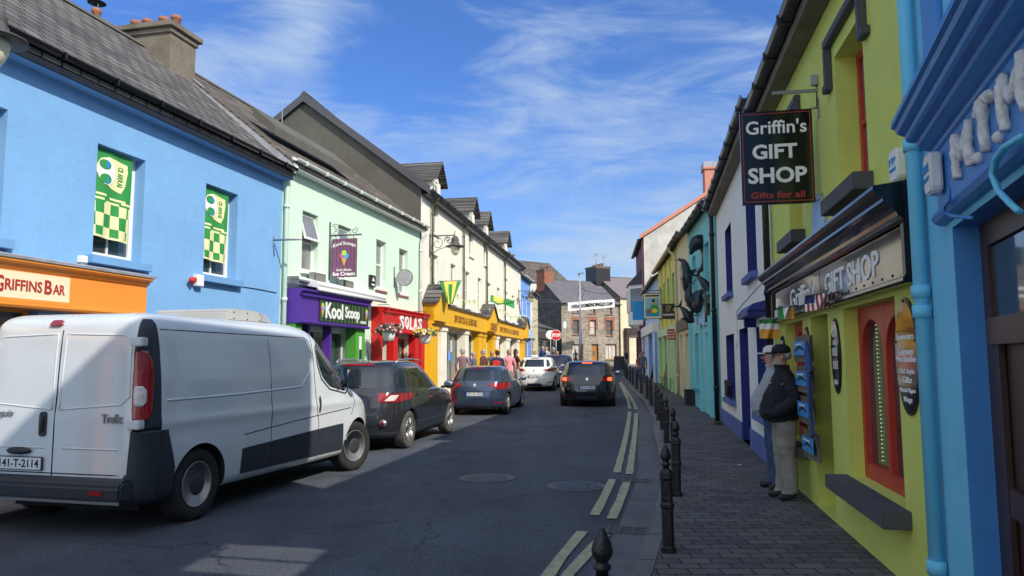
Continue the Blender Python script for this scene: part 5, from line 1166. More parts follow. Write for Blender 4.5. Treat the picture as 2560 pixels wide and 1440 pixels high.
# trim columns, lamps, lower mouldings
def wrap(name, rows, m, off, side=1, parent=None, nz=26, na=16):
    """panel wrapped round a rear corner: rows of (z, rear angle, side angle), angles about a point inside the corner"""
    mb = MB(); G_ = []
    for i in range(nz+1):
        z = rows[0][0]+(rows[-1][0]-rows[0][0])*i/nz
        for (a, b) in zip(rows, rows[1:]):
            if z <= b[0]+1e-6: break
        t = (z-a[0])/(b[0]-a[0]); a0 = a[1]+(b[1]-a[1])*t; a1 = a[2]+(b[2]-a[2])*t; row = []
        for k in range(na+1):
            an = R(a0+(a1-a0)*k/na); d = Vector((side*math.cos(an), math.sin(an), 0)); o = Vector((side*.66, .27, z))+d*1.2
            p, nn = V.hit(o, -d); row.append((p+nn*off, p-nn*.004))
        G_.append(row)
    for i in range(nz):
        for k in range(na): mb.add([G_[i][k][0], G_[i][k+1][0], G_[i+1][k+1][0], G_[i+1][k][0]], [(0, 1, 2, 3)], m, True)
    for i in range(nz):
        for k in (0, na): mb.add([G_[i][k][0], G_[i+1][k][0], G_[i+1][k][1], G_[i][k][1]], [(0, 1, 2, 3)], m)
    for k in range(na):
        for i in (0, nz): mb.add([G_[i][k][0], G_[i][k+1][0], G_[i][k+1][1], G_[i][k][1]], [(0, 1, 2, 3)], m)
    return mb.build(name, m, parent or V.root)
for sx in (1, -1):
    wrap('rear_pillar_trim', [(.9, -57, -8), (1.6, -60, -9), (1.84, -54, -12), (1.885, -48, -20)], 'trim', .006, sx)
    t_ = wrap('tail_light', [(.99, -54, -36), (1.06, -57, -30), (1.3, -58, -27), (1.5, -58, -29), (1.6, -56, -38)], 'lens_red', .022, sx)
    wrap('reversing_lamp', [(1.11, -53, -44), (1.15, -55, -38), (1.25, -56, -38), (1.29, -54, -44)], 'lens_clear', .026, sx, parent=t_, nz=8, na=8)
    wrap('corner_bumper', [(.27, -75, -12), (.5, -72, -10), (.52, -62, -9), (.9, -58, -6)], 'trim', .014, sx)
vd('corner_bumper', [(.2, .27), (.40, .27), (.41, .55), (.34, .62), (.31, .895), (.2, .895)], 'trim', 'R', off=.012, cuts=6)
mb = MB(); mb.prism([(-.03, .3), (-.13, .32), (-.14, .44), (-.10, .49), (.03, .5), (.03, .3)], -.86, .86, 'x', 'trim'); bpm = mb.build('rear_bumper', parent=V.root, bevel=.02)
for x in (.62, -.62): mb = MB(); mb.box(x-.07, x+.07, -.146, -.13, .37, .41, 'lens_red'); mb.build('reflector', parent=bpm)
vd('side_moulding', [(1.42, .34), (1.95, .34), (1.95, .62), (1.42, .60)], 'trim', 'R', off=.010, rnd=.02)
vd('side_moulding', [(1.965, .34), (3.02, .34), (3.02, .66), (1.965, .62)], 'trim', 'R', off=.010)
vd('side_moulding', [(3.035, .34), (3.65, .34), (3.62, .68), (3.035, .66)], 'trim', 'R', off=.010)
vd('wheel_arch_lip', [(3.66, .3), (3.70, .3), (3.72, .45), (3.68, .45)], 'trim', 'R', off=.006)
# doors
dw = vd('side_window', [(3.02, 1.66), (3.16, 1.75), (3.45, 1.68), (3.72, 1.42), (3.86, 1.16), (3.72, 1.10), (3.3, 1.17), (3.1, 1.30), (3.03, 1.45)], 'carglass', 'R', off=.004, rnd=.06, cuts=6)
V.seam([(3.0, 1.66), (3.16, 1.78), (3.47, 1.70), (3.75, 1.43), (3.9, 1.14), (3.72, 1.07), (3.28, 1.14), (3.07, 1.28), (3.0, 1.45), (3.0, 1.66)], w=.012, name='window_seal', m='trim', parent=dw, off=.006)
V.seam([(3.47, 1.66), (3.50, 1.12)], w=.012, name='quarter_bar', m='trim', parent=dw, off=.012)
for i in range(1):
    V.seam([(2.93, 1.88), (2.90, 1.3), (2.93, .98), (3.0, .75), (3.02, .3)]); V.seam([(3.98, 1.12), (3.96, .9), (3.86, .78)]); V.seam([(1.96, 1.90), (1.95, .3)], w=.004)
    V.seam([(.27, 1.80), (2.75, 1.79), (2.86, 1.75), (2.88, 1.6)], w=.005, name='swage_line'); V.seam([(.3, 1.155), (1.4, 1.165), (2.6, 1.20), (2.85, 1.42)], w=.014, m='vanwhite', name='swage_line', off=.004)
    V.seam([(1.45, .74), (2.4, .80), (3.85, .87)], w=.006, name='swage_line')
mb = MB(); mb.ball((.948, VY(3.02), .96), .02, .035, .11, 14, 'trim', T=None); mb.build('door_handle', parent=V.root)
# rear doors
V.seam([(.0, 1.93), (.0, .50)], 'B', w=.008); V.seam([(.81, 1.87), (.82, 1.5), (.83, .9), (.80, .52), (-.80, .52), (-.83, .9), (-.82, 1.5), (-.81, 1.87)], 'B', w=.006)
for sx in (1, -1):
    P_ = [(sx*.04, 1.08), (sx*.05, 1.76), (sx*.70, 1.74), (sx*.76, 1.68), (sx*.78, 1.2), (sx*.70, 1.13), (sx*.05, 1.08)]
    V.seam(P_, 'B', w=.010, name='window_blank_groove', m='vanwhite', off=.004); V.seam([(sx*.1, .74), (sx*.7, .74)], 'B', w=.010, name='pressing', m='vanwhite')
    for z in (.96, 1.68): mb = MB(); mb.box(sx*.80 if sx > 0 else -.93, .93 if sx > 0 else -.80, -.03, .05, z-.04, z+.04, 'vanwhite'); mb.build('hinge', parent=V.root, bevel=.01)
hn = vd('door_handle', [(-.16, .84), (-.08, .84), (-.08, 1.06), (-.16, 1.06)], 'trim', 'B', off=.012, rnd=.035)
mb = MB(); mb.ball((-.12, -.02, .95), .022, .02, .075, 12, 'rimdark'); mb.build('lever', parent=hn)
vd('high_brake_light', [(-.16, 1.83), (-.02, 1.83), (-.02, 1.88), (-.14, 1.88)], 'lens_red', 'B', off=.02, rnd=.02)
mb = MB(); text(mb, 'Trafic', .52, .74, .97, 1.05, -.006, 'metal', bold=.02, ext=.008); mb.build('badge', parent=V.root)
mb = MB(); text(mb, 'quis', -.62, -.46, 1.0, 1.07, -.006, 'metal', bold=.01, ext=.006, shear=.2); mb.build('badge', parent=V.root)
V.plate(-.012, .60, '141-T-2114', x=-.36, w=.54, h=.12, eu=False)
mb = MB(); mb.ball((-.36, -.02, .71), .14, .035, .035, 14, 'trim'); mb.build('plate_lamp', parent=V.root)
mb = MB(); mb.box(.62, .93, 3.80, 3.88, 1.15, 1.24, 'trim'); mb.box(.92, 1.10, 3.76, 3.88, 1.13, 1.42, 'trim'); mr = mb.build('wing_mirror', parent=V.root, bevel=.03); mb = MB(); mb.box(.94, 1.08, 3.752, 3.758, 1.16, 1.39, 'chrome'); mb.build('mirror_glass', parent=mr)
mb = MB(); mb.box(-1.2, -1.0, VY(3.90), VY(4.0), 1.13, 1.42, 'trim'); mb.box(-1.0, -.93, VY(3.92), VY(4.0), 1.2, 1.28, 'trim'); mb.build('wing_mirror', parent=V.root, bevel=.035)
vd('windscreen', [(-.72, 1.22), (.72, 1.22), (.62, 1.78), (-.62, 1.78)], 'carglass', 'F', cuts=4)
mb = MB(); mb.prism([(1.75, 1.955), (1.75, 2.07), (1.82, 2.10), (2.3, 2.10), (2.4, 2.08), (2.4, 1.955)], -.50, .50, 'x', 'unitgrey'); rf = mb.build('refrigeration_unit', parent=V.root, bevel=.02)
mb = MB(); mb.prism([(2.405, 1.955), (2.405, 2.09), (2.55, 2.07), (2.66, 2.0), (2.7, 1.94)], -.48, .48, 'x', 'lead'); mb.build('fan_housing', parent=rf, bevel=.03)
mb = MB()
for y in (1.85, 2.1, 2.35):
    for z in (1.99, 2.06): mb.ball((.502, y, z), .01, n=6, m='rimdark')
mb.build('rivets', parent=rf)

# ---- hatchbacks
def hatch(name, label, paint, sl, k, **kw): return Car(name, label, sl, scale=k, paint=paint, **kw)
# dark grey seven seat crossover
sl = [(.24, .10, 4.35, .80), (.32, .03, 4.46, .86), (.5, 0, 4.50, .885), (.72, .03, 4.48, .89), (.88, .07, 4.38, .885), (.98, .10, 4.1, .875), (1.04, .13, 3.6, .865), (1.08, .16, 3.3, .85), (1.2, .24, 3.05, .81), (1.38, .34, 2.7, .755), (1.52, .46, 2.35, .70), (1.585, .56, 2.15, .645), (1.62, .72, 1.95, .56), (1.635, 1.05, 1.6, .35)]
Q = Car('crossover_car', 'dark grey crossover with roof rails parked just ahead of the white van', sl, nR=5.5, nF=3.4, scale=1.06, paint='suvgrey', wheels=[(.86, 1), (.86, -1), (3.62, 1), (3.62, -1)], wr=.345, ww=.225, arch=.05, group=None, trimz=.36,
        bulge=lambda y, z: .03*math.exp(-((y-.86)/.5)**2-((z-.72)/.2)**2)+.03*math.exp(-((y-3.62)/.5)**2-((z-.72)/.2)**2))
Q.wheels(.885, steer=0, tm='dusty_tyre')
qa = R(11.3); qf = Vector((math.sin(qa), math.cos(qa))); qr = Vector((math.cos(qa), -math.sin(qa))); q0 = Vector((-2.04, 14.92))-qf*.86*1.06-qr*.87*1.06; Q.place(q0.x, q0.y, qa)
Q.decal('rear_window', [(-.66, 1.12), (.66, 1.12), (.72, 1.2), (.60, 1.49), (-.60, 1.49), (-.72, 1.2)], 'carglass', 'B', rnd=.06, cuts=5)
Q.decal('high_brake_light', [(-.3, 1.53), (.3, 1.53), (.28, 1.56), (-.28, 1.56)], 'lens_red', 'B', off=.012)
for sd_ in ('R', 'L'):
    Q.decal('side_window', [(.42, 1.14), (1.02, 1.12), (1.06, 1.45), (.72, 1.44)], 'carglass', sd_, rnd=.05, cuts=4)
    Q.decal('side_window', [(1.12, 1.11), (1.92, 1.09), (1.92, 1.49), (1.16, 1.47)], 'carglass', sd_, rnd=.04, cuts=4)
    Q.decal('side_window', [(2.0, 1.09), (2.98, 1.08), (2.72, 1.28), (2.35, 1.48), (2.0, 1.49)], 'carglass', sd_, rnd=.04, cuts=4)
    Q.seam([(1.06, .35), (1.0, .6), (1.14, .95), (1.09, 1.1)], sd_); Q.seam([(1.95, 1.5), (1.95, .36)], sd_); Q.seam([(2.95, 1.06), (2.98, .36)], sd_)
    Q.seam([(1.3, .46), (3.2, .46)], sd_, w=.012, name='sill_moulding', m='trim')
    Q.decal('door_handle', [(1.25, .96), (1.45, .96), (1.45, .995), (1.25, .995)], 'suvgrey', sd_, off=.03, rnd=.015); Q.decal('door_handle', [(2.15, .95), (2.35, .95), (2.35, .985), (2.15, .985)], 'suvgrey', sd_, off=.03, rnd=.015)
for sx in (1, -1):
    t = Q.decal('tail_light', [(sx*.56, .88), (sx*.80, .87), (sx*.885, .9), (sx*.885, 1.03), (sx*.70, 1.02)], 'lens_red', 'B', off=.018, rnd=.04, cuts=4)
    Q.decal('reversing_lamp', [(sx*.62, .895), (sx*.76, .90), (sx*.80, 1.0), (sx*.71, 1.0)], 'lens_clear', 'B', off=.024, rnd=.02, parent=t)
    Q.decal('tail_light', [(.09, .88), (.21, .9), (.24, 1.04), (.14, 1.04)], 'lens_red', 'R' if sx > 0 else 'L', off=.018, rnd=.03, cuts=4)
    mb = MB(); mb.tube([(sx*.66, .06, .52), (sx*.66, -.005, .52)], .06, 16, 'rim'); a_ = mb.build('fog_lamp_ring', parent=Q.root); mb = MB(); mb.tube([(sx*.66, .05, .52), (sx*.66, -.012, .52)], .042, 16, 'lens_red'); mb.build('fog_lamp', parent=a_)
    mb = MB(); mb.tube([(sx*.60, .78, 1.585), (sx*.61, .9, 1.64), (sx*.62, 1.6, 1.655), (sx*.60, 2.2, 1.63), (sx*.57, 2.35, 1.56)], .016, 8, 'rim'); mb.build('roof_rail', parent=Q.root)
Q.seam([(-.86, .60), (.86, .60)], 'B', w=.006, name='bumper_line'); Q.seam([(-.62, 1.08), (-.60, .85), (-.5, .64), (.5, .64), (.60, .85), (.62, 1.08)], 'B')
Q.mirror(.90, 2.95, 1.12, 'suvgrey', 1.25); Q.mirror(.90, 2.95, 1.12, 'suvgrey', 1.25, -1)
mb = MB(); mb.tube([(0, .95, 1.62), (.02, .75, 1.95)], .006, 6, 'black'); mb.build('aerial', parent=Q.root)
mb = MB(); text(mb, 'dCi', .44, .54, .76, .80, .03, 'chrome', bold=.02, ext=.004); mb.build('badge', parent=Q.root)
def hb(h=1.44, L=4.05, w=.88, belt=.98, rake=.0):
    return [(.20, .12, L-.15, w*.90), (.28, .03, L-.06, w*.965), (.48, 0, L, w), (.66, .02, L-.02, w*1.0), (.80, .05, L-.12, w*.995), (.90, .09, L-.45, w*.98), (belt, .13, L-.95, w*.96), (belt+.05, .17, L-1.15, w*.93), (belt+.15, .27+rake, L-1.42, w*.875), (h-.13, .46+rake*2, L-1.85, w*.79), (h-.05, .60+rake*2, L-2.1, w*.72), (h-.015, .78+rake*2, L-2.3, w*.60), (h, 1.15+rake, L-2.6, w*.35)]
def dress(Cc, w, belt, h, L, paint, lights='lens_red', lit=False, plate='', ws=.3, glass_top=None, lens=None, pz=.62, py=.0):
    gt = glass_top or h-.12
    Cc.decal('rear_window', [(-w*.70, belt+.03), (w*.70, belt+.03), (w*.76, belt+.10), (w*.64, gt), (-w*.64, gt), (-w*.76, belt+.10)], 'carglass', 'B', rnd=.05, cuts=5)
    Cc.decal('high_brake_light', [(-.16, gt+.03), (.16, gt+.03), (.15, gt+.055), (-.15, gt+.055)], 'brake_on' if lit else 'lens_red', 'B', off=.012)
    for sd_ in ('R', 'L'):
        Cc.decal('side_window', [(.62, belt+.06), (1.05, belt+.04), (1.05, h-.14), (.95, h-.13)], 'carglass', sd_, rnd=.03)
        Cc.decal('side_window', [(1.12, belt+.03), (1.82, belt+.02), (1.82, h-.09), (1.14, h-.10)], 'carglass', sd_, rnd=.03)
        Cc.decal('side_window', [(1.89, belt+.02), (2.75, belt+.02), (2.55, belt+.16), (2.2, h-.11), (1.89, h-.09)], 'carglass', sd_, rnd=.03)
        Cc.seam([(1.85, h-.08), (1.86, .3)], sd_); Cc.seam([(1.06, h-.12), (1.08, belt), (1.22, .8), (1.15, .3)], sd_); Cc.seam([(2.78, belt), (2.8, .3)], sd_)
        Cc.decal('door_handle', [(1.28, .87), (1.46, .87), (1.46, .90), (1.28, .90)], paint, sd_, off=.028, rnd=.012)
    for sx in (1, -1):
        pl_ = lens or [(.40, .86), (.62, .80), (.80, .82), (.87, .90), (.85, .97), (.6, .95)]
        t = Cc.decal('tail_light', [(sx*a*w/.88, b) for a, b in pl_], 'lens_red', 'B', off=.014, rnd=.03, cuts=4)
        if lit: Cc.decal('lit_lamp', [(sx*.63, .83), (sx*.76, .83), (sx*.77, .93), (sx*.64, .93)], 'brake_on', 'B', off=.022, rnd=.03, parent=t)
        Cc.decal('tail_light', [(.10, .85), (.22, .88), (.22, .94), (.14, .96)], 'lens_red', 'R' if sx > 0 else 'L', off=.012, rnd=.03)
        Cc.decal('reflector', [(sx*.55*w/.88, .36), (sx*.76*w/.88, .37), (sx*.76*w/.88, .40), (sx*.55*w/.88, .39)], 'lens_red', 'B', off=.008)
        Cc.mirror(w+.0, 2.72, belt+.05, paint, 1.05, sx)
    Cc.seam([(-w*.8, .72), (-w*.55, .70), (w*.55, .70), (w*.8, .72)], 'B', w=.006); Cc.seam([(-w*.76, .97), (-w*.78, .72)], 'B', w=.005); Cc.seam([(w*.76, .97), (w*.78, .72)], 'B', w=.005)
    Cc.decal('diffuser', [(-w*.7, .22), (w*.7, .22), (w*.6, .34), (-w*.6, .34)], 'trim', 'B', off=.006)
    Cc.decal('boot_badge', [(.045*math.cos(i*.6283), .88+.045*math.sin(i*.6283)) for i in range(10)], 'chrome', 'B', off=.012)
    p_, n_ = Cc.hit((0, -3, pz), (0, 1, 0)); Cc.plate(p_.y-.012+py, pz, plate)
    Cc.decal('windscreen', [(-w*.74, belt+.08), (w*.74, belt+.08), (w*.66, h-.12), (-w*.66, h-.12)], 'carglass', 'F', cuts=4)
def placecar(Cc, rw, hd, yr, half, k):
    f_ = Vector((math.sin(hd), math.cos(hd))); r_ = Vector((math.cos(hd), -math.sin(hd))); p = Vector(rw)-f_*yr*k-r_*half*k; Cc.place(p.x, p.y, hd)
WHL = lambda a, b: [(a, 1), (a, -1), (b, 1), (b, -1)]
fl = lambda y, z: .02*math.exp(-((y-.72)/.45)**2-((z-.66)/.18)**2)+.02*math.exp(-((y-3.3)/.45)**2-((z-.66)/.18)**2)
K1 = Car('hatchback_car', 'blue grey hatchback parked between the dark crossover and the white hatchback', hb(1.44, 4.05, .90, .98), nR=4.6, nF=3.2, scale=1.06, paint='bluegrey', wheels=WHL(.74, 3.32), wr=.315, bulge=fl)
K1.wheels(.895); dress(K1, .90, .98, 1.44, 4.05, 'bluegrey', plate='231-D-1524', lens=[(.34, .90), (.50, .82), (.70, .76), (.80, .76), (.88, .86), (.86, .95), (.6, .93)])
placecar(K1, (-.12, 23.52), R(10), .74, .88, 1.06)
K2 = Car('hatchback_car', 'white hatchback parked ahead of the blue grey hatchback', hb(1.46, 4.03, .87, 1.0), nR=4.4, nF=3.2, scale=1.07, paint='carwhite', wheels=WHL(.74, 3.3), wr=.315, bulge=fl)
K2.wheels(.865); dress(K2, .87, 1.0, 1.46, 4.03, 'carwhite', plate='171-KY-820', lens=[(.36, .88), (.55, .84), (.78, .84), (.87, .93), (.84, 1.0), (.6, .96)])
placecar(K2, (2.0, 34.4), R(9), .74, .85, 1.07)
K3 = Car('hatchback_car', 'black hatchback driving away in the road with its brake lights lit', hb(1.46, 4.25, .90, .99), nR=4.8, nF=3.2, scale=1.09, paint='carblack', wheels=WHL(.78, 3.4), wr=.32, bulge=fl)
K3.wheels(.895); dress(K3, .90, .99, 1.46, 4.25, 'carblack', lit=True, plate='131-D-14815', lens=[(.34, .86), (.56, .80), (.80, .80), (.88, .88), (.86, .98), (.6, .97)])
placecar(K3, (3.62, 26.3), R(7.5), .78, .88, 1.09)
K4 = Car('hatchback_car', 'dark blue car half hidden ahead of the white hatchback', hb(1.46, 4.2, .90, 1.0), nR=4.4, nF=3.2, scale=1.06, paint='carnavy', wheels=WHL(.74, 3.35), wr=.32, bulge=fl)
K4.wheels(.895); dress(K4, .90, 1.0, 1.46, 4.2, 'carnavy', plate='12-KY-733')
placecar(K4, (3.35, 41.0), R(12), .74, .88, 1.06)
# ================================================================== street furniture, signs, flags
def perp(B, u, px, py):
    """sight line meets the vertical plane square to the front at u: returns (distance out, z)"""
    q = B.P+B.e*u; d = ray(px, py); t = B.e.dot(q)/(B.e.x*d.x+B.e.y*d.y); p = Vector((d.x*t, d.y*t)); return (p-q).dot(B.n), CAMH+d.z*t
# ---- bollards
def bollard():
    r = empty('bollard', (0, 0, 0))
    mb = MB(); sq = lambda h: [(-h, -h*.5), (-h*.5, -h), (h*.5, -h), (h, -h*.5), (h, h*.5), (h*.5, h), (-h*.5, h), (-h, h*.5)]
    def seg(h0, h1, z0, z1):
        a, b = sq(h0), sq(h1); mb.add([(*p, z0) for p in a]+[(*p, z1) for p in b], [(i, (i+1) % 8, (i+1) % 8+8, i+8) for i in range(8)])
    pr = [(.062, 0), (.062, .04), (.05, .05), (.05, .36), (.060, .375), (.060, .40), (.050, .415), (.050, .60), (.056, .62), (.054, .66), (.047, .68), (.036, .70), (.0, .70)]
    for (a, z0), (b, z1) in zip(pr, pr[1:]): seg(max(a, .001), max(b, .001), z0, z1)
    mb.build('post', 'bollard_iron', r)
    mb = MB(); mb.lathe([(.028, .698), (.028, .72), (.040, .73), (.040, .742), (.026, .755), (.030, .765), (.046, .79), (.048, .81), (.040, .845), (.018, .885), (.006, .905), (0, .906)], n=18, m='bollard_iron'); mb.build('finial', parent=r)
    return r
M['bollard_iron'] = mat('bollard_iron', (.016, .012, .015), .42, var=.5, vs=14, bump=.35, bs=35, grime=.6)
ORD = 'first second third fourth fifth sixth seventh eighth ninth tenth eleventh twelfth thirteenth fourteenth fifteenth sixteenth seventeenth last'.split()
bp_ = bollard(); first = True
BL = [(.38, 3.38), (1.34, 6.56), (1.99, 9.18), (2.5, 11.6), (3.06, 14.94), (3.56, 17.82), (3.95, 20.3), (4.32, 22.5), (4.72, 25.4), (5.1, 28.2), (5.39, 31.2), (5.68, 34.1), (6.02, 37.3), (6.23, 39.5), (6.47, 41.9), (6.75, 44.3), (7.1, 46.8), (7.5, 49.2)]
lab = {0: 'black iron bollard cut by the bottom of the picture, nearest of the row', 1: 'black iron bollard standing by the drain grate, second nearest of the row', 2: 'black iron bollard just behind the second nearest one, paint worn'}
for i, (x, y) in enumerate(BL):
    o = bp_ if i == 0 else copy_tree(bp_)
    o.location = (x, y, g(y)+.004); o.rotation_euler = (R(random.uniform(-1.2, 1.2)), R(random.uniform(-1.2, 1.2)), R(-10))
    tag(o, lab.get(i, '%s black bollard from the camera in the row along the right kerb' % ORD[i]), 'bollard', 'bollards along the right kerb')
# ---- wall lamps on scrolled brackets
def scroll(mb, c, r0, r1, a0, turns, P, rad=.012, m='iron'):
    pts = []
    for i in range(22):
        t = i/21; a = a0+turns*2*math.pi*t; r = r0+(r1-r0)*t; pts.append(P(c[0]+r*math.cos(a), c[1]+r*math.sin(a)))
    mb.tube(pts, rad, 6, m)
def wall_lamp(B, u, z, L, label):
    r, org = B.thing('wall_lamp', u, 0, z, label, 'wall lamp', 'lanterns on scrolled wall brackets')
    P = lambda o, zz: (u, -o, z+zz)
    mb = MB(); mb.tube([P(.03, -.75), P(.03, .08)], .025, 8, 'iron'); mb.tube([P(0, 0), P(L, 0)], .022, 8, 'iron')
    scroll(mb, (.3, -.28), .05, .22, 0, 1.2, P); scroll(mb, (.72, -.2), .03, .16, 2, 1.2, P); scroll(mb, (L-.28, -.14), .03, .12, 3, 1.1, P); mb.tube([P(.03, -.7), P(.35, -.5), (u, -.8, z-.36), P(L-.3, -.04)], .014, 6, 'iron'); mb.tube([P(L-.02, 0), P(L-.02, .16)], .015, 6, 'iron')
    mb.build('bracket', parent=r, org=org)
    mb = MB(); mb.lathe([(.02, -.02), (.10, -.06), (.11, -.12), (.13, -.14), (.13, -.2), (.12, -.22), (.15, -.27), (.16, -.33), (.34, -.40), (.35, -.42), (.16, -.41), (0, -.41)], (u, -L, z), 24, 'iron'); mb.build('lamp_shade', parent=r, org=org)
    mb = MB(); mb.lathe([(.17, -.412), (.175, -.46), (.155, -.58), (.09, -.70), (0, -.74)], (u, -L, z), 20, 'lampglass'); mb.build('globe', parent=r, org=org)
u = C.u(1073, 615); o_, z_ = perp(C, u, 1138, 588); wall_lamp(C, u, z_, max(.6, o_), 'black scrolled wall lamp on the cream terrace by the mint house corner')
u = C.u(1296, 740); o_, z_ = perp(C, u, 1326, 727); wall_lamp(C, u, z_, min(max(.6, o_), 1.6), 'black scrolled wall lamp at the far end of the cream terrace')
u, z_ = B.uz(-12, 10, 1.35); wall_lamp(B, u, z_, 1.35, 'wall lamp cut off by the left edge of the picture above the blue bar')
# ---- ice cream blade sign
def blade(B, u, l, t, r_, b, name, label, bar=.12, post=0, cat='hanging sign', group=None, th=.02, fm='black', scr=False):
    """a board square to the front at u, covering the given pixel box; returns root, org, o0,o1,z0,z1"""
    side = 1 if B.n.x > 0 else -1
    oa, z1 = perp(B, u, l, t); ob, _ = perp(B, u, r_, t); _, z0 = perp(B, u, l, b)
    o0, o1 = min(oa, ob), max(oa, ob)
    rt_, org = B.thing(name, u, 0, z0, label, cat, group)
    return rt_, org, o0, o1, z0, z1
def btext(mb, B, u, s, o0, o1, z0, z1, m, th=.012, bold=.01, ext=.004, shear=0, keep=False, curve=0):
    """lettering on the camera side of a blade board: reads left to right as seen down the street"""
    left = B.n.x > 0   # left row: outward is to the right in view
    tmp = MB(); wp = None
    text(tmp, s, 0, o1-o0, z0, z1, 0, m, bold=bold, ext=ext, shear=shear, keep=keep)
    vs = []
    for x, y, z in tmp.v:
        if curve: z += curve*(.25-((x/(o1-o0))-.5)**2)*4
        if left: vs.append((u-th+y, -(o0+x), z))     # camera looks along +u
        else: vs.append((u+th-y, -(o1-x), z))
    mb.add(vs, tmp.f, m)
u = G.u(822, 650); r, org, o0, o1, z0, z1 = blade(G, u, 831, 598, 893, 694, 'ice_cream_sign', 'purple striped ice cream sign hanging from a scrolled bracket on the mint house')
mb = MB(); mb.tube([(u, -.02, z0-.05), (u, -.02, z1+.45)], .022, 8, 'iron'); mb.tube([(u, -.0, z1+.09), (u, -o1-.12, z1+.09)], .02, 8, 'iron')
P_ = lambda o, z: (u, -o, z)
scroll(mb, (.18, z1+.3), .02, .10, 1, 1.3, P_, .009); scroll(mb, (.2, z1+.14), .02, .09, 3, 1.2, P_, .009); scroll(mb, (o1-.08, z1+.2), .02, .09, 0, 1.2, P_, .009)
for o_ in (o0+.1, o1-.1): mb.tube([(u, -o_, z1-.01), (u, -o_, z1+.09)], .01, 6, 'iron')
mb.build('bracket', parent=r, org=org)
M['signpurple'] = mat('sign_purple', (.22, .03, .20), .45, var=.05); M['signtaupe'] = mat('sign_taupe', (.16, .13, .10), .5, var=.05)
mb = MB(); mb.box(u-.012, u+.012, -o1, -o0, z0, z1, 'signtaupe'); n = 7
for i in range(n):
    a = o0+(o1-o0)*(i+.05)/n; mb.box(u-.015, u-.0125, -(a+(o1-o0)/n*.5), -a, z0+.004, z1-.004, 'signpurple')
bd = mb.build('board', parent=r, org=org)
mb = MB(); h = z1-z0; w_ = o1-o0
btext(mb, G, u, 'Kool Scoops', o0+.05*w_, o1-.05*w_, z0+h*.74, z0+h*.86, 'letterwhite', th=.016, bold=.02, curve=.07)
btext(mb, G, u, 'Irish Made', o0+.2*w_, o1-.2*w_, z0+h*.16, z0+h*.22, 'letterwhite', th=.016, bold=.015); btext(mb, G, u, 'Ice Cream', o0+.06*w_, o1-.06*w_, z0+h*.04, z0+h*.14, 'letterwhite', th=.016, bold=.03)
mb.build('lettering', parent=bd, org=org)
tmp = MB(); cone_art(tmp, w_*.5, 0, h*.52, w_*.26); mb = MB()
for f, k_ in zip(tmp.f, tmp.mi): mb.add([(u-.016+tmp.v[i][1], -(o0+tmp.v[i][0]), z0+tmp.v[i][2]) for i in f], [tuple(range(len(f)))], tmp.mats[k_])
mb.build('ice_cream_picture', parent=bd, org=org)
# round sign of the red shop
u = G.u(984, 720); oc, zc = perp(G, u, 1012, 694); r, org = G.thing('round_sign', u, 0, zc, 'plain round grey sign on a short bracket above the red shopfront', 'hanging sign')
mb = MB(); rad = abs(perp(G, u, 1032, 694)[0]-oc); mb.prism([(-oc+rad*math.cos(i*.2618), zc+rad*math.sin(i*.2618)) for i in range(24)], u-.015, u+.015, 'x', 'canvas'); mb.prism([(-oc+rad*.92*math.cos(i*.2618), zc+rad*.92*math.sin(i*.2618)) for i in range(24)], u-.018, u-.0153, 'x', 'signtaupe2' if 'signtaupe2' in M else 'lead'); mb.build('disc', parent=r, org=org)
mb = MB(); mb.tube([(u, -.02, zc-.3), (u, -.02, zc+.35)], .015, 6, 'iron'); mb.tube([(u, -.02, zc), (u, -(oc-rad), zc)], .012, 6, 'iron'); mb.build('bracket', parent=r, org=org)
# cable arm at the blue / mint corner
u = 16.6; o1, z1 = perp(B, u, 756, 598); _, z2 = perp(B, u, 692, 600); mb = MB(); mb.tube([(u, -.01, z2), (u, -o1, z1+.0)], .022, 8, 'metal'); mb.tube([(u, -.02, z2+.08), (u, -.02, z2-.12), (u+.05, -.01, z2-.35)], .012, 6, 'metal')
o = mb.build('cable_arm', org=(u, 0, z2), loc=B.w(u, 0, z2)); o.rotation_euler = (0, 0, B.rz); tag(o, 'thin steel arm sticking out at the corner of blue and mint houses', 'bracket')
a0_ = at(706, 300, 25.5); a1_ = at(706, 246, 25.5); cable([a0_-Vector((0, 0, .8)), a1_], .018, 'roof_aerial', 'thin whip aerial on the mint roof before the dark gable', 'metal', 'aerial')
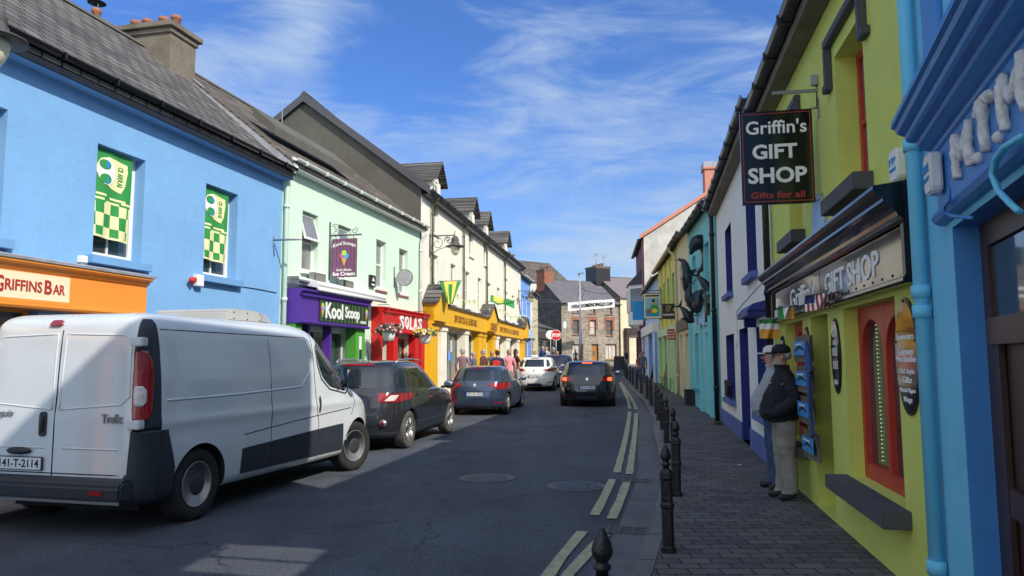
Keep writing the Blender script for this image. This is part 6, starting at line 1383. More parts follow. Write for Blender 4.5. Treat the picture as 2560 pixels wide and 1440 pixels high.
# ---- hanging baskets
M['petal_pink'] = mat('petal_pink', (.62, .25, .35), .7, var=.3, vs=40); M['petal_cream'] = mat('petal_cream', (.75, .62, .45), .7, var=.3, vs=40); M['petal_yellow'] = mat('petal_yellow', (.75, .6, .1), .7, var=.3, vs=40); M['leafy'] = mat('basket_leaf', (.06, .12, .03), .7, var=.4, vs=30)
def basket(p, rad, cols, label):
    r = empty('hanging_basket', p, 0, label, 'hanging basket', 'hanging flower baskets')
    mb = MB(); mb.lathe([(0, -.28*rad/.3), (rad*.45, -.25*rad/.3), (rad*.62, -.02), (rad*.60, -.02)], n=16, m='white'); mb.build('bowl', parent=r)
    mb = MB(); rr = random.Random(int(p[1]*10))
    for i in range(420):
        a = rr.random()*6.283; b = rr.random(); q = rad*(.35+.75*rr.random()); x, y = q*math.cos(a), q*math.sin(a); z = rad*(.45*rr.random()+.25*(1-q/rad))-.25*rad*(q/rad)*rr.random(); s = .022+.022*rr.random()
        n = Vector((rr.uniform(-1, 1), rr.uniform(-1, 1), rr.uniform(-1, 1))).normalized(); t = n.orthogonal().normalized()*s; w = n.cross(t); c = Vector((x, y, z))
        mb.add([c-t-w, c+t-w, c+t*1.2+w, c-t+w], [(0, 1, 2, 3)], 'leafy' if i % 3 == 0 else cols[i % len(cols)])
    mb.build('flowers', parent=r)
    mb = MB()
    for k in range(3): a = k*2.1; mb.tube([(rad*.6*math.cos(a), rad*.6*math.sin(a), -.02), (0, 0, rad*1.9)], .006, 5, 'iron')
    mb.tube([(0, 0, rad*1.9), (0, 0, rad*2.2), (-.35, .1, rad*2.2)], .01, 5, 'iron'); mb.build('chain', parent=r)
def bp3(B, px, py, out): u, z = B.uz(px, py, out); return B.w(u, -out, z)
basket(bp3(G, 972, 826, .75), .33, ['petal_pink', 'petal_cream', 'petal_pink'], 'pink and cream hanging basket in front of the red shopfront')
basket(bp3(C, 1062, 836, .75), .33, ['petal_yellow', 'petal_cream'], 'yellow hanging basket at the near end of the yellow shopfront')
# ---- flags and bunting on the sports shop
def wavy(name, label, cat, base, ax, dn, nx, ny, colour, amp, wdir, wl=2.0, group=None, pole=None, taper=0):
    """cloth sheet: base corner, full edge vectors ax and dn, rippled along wdir"""
    r = empty(name, base, 0, label, cat, group); mb = MB(); ax, dn, wdir = Vector(ax), Vector(dn), Vector(wdir)
    def P(s, t):
        q = ax*s*(1-taper*t)+ax*.5*taper*t+dn*t; return q+wdir*amp*(math.sin(s*wl*6.28+t*2.2)*(.3+.7*t)+.35*math.sin(s*wl*13+t*5))
    for i in range(nx):
        for j in range(ny):
            a, b, c, d = i/nx, (i+1)/nx, j/ny, (j+1)/ny; mb.add([P(a, c), P(b, c), P(b, d), P(a, d)], [(0, 1, 2, 3)], colour((a+b)/2, (c+d)/2), True)
    mb.build('cloth', parent=r)
    if pole: mb = MB(); mb.tube([Vector(q)-Vector(base) for q in pole], .014, 8, 'metal'); mb.build('pole', parent=r)
    return r
u = C.u(1090, 720, .2); zA_ = C.z(1124, 702, .5)
pA = bp3(C, 1096, 704, .5); pB = bp3(C, 1153, 704, .5); pp = at(1098, 704, pA.y); pq = at(1153, 703, pA.y+.6); lo_ = at(1128, 763, pA.y+.3)
wavy('county_flag', 'green and gold flag drooping on its pole over the yellow shopfront near end', 'flag', pp, pq-pp, (0, 0, lo_.z-pp.z), 20, 16, lambda s, t: 'flaggreen' if abs(s-.5)*2 > .62+.0*t or (.42 < s < .62 and t > .15) else 'flaggold', .06, (.2, 1, 0), 1.6, 'county flags over the sports shop', pole=[C.w(C.u(1090, 705), 0, pp.z-.05), pp+Vector((0, 0, .01)), pq+Vector((0, 0, .03))], taper=.75)
pp = at(1226, 738, 36); pq = at(1286, 752, 36.8)
wavy('county_flag', 'green and gold flag streaming flat over the middle of the yellow shopfront', 'flag', pp, pq-pp, (0, 0, -.34), 22, 8, lambda s, t: 'flaggold' if .12 < s < .55 and t < .7 else 'flaggreen', .05, (0, .6, .8), 1.5, 'county flags over the sports shop', pole=[at(1214, 754, 35.5), at(1300, 751, 36.9)], taper=0)
mb = MB(); pts = [C.w(u_, -.48, z_) for u_, z_ in [(1.9+k*.26, 4.05+.22*abs(math.sin((1.9+k*.26)*.55+.5))) for k in range(79)]]; o0_ = pts[0]
for i, p in enumerate(pts):
    q = p-o0_; e3 = Vector((C.e.x, C.e.y, 0)); 
    if 7.6 < 1.9+i*.26 < 9.7: continue
    mb.add([q-e3*.09, q+e3*.09, q+Vector((0, 0, -.24))+e3*.03*math.sin(i)], [(0, 1, 2)], ['flagcream', 'flaggold', 'flaggreen', 'flagcream'][i % 4])
mb.tube([p-o0_ for p in pts], .006, 4, 'letterwhite'); tag(mb.build('bunting', loc=o0_), 'green, gold and white bunting strung along the top of the yellow shopfront', 'bunting')
# ---- gift shop hanging sign
u = 12.5
oa, z1 = perp(LM, u, 1848, 284); ob, _ = perp(LM, u, 2028, 275); _, z0 = perp(LM, u, 1856, 514); o0, o1 = ob, oa
r, org = LM.thing('gift_shop_sign', u, 0, z0, 'black hanging sign reading Griffin\'s GIFT SHOP on the lime shop wall', 'hanging sign')
mb = MB(); mb.box(u-.025, u+.025, -o1, -o0, z0, z1, 'black_gloss'); bd = mb.build('board', parent=r, org=org, bevel=.004)
mb = MB(); h = z1-z0; w_ = o1-o0
for a, b, c, d in ((o0+.02, o1-.02, z1-.032, z1-.024), (o0+.02, o1-.02, z0+.024, z0+.032), (o0+.02, o0+.028, z0+.032, z1-.032), (o1-.028, o1-.02, z0+.032, z1-.032)): mb.box(u+.0255, u+.0275, -b, -a, c, d, 'signred')
btext(mb, LM, u, "Griffin's", o0+.08*w_, o1-.08*w_, z0+h*.75, z0+h*.90, 'letterwhite', th=.0265, bold=.015)
btext(mb, LM, u, 'GIFT', o0+.22*w_, o1-.16*w_, z0+h*.48, z0+h*.64, 'letterwhite', th=.0265, bold=.03)
btext(mb, LM, u, 'SHOP', o0+.1*w_, o1-.09*w_, z0+h*.22, z0+h*.39, 'letterwhite', th=.0265, bold=.03)
btext(mb, LM, u, 'Gifts for all', o0+.14*w_, o1-.12*w_, z0+h*.06, z0+h*.13, 'signred', th=.0265, bold=.02); mb.build('lettering', parent=bd, org=org)
mb = MB(); mb.tube([(u, -.0, z1+.02), (u, -o0-.02, z1-.0)], .012, 8, 'metal'); mb.tube([(u, 0, z0+.03), (u, -o0-.02, z0+.03)], .012, 8, 'metal'); mb.box(u-.02, u+.02, -.015, -.002, z1-.1, z1+.12, 'metal'); mb.box(u-.02, u+.02, -.015, -.002, z0-.06, z0+.1, 'metal')
_, zq = perp(LM, u, 2030, 228); oq, _ = perp(LM, u, 1930, 232); mb.box(u-.012, u+.012, -oq, -.01, zq-.012, zq+.022, 'metal'); mb.box(u-.03, u+.03, -.07, -.003, zq+.06, zq+.17, 'lead'); mb.tube([(u, -.02, zq+.1), (u, -.02, z1)], .006, 6, 'black'); mb.build('bracket', parent=r, org=org)
# flags on the lime shop
def facflag(B, u, o0, o1, z, drop, label, colour, lift=0, nx=24, ny=10, amp=.03, skew=0, du=0):
    p0 = B.w(u, -o0, z); p1 = B.w(u+du, -o1, z+lift)
    return wavy('flag', label, 'flag', p1, p0-p1, (0, skew, -drop), nx, ny, colour, amp, (.15, 1, 0), 1.3, 'flags on the lime gift shop', pole=[B.w(u, 0, z+.02), p1+Vector((0, 0, .01))])
tri = lambda s, t: 'flaggreen' if t < .2 else ('flagwhite' if t < .5 else 'flagorange')
uA = 9.75; oa, za = perp(LM, uA, 1898, 800); facflag(LM, uA, .04, max(.3, oa), za, .26, 'tricolour flag hanging at the far end of the lime shop fascia', tri)
uA = 11.3; oa, za = perp(LM, uA, 1985, 768); facflag(LM, uA, .12, max(.3, oa), za, .14, 'tricolour flag blown sideways in the middle of the lime shop fascia', lambda s, t: 'flaggreen' if s < .35 else ('flagwhite' if s < .68 else 'flagorange'), amp=.04)
uA = 12.9; oa, za = perp(LM, uA, 2058, 728)
facflag(LM, uA, -.0, max(.3, oa), za, .15, 'red and white striped flag with a blue corner fluttering before the lime shop fascia', lambda s, t: 'flagblue' if (s < .3 and t < .55) else ('flagred' if int(s*15) % 2 else 'flagwhite'), amp=.03, nx=30, lift=-.05)
# ---- bags and a shirt hung at the gift shop door
def bag(u0, u1, z0, z1, y, label, txt):
    r, org = LM.thing('tote_bag', (u0+u1)/2, y, z0, label, 'tote bag', 'printed bags hung beside the lime shop door')
    mb = MB(); w_, h = u1-u0, z1-z0; n = 8
    for i in range(n):
        for j in range(n):
            P2 = lambda a, b: (u0+a*w_, y-.02*math.sin(a*3.14)-.012*math.sin(b*5+a*4), z0+b*h)
            mb.add([P2(i/n, j/n), P2((i+1)/n, j/n), P2((i+1)/n, (j+1)/n), P2(i/n, (j+1)/n)], [(0, 1, 2, 3)], 'canvas', True)
    mb.box(u0+.02, u1-.02, y+.002, y+.02, z0+.01, z1-.01, 'canvas'); mb.build('cloth', parent=r, org=org)
    mb = MB(); mb.box(u0+w_*.2, u1-w_*.12, y-.045, y-.034, z0+h*.25, z0+h*.78, 'tarp_blue'); mb.prism([(u0+w_*(.3+.5*i/10), z0+h*(.46+.14*math.sin(i*.3))) for i in range(11)]+[(u0+w_*(.8-.5*i/10), z0+h*(.40+.1*math.sin((10-i)*.3))) for i in range(11)], y-.049, y-.0455, 'y', 'seam'); mb.box(u0+w_*.3, u0+w_*.7, y-.049, y-.0455, z0+h*.64, z0+h*.69, 'flagwhite'); mb.build('print', parent=r, org=org)
zt_ = 1.93
for k, (t_, w0, w1) in enumerate((('KERRY', 11.30, 12.25), ('DINGLE', 11.36, 12.25), ('IRELAND', 11.42, 12.25), ('EIRE', 11.62, 12.42))):
    bag(w0, w1, zt_-(k+1)*.335+.02-.03*(k == 3), zt_-k*.335-.02-.03*(k == 3), -.13, ['topmost printed bag hung beside the lime shop door', 'second bag from the top of the column beside the lime shop door', 'third bag from the top of the column beside the lime shop door', 'lowest, bluest bag of the column beside the lime shop door'][k], t_)
M['navyshirt'] = mat('navy_shirt', (.03, .07, .22), .8, var=.2)
mb = MB(); mb.prism([(12.2, 1.72), (12.28, 1.84), (12.42, 1.78), (12.5, 1.52), (12.42, 1.48), (12.38, 1.1), (12.46, .86), (12.36, .82), (12.28, 1.2), (12.24, 1.5)], -.2, -.17, 'y', 'navyshirt')
o = mb.build('hanging_shirt', org=(12.2, -.2, 1.8), loc=LM.w(12.2, -.2, 1.8), bevel=.015); o.rotation_euler = (0, 0, LM.rz); tag(o, 'blue shirt hung over the bags at the lime shop door', 'shirt')
# ---- pub signs on the far right
u = 13.4; r, org, o0, o1, z0, z1 = blade(X2, u, 1608, 733, 1652, 798, 'pub_sign', 'framed pub sign with a green jerseyed player portrait on the green striped pub')
mb = MB(); mb.box(u-.03, u+.03, -o1, -o0, z0, z1, 'panelblack'); fr = mb.build('frame', parent=r, org=org); w_, h = o1-o0, z1-z0
mb = MB(); F_ = lambda a, b, c, d, m, k=0: mb.box(u+.031+k, u+.034+k, -(o1-a*w_), -(o1-b*w_), z0+c*h, z0+d*h, m)
M['skyart'] = mat('sign_sky', (.25, .5, .6), .6); M['jersey'] = mat('jersey_green', (.05, .35, .10), .6); M['leather'] = mat('ball_leather', (.30, .13, .06), .6)
def E_(ca, cz_, ra, rz_, m, k): mb.prism([(-(o1-(ca+ra*math.cos(i*.449))*w_), z0+(cz_+rz_*math.sin(i*.449))*h) for i in range(14)], u+.034+k, u+.037+k, 'x', m)
F_(.03, .97, .03, .97, 'signcream'); F_(.1, .9, .1, .82, 'skyart', .0032); F_(.1, .9, .86, .93, 'panelblack', .0032); F_(.1, .9, .1, .4, 'tarp_blue', .0064)
E_(.6, .36, .26, .2, 'jersey', .004); E_(.6, .32, .2, .08, 'flaggold', .008); E_(.56, .64, .09, .1, 'skin', .008); E_(.56, .71, .1, .05, 'seam', .012); E_(.34, .3, .14, .09, 'leather', .012)
mb.build('picture', parent=fr, org=org)
mb = MB(); mb.tube([(u, 0, z1+.12), (u, -o1-.1, z1+.12)], .02, 8, 'iron'); mb.build('bracket', parent=r, org=org)
u = 19.3; r, org, o0, o1, z0, z1 = blade(X2, u, 1655, 760, 1686, 797, 'stout_sign', 'small black GUINNESS sign with gold harp beside the pub sign')
mb = MB(); mb.box(u-.03, u+.03, -o1, -o0, z0, z1, 'panelblack'); fr = mb.build('board', parent=r, org=org); w_, h = o1-o0, z1-z0
mb = MB(); btext(mb, X2, u, 'GUINNESS', o0+.06*w_, o1-.06*w_, z0+.2*h, z0+.34*h, 'letterwhite', th=.032, bold=.02)
Pp = lambda a, b: (u+.036, -(o1-a*w_), z0+b*h)
mb.tube([Pp(.36, .5), Pp(.32, .8), Pp(.42, .9), Pp(.62, .84), Pp(.7, .9)], .008, 5, 'flaggold'); mb.tube([Pp(.7, .9), Pp(.55, .5), Pp(.36, .5)], .009, 5, 'flaggold')
for k in range(4): mb.tube([Pp(.42+.06*k, .5+.05*k), Pp(.42+.07*k, .86)], .004, 4, 'flaggold')
mb.build('lettering', parent=fr, org=org); mb = MB(); mb.tube([(u, 0, z1), (u, -o1-.2, z1)], .015, 6, 'iron'); mb.tube([(u, 0, z0), (u, -o1-.1, z0)], .015, 6, 'iron'); mb.build('bracket', parent=r, org=org)
u = 19.9; r, org, o0, o1, z0, z1 = blade(X2, u, 1668, 823, 1692, 849, 'red_projecting_sign', 'small dark red projecting sign below the GUINNESS sign'); o0 = max(o0, .02)
mb = MB(); mb.box(u-.02, u+.02, -o1, -o0, z0, z1, 'signred'); bd = mb.build('board', parent=r, org=org); mb = MB(); w_, h = o1-o0, z1-z0
for k in range(3):
    for j in range(5): mb.box(u+.0205, u+.024, -(o1-(.14+.15*j)*w_)-.05*w_*(1+(j+k) % 2), -(o1-(.14+.15*j)*w_)+.03*w_, z0+(.7-.26*k)*h, z0+(.8-.26*k)*h, 'letterwhite')
mb.build('lettering', parent=bd, org=org)
u = 1.2; r, org, o0, o1, z0, z1 = blade(X1, u, 1599, 753, 1618, 800, 'blue_projecting_sign', 'blue rectangular sign half hidden behind the framed pub sign'); mb = MB(); mb.box(u-.02, u+.02, -max(o1, .9), -max(.05, o0), z0, z1, 'tarp_blue'); mb.build('board', parent=r, org=org)
# ---- dolphins
def dolphin(B, u, pts, rad, label, fins=True):
    Q = [];
    for px, py in pts: o_, z_ = perp(B, u, px, py); Q.append(Vector((u, -o_, z_)))
    org = (u, 0, Q[0].z); r, org = B.thing('dolphin_sculpture', u, 0, Q[0].z, label, 'sculpture', 'bronze dolphins on the turquoise house')
    P2 = [];  n = 5
    for i in range(len(Q)-1):
        a, b, c, d = Q[max(0, i-1)], Q[i], Q[i+1], Q[min(len(Q)-1, i+2)]
        for k in range(n): t = k/n; P2.append(.5*((2*b)+(c-a)*t+(2*a-5*b+4*c-d)*t*t+(3*b-a-3*c+d)*t**3))
    P2.append(Q[-1]); N_ = len(P2)-1
    prof = lambda t: rad*(.16 if t < .02 else .24+(t-.02)*2.2 if t < .10 else .55+(t-.10)*3.2 if t < .24 else 1.0-(max(0, t-.34)/.66)**1.5*.88)
    mb = MB(); mb.tube(P2, [prof(i/N_) for i in range(N_+1)], 14, 'bronze')
    T_ = lambda i: (P2[min(i+1, N_)]-P2[max(i-1, 0)]).normalized()
    ux = Vector((1, 0, 0)); i = int(N_*.45); t_ = T_(i); nrm = ux.cross(t_).normalized()
    if nrm.z < 0: nrm = -nrm
    c = P2[i]; mb.add([c+t_*-.14+nrm*rad*.8, c+t_*.12+nrm*rad*.8, c+t_*.16+nrm*(rad*.8+.2), c+ux*.02, c-ux*.02], [(0, 1, 2), (0, 2, 3), (1, 2, 3), (0, 2, 4), (1, 2, 4)], 'bronze')
    e = P2[-1]; t_ = T_(N_)
    for s_ in (-1, 1):
        q = (ux*.5+nrm*.8).normalized()*s_; mb.add([e-t_*.05+q*.02, e+t_*.05, e+t_*.20+q*.26, e-t_*.02+nrm*.03], [(0, 1, 2), (0, 2, 3), (1, 2, 3)], 'bronze')
    i = int(N_*.28); c = P2[i]; t_ = T_(i)
    for s_ in (-1, 1): q = (ux*s_*.9-nrm*.6).normalized(); mb.add([c+t_*-.07+q*rad*.8, c+t_*.07+q*rad*.8, c+t_*.18+q*(rad+.2), c+t_*.1+q*rad*.7+nrm*.03], [(0, 1, 2), (0, 2, 3), (1, 2, 3)], 'bronze')
    mb.build('body', parent=r, org=org)
    mb = MB(); mb.tube([(u, 0, Q[0].z if 0 else P2[N_//2].z), tuple(P2[N_//2])], .02, 6, 'iron'); mb.build('bracket', parent=r, org=org)
dolphin(X4, 27.6, [(1726, 636), (1738, 612), (1756, 606), (1768, 630), (1762, 662), (1744, 682)], .24, 'topmost bronze dolphin curling down from the turquoise wall')
dolphin(X4, 26.2, [(1712, 730), (1717, 705), (1717, 680), (1709, 655), (1697, 650)], .17, 'upright bronze dolphin with pointed tail, farthest from the wall')
dolphin(X4, 28.6, [(1764, 805), (1778, 770), (1774, 730), (1758, 705), (1744, 690)], .19, 'large arched bronze dolphin diving beside the black downpipe')
dolphin(X4, 26.9, [(1744, 785), (1737, 765), (1724, 745), (1722, 730), (1728, 712)], .19, 'bronze dolphin rolling in the middle of the group')
dolphin(X4, 26.4, [(1735, 806), (1722, 795), (1712, 778), (1700, 766)], .15, 'lowest bronze dolphin with its tail raised to the left')
dolphin(X4, 27.8, [(1750, 780), (1744, 760), (1750, 735), (1762, 722)], .17, 'bronze dolphin tucked behind the diving one')
# ---- boards and boxes on the right pavement
def aboard(px, py, w, h, name, label, m, frame='timber', rz=0, lean=.3, openf=False):
    c = gnd(px, py) if py != 926 else Vector((at(px, py, 55).x, 55, g(55)+.002)); r = empty(name, c, rz, label, 'sign board')
    for s_ in (-1, 1):
        mb = MB(); T = Matrix.Translation((0, s_*lean/2, 0)) @ Matrix.Rotation(s_*math.atan2(lean/2, h), 4, 'X')
        for x in (-w/2, w/2-.05): mb.box(x, x+.05, -.02, .02, 0, h, frame, T)
        for z in ((.08, h*.5, h-.06) if openf else (.1, h-.06)): mb.box(-w/2+.05, w/2-.05, -.018, .018, z, z+.05, frame, T)
        f = mb.build('frame', parent=r)
        if not openf: mb = MB(); mb.box(-w/2+.05, w/2-.05, -.012, .012, .15, h-.06, m, T); mb.build('panel', parent=f)
    return r
aboard(1672, 972, .65, 1.15, 'easel_board', 'open wooden easel leaning outside the green striped pub', 'timber', 'canvas', rz=R(70), lean=.6, openf=True)
aboard(1641, 951, .6, 1.1, 'pavement_board', 'black pavement board standing by the pale blue shop', 'panelblack', 'black', rz=R(60), lean=.5)
aboard(1548, 926, .75, 1.1, 'pavement_board', 'large black menu board on the corner before the stone house', 'panelblack', 'black', rz=0, lean=.5)
c = gnd(1728, 1013); mb = MB(); mb.box(-.2, .2, -.16, .16, 0, .5, 'panelblack'); mb.box(-.22, .22, -.18, .18, .5, .54, 'black'); o = mb.build('planter_box', loc=c, bevel=.01); tag(o, 'black box planter against the turquoise shopfront', 'planter')
mb = MB(); rr = random.Random(5); c = gnd(1796, 1062)
for i in range(60):
    a = rr.random()*6.28; q = .16*rr.random(); p = Vector((q*math.cos(a), q*math.sin(a), 0)); t = Vector((rr.uniform(-.05, .05), rr.uniform(-.05, .05), .05+.07*rr.random())); s = Vector((.008, .004, 0)); mb.add([p-s, p+s, p+t], [(0, 1, 2)], 'leafy')
tag(mb.build('weed_tuft', loc=c), 'tuft of green weeds at the foot of the black downpipe', 'weeds')
c = gnd(1848, 1163); mb = MB(); mb.prism([(-.03, -.02), (.035, -.025), (.04, .015), (-.02, .03)], .003, .008, 'z', 'letterwhite'); tag(mb.build('paper_scrap', loc=c), 'tiny white scrap of paper on the brick pavement', 'litter')
# ---- stop sign, lamp post, banner, wires
def at2(px, py, Y): return at(px, py, Y)
c = at2(1390, 838, 47); r = empty('stop_sign', (c.x, c.y, g(47)), R(3), 'red octagonal STOP sign on a grey pole at the far junction', 'road sign')
zc = c.z-g(47); rad = .36; oc8 = lambda s: [(rad*s*math.cos(math.pi/8+i*math.pi/4), zc+rad*s*math.sin(math.pi/8+i*math.pi/4)) for i in range(8)]
mb = MB(); mb.prism(oc8(1), -.02, 0, 'y', 'letterwhite'); pn = mb.build('panel', parent=r); mb = MB(); mb.prism(oc8(.93), -.025, -.0203, 'y', 'stopred'); text(mb, 'STOP', -.27, .27, zc-.11, zc+.11, -.026, 'letterwhite', bold=.04, ext=.003); mb.build('face', parent=pn)
mb = MB(); mb.tube([(0, .03, 0), (0, .03, zc+.35)], .035, 10, 'metal'); mb.build('pole', parent=r)
c = at2(1376, 837, 49); r = empty('round_road_sign', (c.x, c.y, g(49)), 0, 'small white round road sign peeking out left of the STOP sign', 'road sign'); zc = c.z-g(49)
mb = MB(); mb.prism([(.3*math.cos(i*.2618), zc+.3*math.sin(i*.2618)) for i in range(24)], -.02, 0, 'y', 'letterwhite'); mb.prism([(.3*math.cos(i*.2618), zc+.3*math.sin(i*.2618)) for i in range(24)], .001, .01, 'y', 'stopred'); mb.build('panel', parent=r); mb = MB(); mb.tube([(0, .04, 0), (0, .04, zc+.3)], .03, 8, 'metal'); mb.build('pole', parent=r)
c = at2(1449, 700, 60); zt_ = at2(1449, 686, 60).z-g(60); r = empty('lamp_post', (c.x, 60, g(60)), 0, 'tall galvanised lamp post in front of the stone house', 'lamp post')
M['galv'] = mat('galvanised', (.50, .53, .56), .4, metal=.4, var=.15, vs=5)
mb = MB(); mb.tube([(0, 0, 0), (0, 0, 3.0), (0, 0, 3.05), (0, 0, zt_)], [.13, .12, .08, .055], 14, 'galv'); mb.build('column', parent=r)
mb = MB(); mb.prism([(-.1, zt_), (.35, zt_+.06), (.35, zt_+.14), (-.05, zt_+.12)], -.12, .12, 'y', 'metal'); mb.tube([(-.05, 0, zt_-.05), (-.05, 0, zt_+.1)], .07, 8, 'metal'); mb.build('lantern', parent=r)
mb = MB(); mb.tube([(.22+.25*math.cos(i*.42)-.1, .1, zt_-1.3+.55*math.sin(i*.42)) for i in range(16)], .02, 6, 'black'); mb.build('cable_coil', parent=r)
c = at2(1412, 812, 54); zc = c.z-g(54); r = empty('parking_sign', (c.x, 54, g(54)), 0, 'slender grey pole with a white oval plate left of the lamp post', 'road sign')
mb = MB(); mb.tube([(0, .03, 0), (0, .03, zc+.4)], .035, 8, 'metal'); mb.build('pole', parent=r); mb = MB(); mb.prism([(.13*math.cos(i*.449), zc+.28*math.sin(i*.449)) for i in range(14)], -.03, 0, 'y', 'letterwhite'); mb.build('plate', parent=r)
# road banner
a = at2(1419, 756, 68); b = at2(1536, 747, 71); r = empty('street_banner', a, 0, 'white banner reading WINAHOMEINDINGLE.COM strung across the far junction', 'banner')
L_ = (b-a); ln = Vector((L_.x, L_.y, 0)).length; hh = .80; T = Matrix.Rotation(math.atan2(L_.y, L_.x), 4, 'Z') @ Matrix.Rotation(-math.atan2(L_.z, ln), 4, 'Y')
mb = MB(); N_ = 24; f_ = lambda s: .05*math.sin(s*9)
for i in range(N_):
    s0, s1 = i/N_, (i+1)/N_; q = [(s0*ln, f_(s0), -hh), (s1*ln, f_(s1), -hh), (s1*ln, f_(s1), 0), (s0*ln, f_(s0), 0)]; mb.add([T @ Vector(v) for v in q], [(0, 1, 2, 3)], 'letterwhite', True)
cl = mb.build('cloth', parent=r)
mb = MB(); text(mb, 'WINAHOMEINDINGLE.COM', .35, ln-.3, -hh+.22, -.22, -.075, 'seam', bold=.03, ext=.01, T=T, shear=.15); mb.build('lettering', parent=cl)
mb = MB(); mb.tube([(T @ Vector((0, 0, 0)))-Vector((3.6, .5, -.1)), T @ Vector((0, 0, 0)), T @ Vector((ln, 0, 0)), (T @ Vector((ln, 0, 0)))+Vector((4.2, -2, .6))], .012, 5, 'metal'); mb.build('rope', parent=r)
cable([at2(1325, 738, 50), at2(1372, 748, 56), at2(1405, 752, 72)], .02, 'overhead_cable', 'overhead cable crossing to the stone house corner', sag=.1)
cable([at2(1330, 806, 50), at2(1404, 766, 60), at2(1420, 757, 68)], .018, 'overhead_cable', 'lower overhead cable rising to the banner end')
cable([at2(1452, 722, 60), at2(1545, 733, 68)], .02, 'overhead_cable', 'cable slung from the lamp post to the right hand roofs', sag=.2)

# ================================================================== people
M['skin2'] = mat('skin_tan', (.42, .22, .15), .6, var=.08); M['grey_hair'] = mat('grey_hair', (.42, .41, .39), .8, var=.3, vs=30); M['brown_hair'] = mat('brown_hair', (.06, .035, .02), .8, var=.3, vs=30); M['fair_hair'] = mat('fair_hair', (.42, .30, .16), .8, var=.3, vs=30)
M['cloth_black'] = mat('cloth_black', (.010, .011, .017), .85, var=.3, vs=6, bump=1, bs=11); M['cloth_khaki'] = mat('cloth_khaki', (.27, .255, .22), .9, var=.2, vs=5, bump=1, bs=11); M['denim'] = mat('denim', (.05, .08, .16), .9, var=.25, vs=5)
M['cloth_grey'] = mat('cloth_grey', (.34, .36, .37), .9, var=.15, vs=5, bump=1, bs=11); M['cloth_mauve'] = mat('cloth_mauve', (.22, .14, .19), .9); M['cloth_blue'] = mat('cloth_blue', (.03, .06, .22), .9); M['cloth_pink'] = mat('cloth_pink', (.75, .28, .32), .9); M['cloth_red'] = mat('cloth_red', (.65, .04, .03), .9)
M['cloth_white'] = mat('cloth_white', (.72, .70, .66), .9); M['cloth_cream'] = mat('cloth_cream', (.50, .45, .34), .9); M['cloth_green'] = mat('cloth_green', (.04, .12, .06), .9); M['cloth_brown'] = mat('cloth_brown', (.12, .05, .03), .9); M['cloth_purple'] = mat('cloth_purple', (.035, .03, .09), .9); M['cloth_slate'] = mat('cloth_slate', (.11, .13, .19), .9, var=.15)
M['mirror_lens'] = mat('mirror_lens', (.03, .25, .95), .06, metal=.8, emit=None); M['shoe'] = mat('shoe', (.02, .02, .024), .6, var=.3)
